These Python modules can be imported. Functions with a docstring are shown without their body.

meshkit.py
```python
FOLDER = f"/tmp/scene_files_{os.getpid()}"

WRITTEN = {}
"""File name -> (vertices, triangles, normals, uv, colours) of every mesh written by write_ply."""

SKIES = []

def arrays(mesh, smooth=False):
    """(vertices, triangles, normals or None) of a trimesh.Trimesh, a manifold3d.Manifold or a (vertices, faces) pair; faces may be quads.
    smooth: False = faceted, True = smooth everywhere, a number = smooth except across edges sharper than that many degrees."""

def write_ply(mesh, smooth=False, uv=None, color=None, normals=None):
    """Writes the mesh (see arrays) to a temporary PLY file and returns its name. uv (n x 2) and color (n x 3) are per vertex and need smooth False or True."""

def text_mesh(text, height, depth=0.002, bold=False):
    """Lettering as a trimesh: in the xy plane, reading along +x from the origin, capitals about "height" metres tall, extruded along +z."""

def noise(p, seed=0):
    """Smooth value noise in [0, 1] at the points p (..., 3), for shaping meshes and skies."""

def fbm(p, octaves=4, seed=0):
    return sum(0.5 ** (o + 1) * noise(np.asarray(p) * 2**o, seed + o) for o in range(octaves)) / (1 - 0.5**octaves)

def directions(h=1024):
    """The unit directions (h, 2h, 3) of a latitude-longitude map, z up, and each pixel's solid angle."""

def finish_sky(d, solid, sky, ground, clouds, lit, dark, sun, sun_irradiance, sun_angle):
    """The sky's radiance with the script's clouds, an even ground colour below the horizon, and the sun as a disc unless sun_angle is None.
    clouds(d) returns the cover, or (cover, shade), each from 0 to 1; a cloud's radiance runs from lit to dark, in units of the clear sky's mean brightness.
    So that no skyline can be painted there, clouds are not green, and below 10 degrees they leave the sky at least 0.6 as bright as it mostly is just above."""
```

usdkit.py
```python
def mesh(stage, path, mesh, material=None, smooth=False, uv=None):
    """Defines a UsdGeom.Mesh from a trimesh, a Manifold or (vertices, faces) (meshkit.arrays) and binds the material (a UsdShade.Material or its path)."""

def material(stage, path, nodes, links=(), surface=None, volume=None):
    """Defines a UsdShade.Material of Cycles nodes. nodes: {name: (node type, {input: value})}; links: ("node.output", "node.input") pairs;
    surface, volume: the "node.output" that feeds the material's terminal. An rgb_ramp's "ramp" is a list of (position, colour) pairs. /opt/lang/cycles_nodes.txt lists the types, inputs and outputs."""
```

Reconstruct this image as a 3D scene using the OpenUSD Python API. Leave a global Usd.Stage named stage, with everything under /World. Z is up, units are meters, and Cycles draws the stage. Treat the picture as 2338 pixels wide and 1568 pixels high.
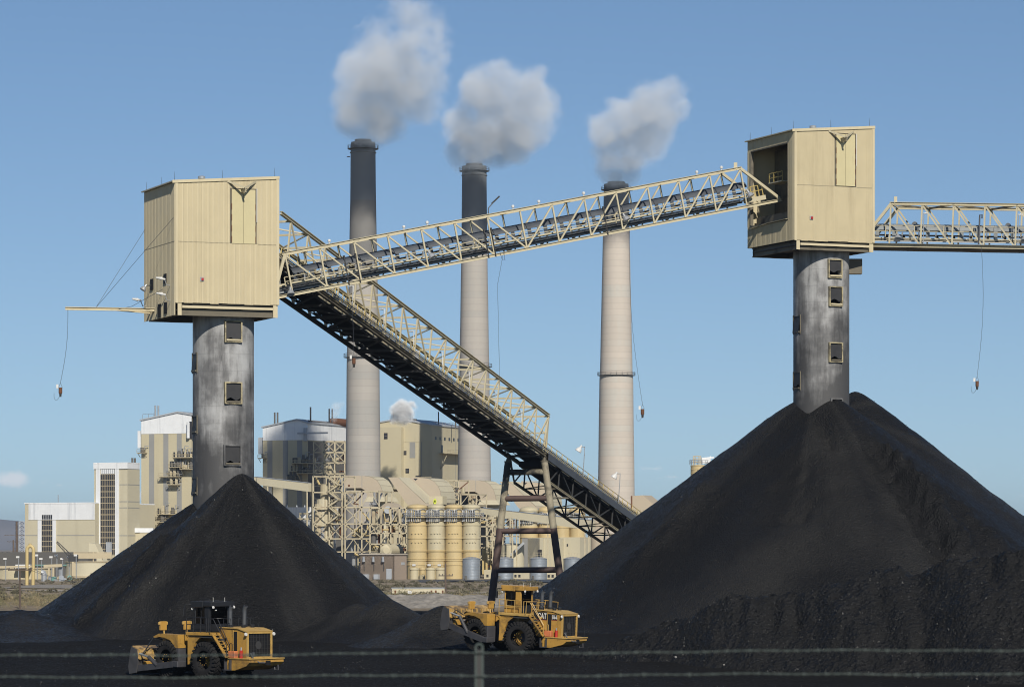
import math, random
import numpy as np
import trimesh, manifold3d, shapely
from shapely.geometry import Polygon
from pxr import Usd, UsdGeom, UsdLux, UsdShade, Gf, Sdf, Vt
import usdkit, meshkit

stage = Usd.Stage.CreateInMemory()
UsdGeom.SetStageUpAxis(stage, 'Z'); UsdGeom.SetStageMetersPerUnit(stage, 1.0)
UsdGeom.Xform.Define(stage, '/World'); UsdGeom.Scope.Define(stage, '/World/Looks')

# ------------------------------------------------------------------ camera, sky, sun, exposure
F, CX, HZ, HC = 7500.0, 1169.0, 1250.0, 9.0        # the photograph measured as 2338 x 1568; level camera, shifted lens
SUN_AZ, SUN_EL = math.radians(13.5), math.radians(34.0)   # sun behind the camera, 13 degrees to its right
cam = UsdGeom.Camera.Define(stage, '/World/camera')
cam.CreateHorizontalApertureAttr(36.0)
cam.CreateVerticalApertureAttr(36.0*686/1024)
cam.CreateFocalLengthAttr(36.0*F/2338)
cam.CreateVerticalApertureOffsetAttr((HZ-784)*36.0/2338)
cam.CreateFStopAttr(5.6); cam.CreateFocusDistanceAttr(330.0)
cam.CreateClippingRangeAttr(Gf.Vec2f(0.1, 60000))
cam.CreateExposureAttr(-0.05)
cx_ = UsdGeom.Xformable(cam)
cx_.AddTranslateOp().Set(Gf.Vec3d(0, 0, HC)); cx_.AddRotateXOp().Set(90.0)

SUN = np.array([math.sin(SUN_AZ)*math.cos(SUN_EL), -math.cos(SUN_AZ)*math.cos(SUN_EL), math.sin(SUN_EL)])
sun = UsdLux.DistantLight.Define(stage, '/World/sun')
sun.CreateIntensityAttr(1.25); sun.CreateAngleAttr(0.5); sun.CreateNormalizeAttr(True)
sun.CreateColorAttr(Gf.Vec3f(1.0, 0.93, 0.82))
z_ = SUN; x_ = np.cross([0, 0, 1], z_); x_ /= np.linalg.norm(x_); y_ = np.cross(z_, x_)
sun.AddTransformOp().Set(Gf.Matrix4d(*[*x_, 0, *y_, 0, *z_, 0, 0, 0, 0, 1]))

dome = UsdLux.DomeLight.Define(stage, '/World/sky')
dome.GetPrim().SetCustomDataByKey('kind', 'structure')
cdir = np.array([(25-CX)/F, 1.0, (HZ-1094)/F]); cdir /= np.linalg.norm(cdir)
cdir2 = np.array([(330-CX)/F, 1.0, (HZ-1130)/F]); cdir2 /= np.linalg.norm(cdir2)
skymat = usdkit.material(stage, '/World/Looks/sky', {
    'tc': ('texture_coordinate', {}),
    'sky': ('sky_texture', {'sky_type': 'single_scattering', 'sun_disc': False, 'sun_elevation': SUN_EL, 'sun_rotation': math.atan2(SUN[0], SUN[1]),
                            'altitude': 1700.0, 'air_density': 0.85, 'aerosol_density': 0.12, 'ozone_density': 2.0}),
    'lift': ('vector_math', {'math_type': 'multiply_add', 'vector2': (1.0, 1.0, 0.85), 'vector3': (0.0, 0.0, 0.034)}), 'lift2': ('vector_math', {'math_type': 'normalize'}),
    'map': ('mapping', {'scale': (60.0, 60.0, 190.0)}),
    'n': ('noise_texture', {'scale': 1.6, 'detail': 6.0, 'roughness': 0.6}),
    'xyz': ('separate_xyz', {}),
    'e1': ('map_range', {'range_type': 'smoothstep', 'from_min': 0.012, 'from_max': 0.021, 'to_min': 0.0, 'to_max': 1.0, 'clamp': True}),
    'e2': ('map_range', {'range_type': 'smoothstep', 'from_min': 0.020, 'from_max': 0.030, 'to_min': 1.0, 'to_max': 0.0, 'clamp': True}),
    'm': ('math', {'math_type': 'multiply'}),
    'th': ('map_range', {'range_type': 'smoothstep', 'from_min': 0.60, 'from_max': 0.74, 'to_min': 0.0, 'to_max': 0.55, 'clamp': True}),
    'm2': ('math', {'math_type': 'multiply'}),
    'cn': ('noise_texture', {'scale': 260.0, 'detail': 5.0, 'roughness': 0.6}),
    'sm': ('vector_math', {'math_type': 'multiply', 'vector2': (1.0, 1.0, 2.3)}),
    'dot': ('vector_math', {'math_type': 'distance', 'vector2': (float(cdir[0]), float(cdir[1]), float(cdir[2]*2.3))}),
    'dot2': ('vector_math', {'math_type': 'distance', 'vector2': (float(cdir2[0]), float(cdir2[1]), float(cdir2[2]*2.3))}),
    'mn': ('math', {'math_type': 'minimum'}),
    'dd': ('math', {'math_type': 'multiply_add', 'value2': 0.006, 'value3': -0.003}),
    'ds': ('math', {'math_type': 'add'}),
    'puff': ('map_range', {'range_type': 'smoothstep', 'from_min': 0.0022, 'from_max': 0.0075, 'to_min': 0.75, 'to_max': 0.0, 'clamp': True}),
    'd2o': ('math', {'math_type': 'add', 'value2': 0.0028}),
    'mx': ('math', {'math_type': 'maximum'}),
    'hsv': ('hsv', {'hue': 0.5, 'saturation': 1.08, 'value': 1.0, 'fac': 1.0}),
    'mixc': ('mix', {'color2': (11.0, 11.4, 12.0)}),
    'bg': ('background_shader', {'strength': 0.08}),
}, [('tc.generated', 'map.vector'), ('map.vector', 'n.vector'), ('tc.generated', 'xyz.vector'), ('xyz.z', 'e1.value'), ('xyz.z', 'e2.value'),
    ('e1.result', 'm.value1'), ('e2.result', 'm.value2'), ('n.fac', 'th.value'), ('th.result', 'm2.value1'), ('m.value', 'm2.value2'),
    ('tc.generated', 'sm.vector1'), ('sm.vector', 'dot.vector1'), ('sm.vector', 'dot2.vector1'), ('tc.generated', 'cn.vector'), ('cn.fac', 'dd.value1'), ('dot2.value', 'd2o.value1'), ('dot.value', 'mn.value1'), ('d2o.value', 'mn.value2'), ('mn.value', 'ds.value1'), ('dd.value', 'ds.value2'), ('ds.value', 'puff.value'), ('puff.result', 'mx.value1'), ('m2.value', 'mx.value2'), ('mx.value', 'mixc.fac'),
    ('tc.generated', 'lift.vector1'), ('lift.vector', 'lift2.vector1'), ('lift2.vector', 'sky.vector'), ('sky.color', 'hsv.color'), ('hsv.color', 'mixc.color1'), ('mixc.color', 'bg.color')], surface='bg.background')
UsdShade.MaterialBindingAPI.Apply(dome.GetPrim()).Bind(skymat)

# ------------------------------------------------------------------ helpers
def P(u, v, D):
    """the point at depth D that stands at (u, v) of the measured photograph"""
    return np.array([(u-CX)/F*D, D, HC+(HZ-v)/F*D])
def XU(u, D): return (u-CX)/F*D
def ZV(v, D): return HC+(HZ-v)/F*D
def uz(v):
    v = np.asarray(v, float); return v/np.linalg.norm(v)
def hit(u, v, p0, n):
    """where the line of sight (u, v) meets the plane through p0 with normal n"""
    o = np.array([0, 0, HC]); d = P(u, v, 1.0)-o
    return o + d*(np.dot(np.asarray(p0)-o, n)/np.dot(d, n))

def cat(ms):
    vs, fs, n = [], [], 0
    for v, f in ms:
        vs.append(v); fs.append(f+n); n += len(v)
    return np.vstack(vs), np.vstack(fs)
QF = np.array([[0,1,2],[0,2,3]])
BOXF = np.array([[0,2,1],[0,3,2],[4,5,6],[4,6,7],[0,1,5],[0,5,4],[1,2,6],[1,6,5],[2,3,7],[2,7,6],[3,0,4],[3,4,7]])
BOXV = np.array([[-1,-1,-1],[1,-1,-1],[1,1,-1],[-1,1,-1],[-1,-1,1],[1,-1,1],[1,1,1],[-1,1,1]], float)*.5
def box(c, s, R=None):
    v = BOXV*np.asarray(s, float)
    if R is not None: v = v@np.asarray(R).T
    return v+np.asarray(c, float), BOXF.copy()
def bx(lo, hi):
    lo, hi = np.asarray(lo, float), np.asarray(hi, float); return box((lo+hi)/2, hi-lo)
def cbox(lo, hi, b=.04):
    """a box with chamfered edges"""
    lo, hi = np.asarray(lo, float), np.asarray(hi, float); b = min(b, (hi-lo).min()*.45)
    pts = []
    for i in range(8):
        s = np.array([i&1, (i>>1)&1, (i>>2)&1]); c = np.where(s, hi, lo); d = np.where(s, -b, b)
        for k in range(3):
            p = c+d; p[k] = c[k]; pts.append(p)
    h = trimesh.convex.convex_hull(np.array(pts)); return np.array(h.vertices), np.array(h.faces)
def rotz(a):
    c, s = math.cos(a), math.sin(a); return np.array([[c,-s,0],[s,c,0],[0,0,1.]])
def frame(p, q, up=(0,0,1)):
    x = uz(np.asarray(q, float)-p); y = np.cross(up, x)
    if np.linalg.norm(y) < 1e-6: y = np.cross((0,1,0), x)
    y = uz(y); return np.stack([x, y, np.cross(x, y)], 1)
def beam(p, q, w, h, up=(0,0,1)):
    p, q = np.asarray(p, float), np.asarray(q, float)
    return box((p+q)/2, (np.linalg.norm(q-p), w, h), frame(p, q, up))
def ibeam(p, q, w, h, t=.03, up=(0,0,1)):
    p, q = np.asarray(p, float), np.asarray(q, float); R = frame(p, q, up); L = np.linalg.norm(q-p); c = (p+q)/2
    return cat([box(c+R[:,2]*(h/2-t/2), (L, w, t), R), box(c-R[:,2]*(h/2-t/2), (L, w, t), R), box(c, (L, t*.8, h-2*t), R)])
def tube(p, q, r0, r1=None, n=10, cap=True):
    p, q = np.asarray(p, float), np.asarray(q, float); r1 = r0 if r1 is None else r1
    R = frame(p, q); a = np.arange(n)*2*np.pi/n
    ring = np.cos(a)[:,None]*R[:,1]+np.sin(a)[:,None]*R[:,2]
    v = np.vstack([p+ring*r0, q+ring*r1]); i = np.arange(n); j = (i+1)%n
    f = np.vstack([np.stack([i,j,j+n],1), np.stack([i,j+n,i+n],1)])
    if cap:
        f = np.vstack([f, np.stack([np.zeros(n-2,int), i[2:], i[1:-1]],1), np.stack([np.full(n-2,n), i[1:-1]+n, i[2:]+n],1)])
    return v, f
def pipe(pts, r, n=8):
    pts = np.asarray(pts, float); t = np.gradient(pts, axis=0); t /= np.linalg.norm(t, axis=1, keepdims=True)+1e-12
    ref = np.array([0,0,1.]) if np.abs(t[:,2]).max() < .95 else np.array([0.31,.95,0.05])
    a = np.cross(t, ref); a /= np.linalg.norm(a, axis=1, keepdims=True)+1e-12; b = np.cross(t, a)
    g = np.arange(n)*2*np.pi/n; r = np.broadcast_to(r, (len(pts),))
    v = pts[:,None]+r[:,None,None]*(np.cos(g)[None,:,None]*a[:,None]+np.sin(g)[None,:,None]*b[:,None])
    m = len(pts); i, j = np.meshgrid(np.arange(m-1), np.arange(n), indexing='ij')
    q = np.stack([i*n+j, i*n+(j+1)%n, (i+1)*n+(j+1)%n, (i+1)*n+j], -1).reshape(-1,4)
    f = np.vstack([q[:,[0,1,2]], q[:,[0,2,3]]]); k = np.arange(n)
    f = np.vstack([f, np.stack([np.zeros(n-2,int),k[1:-1],k[2:]],1), np.stack([np.full(n-2,(m-1)*n),k[2:]+(m-1)*n,k[1:-1]+(m-1)*n],1)])
    return v.reshape(-1,3), f
def lathe(prof, n=24, c=(0,0,0), R=None, close=True):
    """prof: (r, z) pairs from bottom to top"""
    pr = np.asarray(prof, float); a = np.arange(n)*2*np.pi/n; m = len(pr)
    v = np.stack([pr[:,0][:,None]*np.cos(a), pr[:,0][:,None]*np.sin(a), np.broadcast_to(pr[:,1][:,None], (m,n))], -1).reshape(-1,3)
    i, j = np.meshgrid(np.arange(m-1), np.arange(n), indexing='ij')
    q = np.stack([i*n+j, i*n+(j+1)%n, (i+1)*n+(j+1)%n, (i+1)*n+j], -1).reshape(-1,4)
    f = [q[:,[0,1,2]], q[:,[0,2,3]]]; k = np.arange(n)
    if close:
        f += [np.stack([np.zeros(n-2,int),k[2:],k[1:-1]],1), np.stack([np.full(n-2,(m-1)*n),k[1:-1]+(m-1)*n,k[2:]+(m-1)*n],1)]
    if R is not None: v = v@np.asarray(R).T
    return v+np.asarray(c, float), np.vstack(f)
def prism(poly, o, ax, ay, dv):
    """the polygon (x, y) laid on o + x ax + y ay and pulled along the vector dv"""
    pg = Polygon(poly) if not isinstance(poly, Polygon) else poly
    v2, f2 = trimesh.creation.triangulate_polygon(pg, engine='earcut'); v2 = np.asarray(v2); f2 = np.asarray(f2)
    ax, ay, dv, o = (np.asarray(x, float) for x in (ax, ay, dv, o))
    b = o+v2[:,:1]*ax+v2[:,1:2]*ay; n = len(b); e = [f2[:,::-1], f2+n]
    ed = np.sort(f2[:,[0,1,1,2,2,0]].reshape(-1,2), 1); un, cnt = np.unique(ed, axis=0, return_counts=True)
    dirs = {tuple(x): 1 for x in f2[:,[0,1,1,2,2,0]].reshape(-1,2)}
    for x, y in un[cnt == 1]:
        if (x, y) not in dirs: x, y = y, x
        e.append(np.array([[x,y,y+n],[x,y+n,x+n]]))
    f = np.vstack(e); v = np.vstack([b, b+dv])
    if np.dot(np.cross(ax, ay), dv) < 0: f = f[:,::-1]
    return v, f
def quad(a, b, c, d): return np.array([a,b,c,d], float), QF.copy()
def corr(o, ax, ay, W, zlo, zhi, nr, dep, n):
    """corrugated sheet: nr ribs across W along ax, from zlo to zhi (a number or (left, right)) along ay, ribs proud by dep along n"""
    s, d = [], []
    for k in range(nr):
        for t, h in ((0.,0.),(.30,0.),(.42,1.),(.88,1.)): s.append((k+t)/nr); d.append(h)
    s.append(1.); d.append(0.); s = np.array(s); d = np.array(d)
    lo = np.interp(s, [0,1], np.broadcast_to(zlo, 2)); hi = np.interp(s, [0,1], np.broadcast_to(zhi, 2))
    o, ax, ay, n = (np.asarray(x, float) for x in (o, ax, ay, n))
    base = o+(s*W)[:,None]*ax+(d*dep)[:,None]*n
    v = np.vstack([base+lo[:,None]*ay, base+hi[:,None]*ay]); m = len(s); i = np.arange(m-1)
    return v, np.vstack([np.stack([i,i+1,i+1+m],1), np.stack([i,i+1+m,i+m],1)])
def from_tm(m): return np.array(m.vertices), np.array(m.faces)
def smoothstep(a, b, x):
    t = np.clip((np.asarray(x, float)-a)/(b-a), 0, 1); return t*t*(3-2*t)

# ------------------------------------------------------------------ things and parts
used = {}
def fresh(parent, name):
    k = used.get((parent, name), 0); used[(parent, name)] = k+1
    return f'{parent}/{name}' if k == 0 else f'{parent}/{name}_{k:03d}'
def data(prim, label=None, cat=None, group=None, kind=None):
    for k, v in (('label', label), ('category', cat), ('group', group), ('kind', kind)):
        if v: prim.SetCustomDataByKey(k, v)
class Thing:
    """one thing: an Xform at its base; its parts are given in world coordinates (or its own, when own=True)"""
    def __init__(s, name, label, cat, base=(0,0,0), rz=0.0, group=None, own=False, kind=None):
        s.path = fresh('/World', name); s.base = np.asarray(base, float); s.own = own; s.R = rotz(rz)
        x = UsdGeom.Xform.Define(stage, s.path); x.AddTranslateOp().Set(Gf.Vec3d(*map(float, s.base)))
        if rz: x.AddRotateZOp().Set(math.degrees(rz))
        s.prim = x.GetPrim(); data(s.prim, label, cat, group, kind)
    def part(s, name, m, mat, parent=None, label=None, smooth=False, kind=None, own=None):
        if isinstance(m, list): m = cat(m)
        v, f = m
        if not (s.own if own is None else own): v = (np.asarray(v)-s.base)@s.R
        pp = fresh(parent or s.path, name)
        o = usdkit.mesh(stage, pp, (v, f), mat, smooth)
        data(o.GetPrim(), label, kind=kind)
        return pp
def pieces(t, name, ms, mat, **k):
    return [t.part(name, m, mat, **k) for m in ms]
def solo(name, m, mat, label=None, cat_=None, kind=None, group=None, smooth=False):
    if isinstance(m, list): m = cat(m)
    v, f = np.asarray(m[0], float), m[1]; c = np.array([*((v.min(0)+v.max(0))/2)[:2], v[:,2].min()]) if kind != 'structure' else np.zeros(3)
    pp = fresh('/World', name); o = usdkit.mesh(stage, pp, (v-c, f), mat, smooth)
    if kind != 'structure': UsdGeom.Xformable(o).AddTranslateOp().Set(Gf.Vec3d(*map(float, c)))
    data(o.GetPrim(), label, cat_, group, kind); return pp
def copy_of(src, name, label, loc, rz=0., sc=1., was=None):
    pp = fresh('/World', name); x = UsdGeom.Xform.Define(stage, pp)
    p = x.GetPrim(); p.GetReferences().AddInternalReference(src.path); p.SetInstanceable(True)
    x.ClearXformOpOrder(); x.AddTranslateOp(opSuffix='place').Set(Gf.Vec3d(*map(float, loc)))
    if rz: x.AddRotateZOp(opSuffix='place').Set(math.degrees(rz))
    if sc != 1.: x.AddScaleOp(opSuffix='place').Set(Gf.Vec3f(sc, sc, sc))
    p.SetCustomDataByKey('label', label); return pp

# ------------------------------------------------------------------ materials
KA = .82     # base colours were first matched under a weaker sun
def mat(name, col, rough=.6, var=.14, scale=.8, spec=.4, metal=0., bump=0., bscale=6., stretch=(1,1,1), dirt=None, damt=.5, dscale=.25, dlo=.5, dhi=.72, dstretch=(1,1,1), rvar=.1, **pb):
    col = np.asarray(col, float)*KA
    if dirt is not None: dirt = tuple(np.asarray(dirt)*KA)
    N = {'g': ('geometry', {}), 'mp': ('mapping', {'scale': stretch}),
         'n': ('noise_texture', {'scale': scale, 'detail': 5.0, 'roughness': .62}),
         'r': ('rgb_ramp', {'ramp': [(.25, col*(1-var)), (.5, col), (.78, np.minimum(col*(1+var), .95))]}),
         'rr': ('map_range', {'from_min': .3, 'from_max': .7, 'to_min': max(rough-rvar, .05), 'to_max': min(rough+rvar, 1.)}),
         'p': ('principled_bsdf', {'metallic': metal, 'specular_ior_level': spec, **pb})}
    L = [('g.position', 'mp.vector'), ('mp.vector', 'n.vector'), ('n.fac', 'r.fac'), ('n.fac', 'rr.value'), ('rr.result', 'p.roughness')]
    out = 'r.color'
    if dirt is not None:
        N['dm'] = ('mapping', {'scale': dstretch}); N['dn'] = ('noise_texture', {'scale': dscale, 'detail': 7.0, 'roughness': .68})
        N['dr'] = ('map_range', {'range_type': 'smoothstep', 'from_min': dlo, 'from_max': dhi, 'to_min': 0., 'to_max': damt, 'clamp': True})
        N['dx'] = ('mix', {'color2': dirt})
        L += [('g.position', 'dm.vector'), ('dm.vector', 'dn.vector'), ('dn.fac', 'dr.value'), ('dr.result', 'dx.fac'), (out, 'dx.color1')]; out = 'dx.color'
    if bump:
        N['bn'] = ('noise_texture', {'scale': bscale, 'detail': 4.0, 'roughness': .6}); N['b'] = ('bump', {'strength': bump, 'distance': .1})
        L += [('g.position', 'bn.vector'), ('bn.fac', 'b.height'), ('b.normal', 'p.normal')]
    L.append((out, 'p.base_color'))
    return usdkit.material(stage, f'/World/Looks/{name}', N, L, surface='p.BSDF')

M = {}
M['cream'] = mat('cream', (.625,.545,.36), .55, .05, .35, dirt=(.30,.24,.15), damt=.34, dscale=.9, dstretch=(1,1,.10), dlo=.48, dhi=.8)
M['cream_door'] = mat('cream_door', (.61,.54,.315), .5, .06, .5, dirt=(.22,.13,.06), damt=.35, dscale=1.2, dstretch=(1.5,1.5,.2), dlo=.58, dhi=.8)
M['steel_cream'] = mat('steel_cream', (.58,.52,.36), .5, .08, .5, dirt=(.10,.09,.08), damt=.45, dscale=.5, dlo=.5, dhi=.75)
M['steel_dark'] = mat('steel_dark', (.045,.045,.045), .55, .2, .6)
M['girder'] = mat('girder', (.16,.14,.10), .6, .2, .5, dirt=(.02,.02,.02), damt=.8, dscale=.5)
M['black'] = mat('black', (.012,.012,.013), .8, .1)
M['rubber'] = mat('rubber', (.028,.028,.030), .55, .15, 1.2)
M['rust'] = mat('rust', (.16,.07,.035), .8, .3, 2.)
M['galv'] = mat('galv', (.42,.44,.46), .42, .08, .6, metal=.35, rvar=.12)
M['white_lamp'] = mat('white_lamp', (.72,.72,.70), .4, .03)
M['hood'] = mat('hood', (.30,.325,.335), .5, .10, .7, dirt=(.05,.05,.055), damt=.55, dscale=.35, dlo=.46, dhi=.7)
M['hood_dark'] = mat('hood_dark', (.075,.085,.10), .5, .2, .7, dirt=(.02,.02,.02), damt=.5, dscale=.4)
M['cable'] = mat('cable', (.07,.08,.10), .6, .05)
M['rail_yellow'] = mat('rail_yellow', (.55,.42,.14), .5, .1, .8)
M['orange'] = mat('orange', (.60,.13,.035), .5, .1, 1.)
M['red'] = mat('red', (.45,.03,.02), .45, .1, 1.)
M['white'] = mat('white', (.74,.74,.71), .5, .04)
# ------------------------------------------------------------------ terrain
rng = np.random.default_rng(7)
def ground_z(x, y):
    x, y = np.asarray(x, float), np.asarray(y, float)
    z = np.interp(y, [0, 26, 95, 150, 200, 245, 282, 460, 1e6], [7.3, 7.3, -1.9, -1.9, -1.75, -.83, 0, 0, 0])
    far = smoothstep(455, 520, y)*(1-smoothstep(860, 930, y))
    p = np.stack([x/26, y/26, 0*x], -1)
    return z + far*(meshkit.fbm(p, 4, 3)-.5)*1.5
def under_z(x, y): return ground_z(x, y)-.5*smoothstep(150, 156, y)*(1-smoothstep(458, 466, y))
def grid(xs, ys, zf):
    X, Y = np.meshgrid(xs, ys); v = np.stack([X, Y, zf(X, Y)], -1).reshape(-1, 3)
    n = len(xs); i, j = np.meshgrid(np.arange(len(ys)-1), np.arange(n-1), indexing='ij')
    a = (i*n+j).ravel(); return v, np.vstack([np.stack([a,a+1,a+n+1],1), np.stack([a,a+n+1,a+n],1)])
soil_nodes = {'g': ('geometry', {}), 'n1': ('noise_texture', {'scale': .05, 'detail': 8., 'roughness': .65}), 'n2': ('noise_texture', {'scale': .9, 'detail': 5., 'roughness': .7}),
  'sx': ('separate_xyz', {}), 'r1': ('rgb_ramp', {'ramp': [(.3, (.165,.135,.105)), (.45, (.25,.21,.16)), (.6, (.315,.27,.215)), (.75, (.23,.195,.15))]}),
  'r2': ('rgb_ramp', {'ramp': [(.35, (.55,.55,.5)), (.62, (1.1,1.08,1.05))]}), 'mx': ('mix', {'mix_type': 'multiply', 'fac': 1.}),
  'p': ('principled_bsdf', {'roughness': .95, 'specular_ior_level': .1}), 'b': ('bump', {'strength': .8, 'distance': .3})}
M['soil'] = usdkit.material(stage, '/World/Looks/soil', soil_nodes, [('g.position','n1.vector'),('g.position','n2.vector'),('n1.fac','r1.fac'),('n2.fac','r2.fac'),
  ('r1.color','mx.color1'),('r2.color','mx.color2'),('mx.color','p.base_color'),('n2.fac','b.height'),('b.normal','p.normal')], surface='p.BSDF')
ys = np.concatenate([np.linspace(5,150,40), np.linspace(155,450,30), np.linspace(455,940,170), np.geomspace(950, 21000, 44)])
xs = np.concatenate([-np.geomspace(260, 12000, 26)[::-1], np.linspace(-240,240,130), np.geomspace(260,12000,26)])
solo('ground', grid(xs, ys, under_z), M['soil'], 'tan desert ground with sparse scrub', kind='structure', smooth=True)

def coalmat(name, col, dusty, amt, sc, spec=.5, rough=.45, apex=None):
    N = {'g': ('geometry', {}), 'n1': ('noise_texture', {'scale': .07, 'detail': 6., 'roughness': .6}), 'n2': ('noise_texture', {'scale': 2.2, 'detail': 6., 'roughness': .75}),
      'm': ('mapping', {'scale': (.22,.22,.035)}), 'n3': ('noise_texture', {'scale': 1.0, 'detail': 5., 'roughness': .6}),
      'ad': ('math', {'math_type': 'multiply_add', 'value2': .55}), 's1': ('math', {'math_type': 'multiply', 'value2': .55}),
      'r': ('rgb_ramp', {'ramp': [(.36, np.array(col)), (.50, np.array(col)*1.25), (.60, np.array(dusty)), (.74, np.array(dusty)*1.1)]}),
      'v': ('voronoi_texture', {'scale': sc, 'feature': 'f1', 'randomness': 1.}), 'r2': ('rgb_ramp', {'ramp': [(.25, (.62,.62,.62)), (.7, (1.25,1.25,1.25))]}),
      'mx': ('mix', {'mix_type': 'multiply', 'fac': amt}), 'rr': ('map_range', {'from_min': 0., 'from_max': 1., 'to_min': rough-.18, 'to_max': rough+.4}),
      'sv': ('separate_color', {}), 'b': ('bump', {'strength': .9, 'distance': .14}), 'b2': ('bump', {'strength': .55, 'distance': .6}),
      'p': ('principled_bsdf', {'specular_ior_level': spec})}
    run = [('g.position','m.vector'),('m.vector','n3.vector')]
    if apex is not None:      # bands of finer and coarser coal that ran down from the tip of the heap
        N['rel'] = ('vector_math', {'math_type': 'subtract', 'vector2': (float(apex[0]), float(apex[1]), 0.)}); N['rs'] = ('separate_xyz', {}); N['at'] = ('math', {'math_type': 'arctan2'})
        N['ak'] = ('math', {'math_type': 'multiply', 'value2': 2.6}); N['len'] = ('vector_math', {'math_type': 'length'}); N['lk'] = ('math', {'math_type': 'multiply', 'value2': .045}); N['cc'] = ('combine_xyz', {'z': float(apex[0])})
        run = [('g.position','rel.vector1'),('rel.vector','rs.vector'),('rs.y','at.value1'),('rs.x','at.value2'),('at.value','ak.value1'),('rel.vector','len.vector1'),('len.value','lk.value1'),('ak.value','cc.x'),('lk.value','cc.y'),('cc.vector','n3.vector')]
        N['n3'] = ('noise_texture', {'scale': 1.0, 'detail': 4., 'roughness': .5, 'distortion': .5}); N['ad'] = ('math', {'math_type': 'multiply_add', 'value2': .75}); N['s1'] = ('math', {'math_type': 'multiply', 'value2': .3})
    return usdkit.material(stage, f'/World/Looks/{name}', N, run+[('g.position','n1.vector'),('g.position','n2.vector'),
      ('n1.fac','s1.value1'),('n3.fac','ad.value1'),('s1.value','ad.value3'),('ad.value','r.fac'),('g.position','v.vector'),('v.color','sv.color'),('n2.fac','r2.fac'),('r.color','mx.color1'),('r2.color','mx.color2'),
      ('mx.color','p.base_color'),('sv.r','rr.value'),('rr.result','p.roughness'),('n2.fac','b2.height'),('v.distance','b.height'),('b2.normal','b.normal'),('b.normal','p.normal')], surface='p.BSDF')
M['coal'] = coalmat('coal', (.0075,.0076,.0079), (.0205,.0200,.0190), .7, 5., spec=.2)
coalA = ((.0064,.0065,.0069), (.0185,.0182,.0175))
M['coal_coarse'] = coalmat('coal_coarse', (.0062,.0064,.0069), (.0096,.0097,.0100), .9, 3., rough=.55, spec=.25)
M['coal_yard'] = coalmat('coal_yard', (.010,.010,.0102), (.0145,.0142,.014), .7, 6., rough=.75, spec=.08)
M['coal_lump'] = mat('coal_lump', (.019,.0195,.0205), .42, .6, 3., spec=.5, rvar=.15)

def yard_z(x, y):
    p = np.stack([np.asarray(x)/6., np.asarray(y)/9., 0*np.asarray(x)], -1)
    return ground_z(x, y)+.06+((meshkit.fbm(p, 4, 11)-.5)*.35+(meshkit.fbm(np.stack([np.asarray(x)/22., np.asarray(y)/1.1, 0*np.asarray(x)], -1), 3, 12)-.5)*.32)*smoothstep(190, 230, y)*(1-smoothstep(320, 360, y))
solo('coal_yard', grid(np.linspace(-90,100,160), np.concatenate([np.linspace(150,205,12), np.linspace(207,440,150), np.linspace(443,478,14)]),
     lambda x, y: yard_z(x, y)-.35*smoothstep(462, 476, y+4*np.sin(x/9))), M['coal_yard'], 'black coal dust ground of the stockyard', kind='structure', smooth=True)

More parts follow.
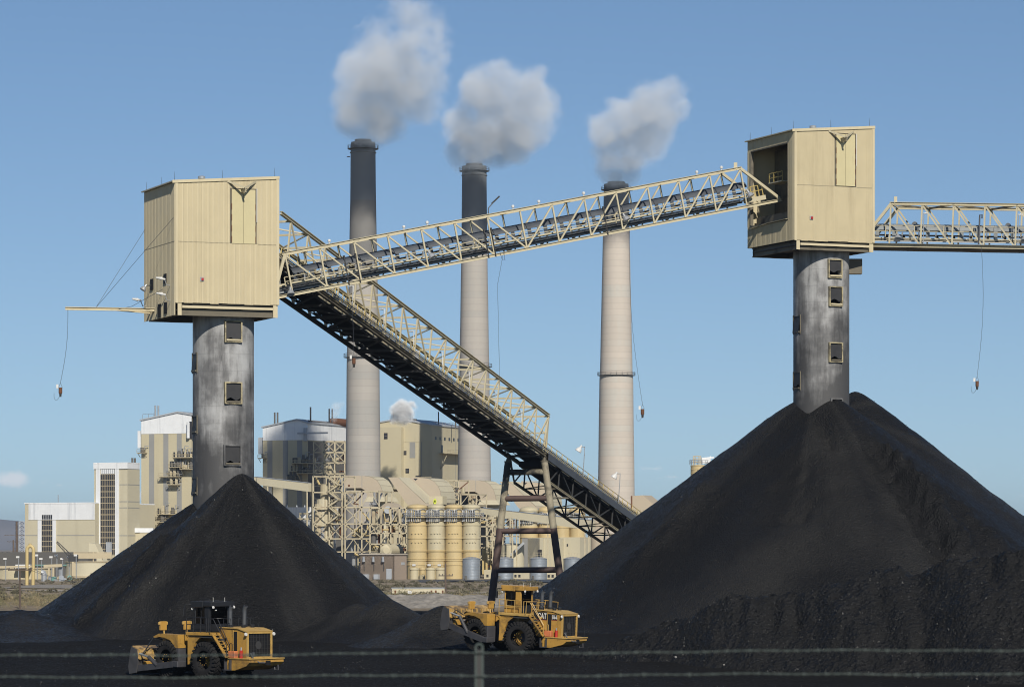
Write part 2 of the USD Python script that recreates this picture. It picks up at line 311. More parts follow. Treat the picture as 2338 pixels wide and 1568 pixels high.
def cone_pile(cones, rid, step, lo, hi, seed, rough=.35, rag=0.):
    xs, ys = np.arange(lo[0], hi[0], step), np.arange(lo[1], hi[1], step)
    X, Y = np.meshgrid(xs, ys); Z = np.full(X.shape, -5.)
    for (cx, cy, cz, sl) in cones:
        d = np.hypot(X-cx, Y-cy); a = np.arctan2(Y-cy, X-cx)
        w = (meshkit.fbm(np.stack([np.cos(a)*2.2+cx, np.sin(a)*2.2, d*.02], -1), 3, seed)-.5)*.16
        z = cz-(np.sqrt(d*d+.5)-.6)*sl*(1+w); z = np.where(z < 2.5, z+np.clip((2.5-z), 0, 6)**2*.09, z)
        k = .5; Z = np.maximum(Z, z) + k*np.exp(-np.abs(Z-z)/k*1.5)*.25
    p = np.stack([X/7, Y/7, Z/14], -1); Z += (meshkit.fbm(p, 4, seed+3)-.5)*rough*2.2
    p = np.stack([X/1.3, Y/1.3, Z/2.], -1); Z += (meshkit.fbm(p, 3, seed+5)-.5)*rough*.7
    for (ax, ay, bx_, by_, w, h) in rid:      # ridges and slips running down the slope
        d = np.array([bx_-ax, by_-ay]); L = np.hypot(*d); d /= L
        t = (X-ax)*d[0]+(Y-ay)*d[1]; s = (X-ax)*-d[1]+(Y-ay)*d[0]
        wob = (meshkit.fbm(np.stack([t/3, s*0+seed, 0*t], -1), 3, seed)-.5)*w*1.2
        fall = smoothstep(-1, L*.12, t)*(1-smoothstep(L*.75, L, t))
        rag_ = (meshkit.fbm(np.stack([X/.9, Y/.9, Z/2.2], -1), 3, seed+17)-.5)*abs(h)*1.3*np.exp(-(s/(1.2*w))**2)*fall
        Z += rag_+h*fall*np.where(s+wob > 0, np.exp(-((s+wob)/(.35*w))**2), np.exp(-((s+wob)/(1.3*w))**2))
    n = X.shape[1]; i, j = np.meshgrid(np.arange(X.shape[0]-1), np.arange(n-1), indexing='ij'); a = (i*n+j).ravel()
    v = np.stack([X, Y, Z], -1).reshape(-1,3); f = np.vstack([np.stack([a,a+1,a+n+1],1), np.stack([a,a+n+1,a+n],1)])
    keep = (v[f][:,:,2].max(1) > ground_z(v[f][:,:,0].mean(1), v[f][:,:,1].mean(1))-.4)
    f = f[keep]; idx, inv = np.unique(f, return_inverse=True); return v[idx], inv.reshape(-1,3)
DL, DR = 340.0, 366.0
# left pile, round the foot of the left tower
a0 = P(552, 1086, 338.5); a1 = P(448, 1150, 346); a2 = P(330, 1238, 352)
pile_l = cone_pile([(a0[0], a0[1], a0[2]+.2, .87), (a1[0], a1[1], a1[2]+.2, .74), (a2[0], a2[1], a2[2], .69)],
   [(a0[0]-3, a0[1]-5, a0[0]-13, a0[1]-17, 2.6, .8), (a0[0]-7, a0[1]-3, a0[0]-17, a0[1]-13, 2.0, .9), (a0[0]+4, a0[1]-3, a0[0]+17, a0[1]-11, 1.8, .7), (a0[0]-1.5, a0[1]-10, a0[0]-6, a0[1]-17, 1.4, .7)],
   .36, (-66, 302), (2, 392), 21)
M['coal_l'] = coalmat('coal_l', *coalA, .7, 5., spec=.2, apex=a0)
solo('coal_pile', pile_l, M['coal_l'], 'steep black coal pile heaped round the foot of the left concrete tower', 'coal pile', smooth=True)
b0 = P(1908, 915, DR+3.5); b1 = P(1822, 921, DR+6); b2 = P(1952, 893, DR+12)
pile_r = cone_pile([(b0[0], b0[1], b0[2]+.3, .75), (b1[0], b1[1], b1[2]+.2, .75), (b2[0], b2[1], b2[2]+.1, .765)],
   [(b0[0]+3.0, b0[1]-6.5, b0[0]+10.5, b0[1]-25, 2.4, -1.7), (b0[0]+5.4, b0[1]-7., b0[0]+14, b0[1]-24, 1.7, 1.3), (b0[0]+9, b0[1]-10, b0[0]+21, b0[1]-22, 2.6, .9), (b0[0]-2, b0[1]-2, b0[0]-1, b0[1]-9, .8, -.8), (b0[0]-5, b0[1]-7, b0[0]-6, b0[1]-20, 3.2, -.9), (b0[0]-14, b0[1]-6, b0[0]-26, b0[1]-16, 3., .8)],
   .42, (-16, 318), (96, 425), 33)
M['coal_r'] = coalmat('coal_r', *coalA, .7, 5., spec=.2, apex=b0+np.array([-2.,3.,0]))
solo('coal_pile', pile_r, M['coal_r'], 'huge black coal pile heaped round the foot of the right concrete tower', 'coal pile', smooth=True)
# coarse windrow in front on the right
crest = [(1225,1500,277),(1330,1478,274),(1425,1445,272),(1490,1420,270),(1560,1408,268),(1640,1372,266),(1705,1345,264),(1760,1352,263),(1840,1345,262),(1930,1312,260),(2030,1290,258),(2085,1300,257),(2160,1268,255),(2250,1262,253),(2350,1246,251),(2500,1225,249),(2700,1200,246)]
cp = np.array([P(*c) for c in crest])
def ridge_z(X, Y):
    cy = np.interp(X, cp[:,0], cp[:,1]); cz = np.interp(X, cp[:,0], cp[:,2])
    q = meshkit.fbm(np.stack([X/3.2, Y/8, 0*X], -1), 3, 5)-.5
    d = Y-cy+q*5
    g = ground_z(X, Y)
    z = np.where(d < 0, cz-.25+d*.62, cz-.25-d*.8) + (meshkit.fbm(np.stack([X/2.6+Y/9, Y/5, 0*X], -1), 4, 8)-.5)*1.9 + (meshkit.fbm(np.stack([X/.8, Y/.8, 0*X], -1), 3, 9)-.5)*.75
    lowz = g+.1+(meshkit.fbm(np.stack([X/4, Y/4, 0*X], -1), 3, 2)-.5)*.8
    k = .7; return np.maximum(z, lowz-.4)+k*.3*np.exp(-np.abs(z-lowz)/k)
X0 = XU(1225, 277)
rv, rf = grid(np.arange(X0, 56, .27), np.arange(222, 288, .3), ridge_z)
rf = rf[rv[rf][:,:,2].max(1) > ground_z(rv[rf][:,:,0].mean(1), rv[rf][:,:,1].mean(1))-.1]
ix, inv = np.unique(rf, return_inverse=True); rv, rf = rv[ix], inv.reshape(-1,3)
solo('coal_ridge', (rv, rf), M['coal_coarse'], 'long ragged ridge of coarse glinting coal across the right foreground', 'coal ridge', smooth=True)
for (u, v, D, sl, r, lab, sd) in ((885, 1366, 318, .62, 15, 'small black coal heap between the left pile and the raised blade', 51), (1010, 1382, 300, .6, 12, 'low coal heap pushed up in front of the raised dozer blade', 52), (45, 1388, 330, .33, 26, 'low rounded coal mound at the far left of the yard', 53)):
    h = P(u, v, D); c2 = P(u+60, v+42, D-3) if sd != 53 else P(130, 1397, 332); c3 = P(u-70, v+12, D+2)
    pl = cone_pile([(*h, sl), (c2[0], c2[1], c2[2], sl), (c3[0], c3[1], c3[2], sl)] if sd != 52 else [(*h, sl)], [], .4, (h[0]-r, h[1]-r), (h[0]+r, h[1]+r), sd, .25)
    solo('coal_heap', pl, M['coal'], lab, 'coal heap', smooth=True)

# loose lumps that catch the light
def lump(seed):
    r = np.random.default_rng(seed); h = trimesh.convex.convex_hull(r.normal(size=(11,3))*[1,.9,.7]); v = np.array(h.vertices); return v/np.abs(v).max()*.5, np.array(h.faces)
def scatter(name, label, protos, mats, pos, scl, kind='stuff', seed=1):
    pi = UsdGeom.PointInstancer.Define(stage, fresh('/World', name)); r = np.random.default_rng(seed); path = str(pi.GetPath())
    UsdGeom.Scope.Define(stage, path+'/prototypes')
    for k, (m, mt) in enumerate(zip(protos, mats)):
        o = usdkit.mesh(stage, f'{path}/prototypes/piece_{k:03d}' if k else f'{path}/prototypes/piece', m, mt)
        pi.GetPrototypesRel().AddTarget(o.GetPath())
    n = len(pos); pi.CreateProtoIndicesAttr(Vt.IntArray.FromNumpy(r.integers(0, len(protos), n).astype(np.int32)))
    pi.CreatePositionsAttr(Vt.Vec3fArray.FromNumpy(np.asarray(pos, np.float32)))
    return pi, r, n
def spin(pi, r, n, scl, flat=False):
    if flat: a = r.uniform(0, np.pi, n); q = np.stack([np.cos(a), 0*a, 0*a, np.sin(a)], 1)
    else: q = r.normal(size=(n,4)); q /= np.linalg.norm(q, axis=1, keepdims=True)
    pi.CreateOrientationsAttr(Vt.QuathArray([Gf.Quath(*map(float, x)) for x in q]))
    s = np.asarray(scl, np.float32); s = np.repeat(s[:,None], 3, 1) if s.ndim == 1 else s
    pi.CreateScalesAttr(Vt.Vec3fArray.FromNumpy(s.astype(np.float32)))
def sample(m, n, seed, front=True):
    v, f = m; t = v[f]; c = np.cross(t[:,1]-t[:,0], t[:,2]-t[:,0]); A = np.linalg.norm(c, axis=1)
    if front: A = A*((c[:,1] < 0)|(t[:,:,1].mean(1) < 260))
    r = np.random.default_rng(seed); k = r.choice(len(f), n, p=A/A.sum()); a = r.random((n,2)); a = np.where(a.sum(1, keepdims=True) > 1, 1-a, a)
    return t[k,0]+a[:,:1]*(t[k,1]-t[k,0])+a[:,1:]*(t[k,2]-t[k,0])
pts = np.vstack([sample((rv, rf), 26000, 1), sample(pile_l, 9000, 2), sample(pile_r, 11000, 3)])
r_ = np.random.default_rng(5); scl = np.concatenate([r_.lognormal(-2.15, .38, 26000), r_.lognormal(-2.2, .4, 20000)]).clip(.05, .65)
yx = r_.uniform(-45, 45, 9000); yy = r_.uniform(206, 300, 9000); pts = np.vstack([pts, np.stack([yx, yy, yard_z(yx, yy)], 1)]); scl = np.concatenate([scl, r_.lognormal(-2.3, .4, 9000).clip(.05,.3)])
pi, rr, n = scatter('coal_lumps', None, [lump(k) for k in range(5)], [M['coal_lump']]*5, pts, None)
spin(pi, rr, n, scl); data(pi.GetPrim(), 'loose lumps of coal scattered over the piles and yard', 'coal lumps', kind='stuff')

# hills far away on the left, seen through the air
M['hill'] = mat('hill', (.24,.23,.23), .95, .3, .0006, spec=.05)
def hill_z(X, Y):
    c = meshkit.fbm(np.stack([X/2600., Y/5000., 0*X], -1), 5, 4)
    prof = np.interp(X, [-9000,-2700,-2050,-1700,-1300,-700,3000,9000], [260,150,110,80,45,15,5,15])
    return np.maximum(0, smoothstep(13000, 14600, Y)*(1-smoothstep(16500, 19000, Y))*prof*(.55+.9*c))-3
solo('hills', grid(np.linspace(-9000,9000,240), np.linspace(12800,19200,50), hill_z), M['hill'], 'low blue desert hills on the horizon', kind='structure', smooth=True)
# ------------------------------------------------------------------ the two transfer towers
def concrete(name, base, seed):
    N = {'g': ('geometry', {}), 'm1': ('mapping', {'location': (seed*9., 0, 0), 'scale': (.9,.9,.10)}), 'n1': ('noise_texture', {'scale': 1.0, 'detail': 8., 'roughness': .65}),
      'n2': ('noise_texture', {'scale': .22, 'detail': 5., 'roughness': .6}), 'm3': ('mapping', {'location': (seed*5., 3., 0), 'scale': (1.1,1.1,.13)}), 'n3': ('noise_texture', {'scale': 1.0, 'detail': 8., 'roughness': .75}),
      'sx': ('separate_xyz', {}), 'grime': ('map_range', {'from_min': base, 'from_max': base+17., 'to_min': .16, 'to_max': -.15, 'clamp': True}),
      'a1': ('math', {'math_type': 'multiply_add', 'value2': .8}), 'a2': ('math', {'math_type': 'multiply', 'value2': .5}), 'a3': ('math', {'math_type': 'add'}),
      'r': ('rgb_ramp', {'ramp': [(.38, (.40,.405,.405)), (.50, (.30,.302,.30)), (.60, (.16,.16,.16)), (.74, (.062,.062,.063))]}),
      'st': ('map_range', {'range_type': 'smoothstep', 'from_min': .53, 'from_max': .70, 'to_min': 0., 'to_max': .65, 'clamp': True}), 'mx': ('mix', {'color2': (.045,.045,.047)}),
      'zj': ('math', {'math_type': 'multiply', 'value2': 1/1.83}), 'fr': ('math', {'math_type': 'fraction'}), 'ln': ('math', {'math_type': 'less_than', 'value2': .022}), 'jm': ('math', {'math_type': 'multiply', 'value2': .35}), 'mj': ('mix', {'color2': (.07,.07,.07)}),
      'b': ('bump', {'strength': .35, 'distance': .05}), 'p': ('principled_bsdf', {'roughness': .62, 'specular_ior_level': .45})}
    return usdkit.material(stage, f'/World/Looks/{name}', N, [('g.position','m1.vector'),('m1.vector','n1.vector'),('g.position','n2.vector'),('g.position','m3.vector'),('m3.vector','n3.vector'),('g.position','sx.vector'),('sx.z','grime.value'),
      ('n1.fac','a2.value1'),('n2.fac','a1.value1'),('a2.value','a1.value3'),('a1.value','a3.value1'),('grime.result','a3.value2'),('a3.value','r.fac'),('n3.fac','st.value'),('st.result','mx.fac'),('r.color','mx.color1'),
      ('sx.z','zj.value1'),('zj.value','fr.value1'),('fr.value','ln.value1'),('ln.value','jm.value1'),('jm.value','mj.fac'),('mx.color','mj.color1'),('mj.color','p.base_color'),('n1.fac','b.height'),('b.normal','p.normal')], surface='p.BSDF')
TH = math.radians(22.5); CA, SA = math.cos(TH), math.sin(TH)
EA, EB, EZ = np.array([CA, SA, 0]), np.array([-SA, CA, 0]), np.array([0, 0, 1.])
def lamp_shade(p, d, s=1.0):
    """cobra or bell lamp head at p pointing along d"""
    d = uz(d); R = frame(np.zeros(3), d); R = np.stack([R[:,1], R[:,2], d], 1)
    return lathe([(.07*s,-.32*s),(.10*s,-.1*s),(.20*s,.0),(.27*s,.22*s),(.26*s,.24*s),(.05*s,.22*s)], 12, p, R)
def cobra(p, a, s=1.0):
    """flat street lamp head from p along the horizontal direction a"""
    a = uz(a); q = np.asarray(p)+a*.75*s; return cat([beam(p, q, .24*s, .14*s), tube(np.asarray(p)+a*.3*s, q+a*.12*s-EZ*.02, .16*s, .07*s, 8)])
def hung(name, label, top, bottom, r=.02, loop=True, sway=(0,0,0)):
    top, bottom = np.asarray(top, float), np.asarray(bottom, float); t = Thing(name, label, 'hanging probe', bottom, group=None)
    k = np.linspace(0,1,12)[:,None]; mid = bottom+EZ*1.35
    t.part('cable', pipe(top+(mid-top)*k+np.array(sway)*np.sin(k*np.pi), r, 5), M['cable'])
    t.part('bridle', [pipe([mid, bottom+np.array([s*.2,0,.85])], r*.8, 4) for s in (-1,1)], M['cable'])
    t.part('body', [tube(bottom+EZ*.25, bottom+EZ*.85, .19, n=10)], M['rust']); t.part('nose', [tube(bottom-EZ*.12, bottom+EZ*.25, .10, .15, 10)], M['steel_dark'])
    t.part('tag', box(bottom+np.array([-.32,-.05,.98]), (.22,.04,.4)), M['white'])
    a = np.linspace(0, np.pi*1.25, 14); t.part('loop', pipe(np.stack([bottom[0]-.35-.33*np.cos(a-.3), 0*a+bottom[1], bottom[2]+.25-.8*np.sin(a)*.9], 1), r*.8, 4), M['cable'])

def tower(which, label, FL, W, S, z0, zt_l, zt_r, zg, ucol, rcol, colb, cone_cut, windows, open_left, door, bracket_u, alarm_uv, rods, vent_u):
    t = Thing('transfer_tower', label, 'coal tower', (*(FL+EA*W*.5+EB*S*.5)[:2], 0), TH)
    H = lambda a, b, z: np.array([*(FL+EA*a+EB*b)[:2], z])
    nF = -EB; nL = -EA
    seam = z0+(zt_l-z0)*.505
    ztop = lambda a: zt_l+(zt_r-zt_l)*a/W
    # front wall: corrugated sheets in two courses, clear of the double door
    du0, du1, dv0, dv1 = door
    pa = [hit(u, dv0, H(0,0,0), nF) for u in (du0, du1)]; a_d = [np.dot(p-H(0,0,0), EA) for p in pa]
    zd1 = hit(du0, dv0, H(0,0,0), nF)[2]; zd0 = hit(du0, dv1, H(0,0,0), nF)[2]
    ns = 12; w = W/ns
    for k in range(ns):
        a, b = k*w, (k+1)*w; o = H(a, 0, 0)
        t.part('wall_sheet', corr(o, EA, EZ, w-.006, z0+rngs.uniform(-.07,.02), seam, 7, .045, nF), M['cream'])
        hi = (ztop(a), ztop(b))
        segs = []
        x0, x1 = max(a, a_d[0]-.18), min(b, a_d[1]+.18)
        if x1 <= x0: segs.append((a, b, seam+.02, hi))
        else:
            if x0 > a+.05: segs.append((a, x0, seam+.02, (ztop(a), ztop(x0))))
            if x1 < b-.05: segs.append((x1, b, seam+.02, (ztop(x1), ztop(b))))
            segs.append((x0, x1, zd1+.12, (ztop(x0), ztop(x1))))
            if zd0-.15 > seam+.1: segs.append((x0, x1, seam+.02, (zd0-.15, zd0-.15)))
        for (p, q, lo, h) in segs:
            t.part('wall_sheet', corr(H(p,0,0), EA, EZ, q-p-.006, lo, h, max(1, round((q-p)/w*7)), .045, nF), M['cream'])
    t.part('seam_flashing', beam(H(.2,-.02,seam+.01), H(max(a_d[0]-.25,.4),-.02,seam+.01), .03, .05), M['girder']); t.part('seam_flashing', beam(H(a_d[1]+.25,-.02,seam-.02), H(W-.2,-.02,seam-.02), .03, .05), M['girder'])
    # backing and the other walls
    tk = .12
    t.part('rear_wall', [bx((0,0,0),(1,1,1))] and [prism([(0,z0),(W,z0),(W,zt_r),(0,zt_l)], H(0,S-tk,0), EA, EZ, EB*tk)], M['cream'])
    zl0 = zg if not open_left else z0
    o1, o2, oz0, oz1 = .12*S, .92*S, z0+2.4, zt_l-1.2
    if not open_left:
        for k in range(10):
            b0, b1 = S*k/10, S*(k+1)/10
            t.part('wall_sheet', corr(H(0,b1,0), -EB, EZ, S/10-.006, zl0, seam-.35*.0, 7, .07, nL), M['cream'])
            t.part('wall_sheet', corr(H(0,b1,0), -EB, EZ, S/10-.006, seam+.02, zt_l-.02, 7, .07, nL), M['cream'])
        t.part('seam_flashing', beam(H(-.06,0.1,seam+.01), H(-.06,S-.1,seam+.01), .02, .05), M['girder'])
        for (u0, u1, v0, v1) in ((342.5,351.2,637,662),(374,380.5,625,647),(361,367,694,735-10),(376,381,690,716)):
            p = hit((u0+u1)/2, (v0+v1)/2, H(-.08,0,0), nL); bb = np.dot(p-H(0,0,0), EB); hw = .42; hh = abs(ZV(v0, p[1])-ZV(v1, p[1]))/2
            t.part('hatch', [bx((-.5,-.5,-.5),(.5,.5,.5))] and box(p, (.10, 2*hw*1.2, 2*hh), np.stack([EA,EB,EZ],1)), M['black'])
    else:
        yo = lambda b0, b1, zz0, zz1, nr: t.part('wall_sheet', corr(H(0,b1,0), -EB, EZ, b1-b0, zz0, zz1, nr, .09, nL), M['cream'])
        for k in range(8):
            b0, b1 = S*k/8, S*(k+1)/8
            yo(b0, b1-.006, z0, oz0, 7); yo(b0, b1-.006, oz1, zt_l-.02, 7)
        yo(0, o1, oz0, oz1, 7); yo(o2, S, oz0, oz1, 8)
        t.part('opening_frame', [beam(H(.05,o1,oz0), H(.05,o1,oz1), .35, .12), beam(H(.05,o2,oz0), H(.05,o2,oz1), .35, .12), beam(H(.05,o1,oz1), H(.05,o2,oz1), .3, .14), beam(H(.05,o1,oz0), H(.05,o2,oz0), .3, .14)], M['girder'])
        t.part('torn_flashing', [beam(H(-.12,o1+.1,oz0+.06), H(-.12,S*.55,oz0-.02), .5, .04), beam(H(-.10,S*.55,oz0-.02), H(-.12,o2,oz0-.28), .34, .04)], M['cream'])
        xi = W*.34      # an inner wall with two doors
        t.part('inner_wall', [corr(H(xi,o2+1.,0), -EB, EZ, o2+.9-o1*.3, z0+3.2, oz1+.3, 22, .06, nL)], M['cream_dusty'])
        for bb in (S*.62, S*.30):
            t.part('inner_door', box(H(xi-.1,bb,z0+6.2), (.08,.95,2.3), np.stack([EA,EB,EZ],1)), M['hood'])
        t.part('floor_beam', beam(H(.8,o1,z0+3.0), H(.8,o2,z0+3.0), .3, .9), M['girder']); t.part('floor_beam', beam(H(.3,o1,z0+4.3), H(W*.5,o1,z0+4.3), .3, .5), M['girder'])
        t.part('inner_platform', [beam(H(1.2,S*.34,z0+7.0), H(1.2,S*.62,z0+7.0), 1.6, .12)], M['steel_cream'])
        t.part('inner_rail', [tube(H(.5,b_,z0+7), H(.5,b_,z0+8.1), .035, n=5) for b_ in (S*.34,S*.43,S*.52,S*.62)]+[tube(H(.5,S*.34,z0+h), H(.5,S*.62,z0+h), .035, n=5) for h in (7.55,8.1)], M['rail_yellow'])
    t.part('right_wall', [prism([(0,z0),(S,z0),(S,zt_r),(0,zt_r)], H(W,0,0), EB, EZ, -EA*tk)], M['cream'])
    t.part('floor', [prism([(.05,.05),(W-.05,.05),(W-.05,S-.05),(.05,S-.05)], H(0,0,z0+.25), EA, EB, EZ*.2)], M['girder'])
    t.part('inner_lining', [prism([(.12,z0+.4),(W-.15,z0+.4),(W-.15,zt_r-.3),(.12,zt_l-.3)], H(0,.12,0), EA, EZ, EB*.05)], M['girder'])
    # roof with a drip edge that throws the long shadow on the left wall
    ov = .32
    ro = [(-ov, zt_l-ov*(zt_r-zt_l)/W+.0), (W+.03, zt_r+.02)]
    t.part('roof', [prism([(ro[0][0], ro[0][1]+.02), (ro[1][0], ro[1][1]), (ro[1][0], ro[1][1]+.13), (ro[0][0], ro[0][1]+.15)], H(0,-.10,0), EA, EZ, EB*(S+.3))], M['steel_cream'])
    t.part('eave_trim', [beam(H(-ov-.02,-.125,ro[0][1]-.02+.05), H(W+.05,-.125,zt_r+.0), .05, .30)], M['cream'])
    t.part('corner_trim', [beam(H(.12,-.075,z0-.05), H(.12,-.075,zt_l-.1), .28, .06, EB)], M['cream']); t.part('corner_trim', [beam(H(W-.14,-.075,z0+.02), H(W-.14,-.075,zt_r-.1), .32, .06, EB)], M['cream'])
    # hanging double door with its hoist bracket
    t.part('door_recess', [box(H((a_d[0]+a_d[1])/2, .03, (zd0+zd1)/2), (a_d[1]-a_d[0]+.36, .05, zd1-zd0+.3), np.stack([EA,EB,EZ],1))], M['girder'])
    am = (a_d[0]+a_d[1])/2
    for (p, q) in ((a_d[0], am-.02), (am+.02, a_d[1])):
        t.part('door_leaf', [box(H((p+q)/2, -.05, (zd0+zd1)/2), (q-p, .07, zd1-zd0), np.stack([EA,EB,EZ],1))], M['cream_door'])
    for s, aa in ((-1, a_d[0]-.02), (1, a_d[1]+.02)):
        for f in (.08,.28,.48,.68): t.part('hinge_strip', [box(H(aa, -.08, zd0+(zd1-zd0)*f), (.07,.05,.62), np.stack([EA,EB,EZ],1))], M['rust'])
    t.part('door_jamb', [box(H(a_d[1]+.16, -.08, (zd0+zd1)/2+1.2), (.06,.06,(zd1-zd0)*.62), np.stack([EA,EB,EZ],1))], M['white_lamp'])
    tip = hit(bracket_u[0], bracket_u[1], H(0,-1.45,0), nF)
    root = tip+EB*1.5
    bp = [t.part('hoist_beam', [ibeam(root, tip, .22, .46, .05)], M['steel_cream'])]
    for s in (-1, 1):
        t.part('hoist_strut', [beam(H(np.dot(tip-H(0,0,0),EA)+s*1.55, 0, tip[2]+1.0+s*.02), tip+EB*.25+EZ*.2, .16, .2)], M['steel_cream'])
    # alarm box, chimney vent, lightning rods
    pa = hit(alarm_uv[0], alarm_uv[1], H(0,-.05,0), nF)
    t.part('alarm_box', [box(pa, (.42,.10,.42), np.stack([EA,EB,EZ],1))], M['galv']); t.part('alarm_lamp', [box(pa-EB*.09+EA*.04, (.24,.12,.26), np.stack([EA,EB,EZ],1))], M['red'])
    av = W*vent_u; pv = H(av, S*.25, ztop(av)+.1)
    t.part('roof_vent', [lathe([(.30,0),(.30,.35),(.38,.36),(.38,.60),(.2,.66)], 12, pv)], M['galv'])
    for (a, b) in rods:
        zz = ztop(a)+.1; t.part('lightning_rod', [tube(H(a,b,zz), H(a,b,zz+.95), .03, .015, 5)], M['cable'])
    # girders under the floor
    gz0, gz1 = zg, z0-.02
    t.part('girder', [ibeam(H(.4,.35,(gz0+gz1)/2), H(W-.3,.35,(gz0+gz1)/2), .4, gz1-gz0, .10)], M['girder'])
    t.part('girder', [ibeam(H(.4,S-.5,(gz0+gz1)/2), H(W-.3,S-.5,(gz0+gz1)/2), .4, gz1-gz0, .10)], M['girder'])
    for a in (.55, W*.5, W-.55):
        t.part('girder', [ibeam(H(a,.36,(gz0+gz1)/2-.02), H(a,S-.5,(gz0+gz1)/2-.02), .4, gz1-gz0-.08, .10)], M['girder'])
    t.part('underside', [prism([(.3,.5),(W-.3,.5),(W-.3,S-.6),(.3,S-.6)], H(0,0,gz0+.5), EA, EB, EZ*.12)], M['steel_dark'])
    for a in (.5, W-.35):
        t.part('girder_end', [box(H(a,-.02+.12,(gz0+gz1)/2), (.5 if a > 1 else .42,.10,gz1-gz0), np.stack([EA,EB,EZ],1))], M['cream'])
    t.part('drip_rail', [beam(H(.75,.02,z0-.42), H(W-.65,.02,z0-.42), .10, .26)], M['cream'])
    # the hollow concrete column with its openings
    for it in range(12):
        b = colb; a = W*.5
        for _ in range(30):
            c = H(a, b, 0); a += (ucol-(CX+c[0]/c[1]*F))/F*c[1]/CA
    c = H(a, b, 0)
    def cyl(r, lo, hi): return manifold3d.Manifold.cylinder(hi-lo, r, r, 72).translate((float(c[0]), float(c[1]), lo))
    man = cyl(rcol, .0, gz0+.45)-cyl(rcol-.55, -1., gz0+.2)
    frames = []
    for (u0, u1, v0, v1, fr) in windows:
        um, vm = (u0+u1)/2, (v0+v1)/2
        sx = np.clip((XU(um, c[1]-rcol*.8)-c[0])/rcol, -.995, .995); phi = math.asin(sx)
        if fr == 's': phi = -math.radians(68)
        n = np.array([math.sin(phi), -math.cos(phi), 0]); tx = np.array([math.cos(phi), math.sin(phi), 0])
        p = c+n*rcol; zz0, zz1 = ZV(v1, p[1]), ZV(v0, p[1]); hw = .9 if fr == 's' else (XU(u1,p[1])-XU(u0,p[1]))/2/max(math.cos(phi),.3)
        hw = min(hw, .95); pc = p+EZ*(zz0+zz1)/2; R = np.stack([tx, n, EZ], 1)
        Mx = np.eye(4); Mx[:3,:3] = R; Mx[:3,3] = pc
        cut = manifold3d.Manifold.cube((2*hw-.3, 2.4, zz1-zz0-.3), True).transform(Mx[:3])
        man = man-cut; frames.append((pc, R, hw, (zz1-zz0)/2, fr, n, tx))
    mm = man.to_mesh(); mv, mf = np.array(mm.vert_properties[:,:3], float), np.array(mm.tri_verts)
    colp = t.part('column', (mv, mf), M['concrete_l'] if which == 'l' else M['concrete_r'], smooth=25)
    for (pc, R, hw, hh, fr, n, tx) in frames:
        off = .14 if fr != 's' else -.08; q = []
        for s in (-1,1): q.append(box(pc+n*(off-.12)+tx*s*(hw-.06), (.14,.34,2*hh), R))
        for s in (-1,1): q.append(box(pc+n*(off-.12)+EZ*s*(hh-.06), (2*hw-.26,.34,.14), R))
        wn = t.part('window', q, M['frame_dirty'] if fr in 'yt' else (M['girder'] if fr == 's' else M['concrete_l']))
        rr = rngs.uniform(.55,.98)*hh*1.9; ang = rngs.uniform(.03,.14)
        n2 = uz(n*math.sin(ang)-EZ*math.cos(ang)); tp = pc+n*(.02 if fr != 's' else -.1)+EZ*(hh-.16)
        lo = [tp+tx*x+n2*rr*(1+.10*math.sin(5*x+pc[2])) for x in np.linspace(-hw+.16, hw-.16, 7)]; hi = [tp+tx*x for x in np.linspace(-hw+.16, hw-.16, 7)]
        vv = np.array(lo+hi); ff = np.array([[i,i+1,i+8] for i in range(6)]+[[i,i+8,i+7] for i in range(6)])
        t.part('flap', (vv, ff), M['rubber'], parent=wn)
        t.part('sill', [box(pc+n*(.05 if fr != 's' else -.15)-EZ*(hh-.24), (2*hw-.3,.5,.16), R)], M['cream'] if fr == 'y' else M['girder'], parent=wn)
    return t, H, c, ztop
rngs = np.random.default_rng(42)
M['frame_dirty'] = mat('frame_dirty', (.44,.38,.23), .6, .15, 1., dirt=(.06,.055,.05), damt=.8, dscale=.8, dlo=.45, dhi=.65)
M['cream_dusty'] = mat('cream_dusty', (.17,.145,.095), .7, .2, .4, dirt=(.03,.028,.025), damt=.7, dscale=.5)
def dims(fl, fr_u, bl_u, D):
    FL = P(fl, 1250, D); FL[2] = 0
    W = (fr_u-CX-(fl-CX))/F*D/(CA-(fr_u-CX)/F*SA); S = ((fl-CX)-(bl_u-CX))/F*D/(SA+(bl_u-CX)/F*CA)
    return FL, W, S
FLl, WL, SL = dims(400, 636.5, 330, DL)
zL0 = ZV(690, DL)
M['concrete_l'] = concrete('concrete_l', 12., 1.); M['concrete_r'] = concrete('concrete_r', 24., 2.)
tl, HLt, cl, ztl = tower('l', 'cream coal tower on a grey column, the lower one with a jib boom', FLl, WL, SL, zL0, ZV(415, DL), ZV(406, DL+WL*SA), ZV(719, DL), 510, 70/F*(DL+5), 4.3, None,
    [(513.7,552.4,732,781.5,'y'),(513.7,552.4,872,921.7,'t'),(512,551,1015,1063,'d'),(440,452,805,852,'s'),(440,452,948,991,'s'),(440,452,1089,1130,'s')],
    False, (529,582.5,432,555.5), (561,433), (461,637.5), [(0,.2),(WL*.02,WL*.5),(.0,WL*.95),(WL*.47,.5),(WL*.97,.3)], .33)
FLr, WR, SR = dims(1814, 1996, 1707.5, DR)
zR0 = ZV(547.5, DR)
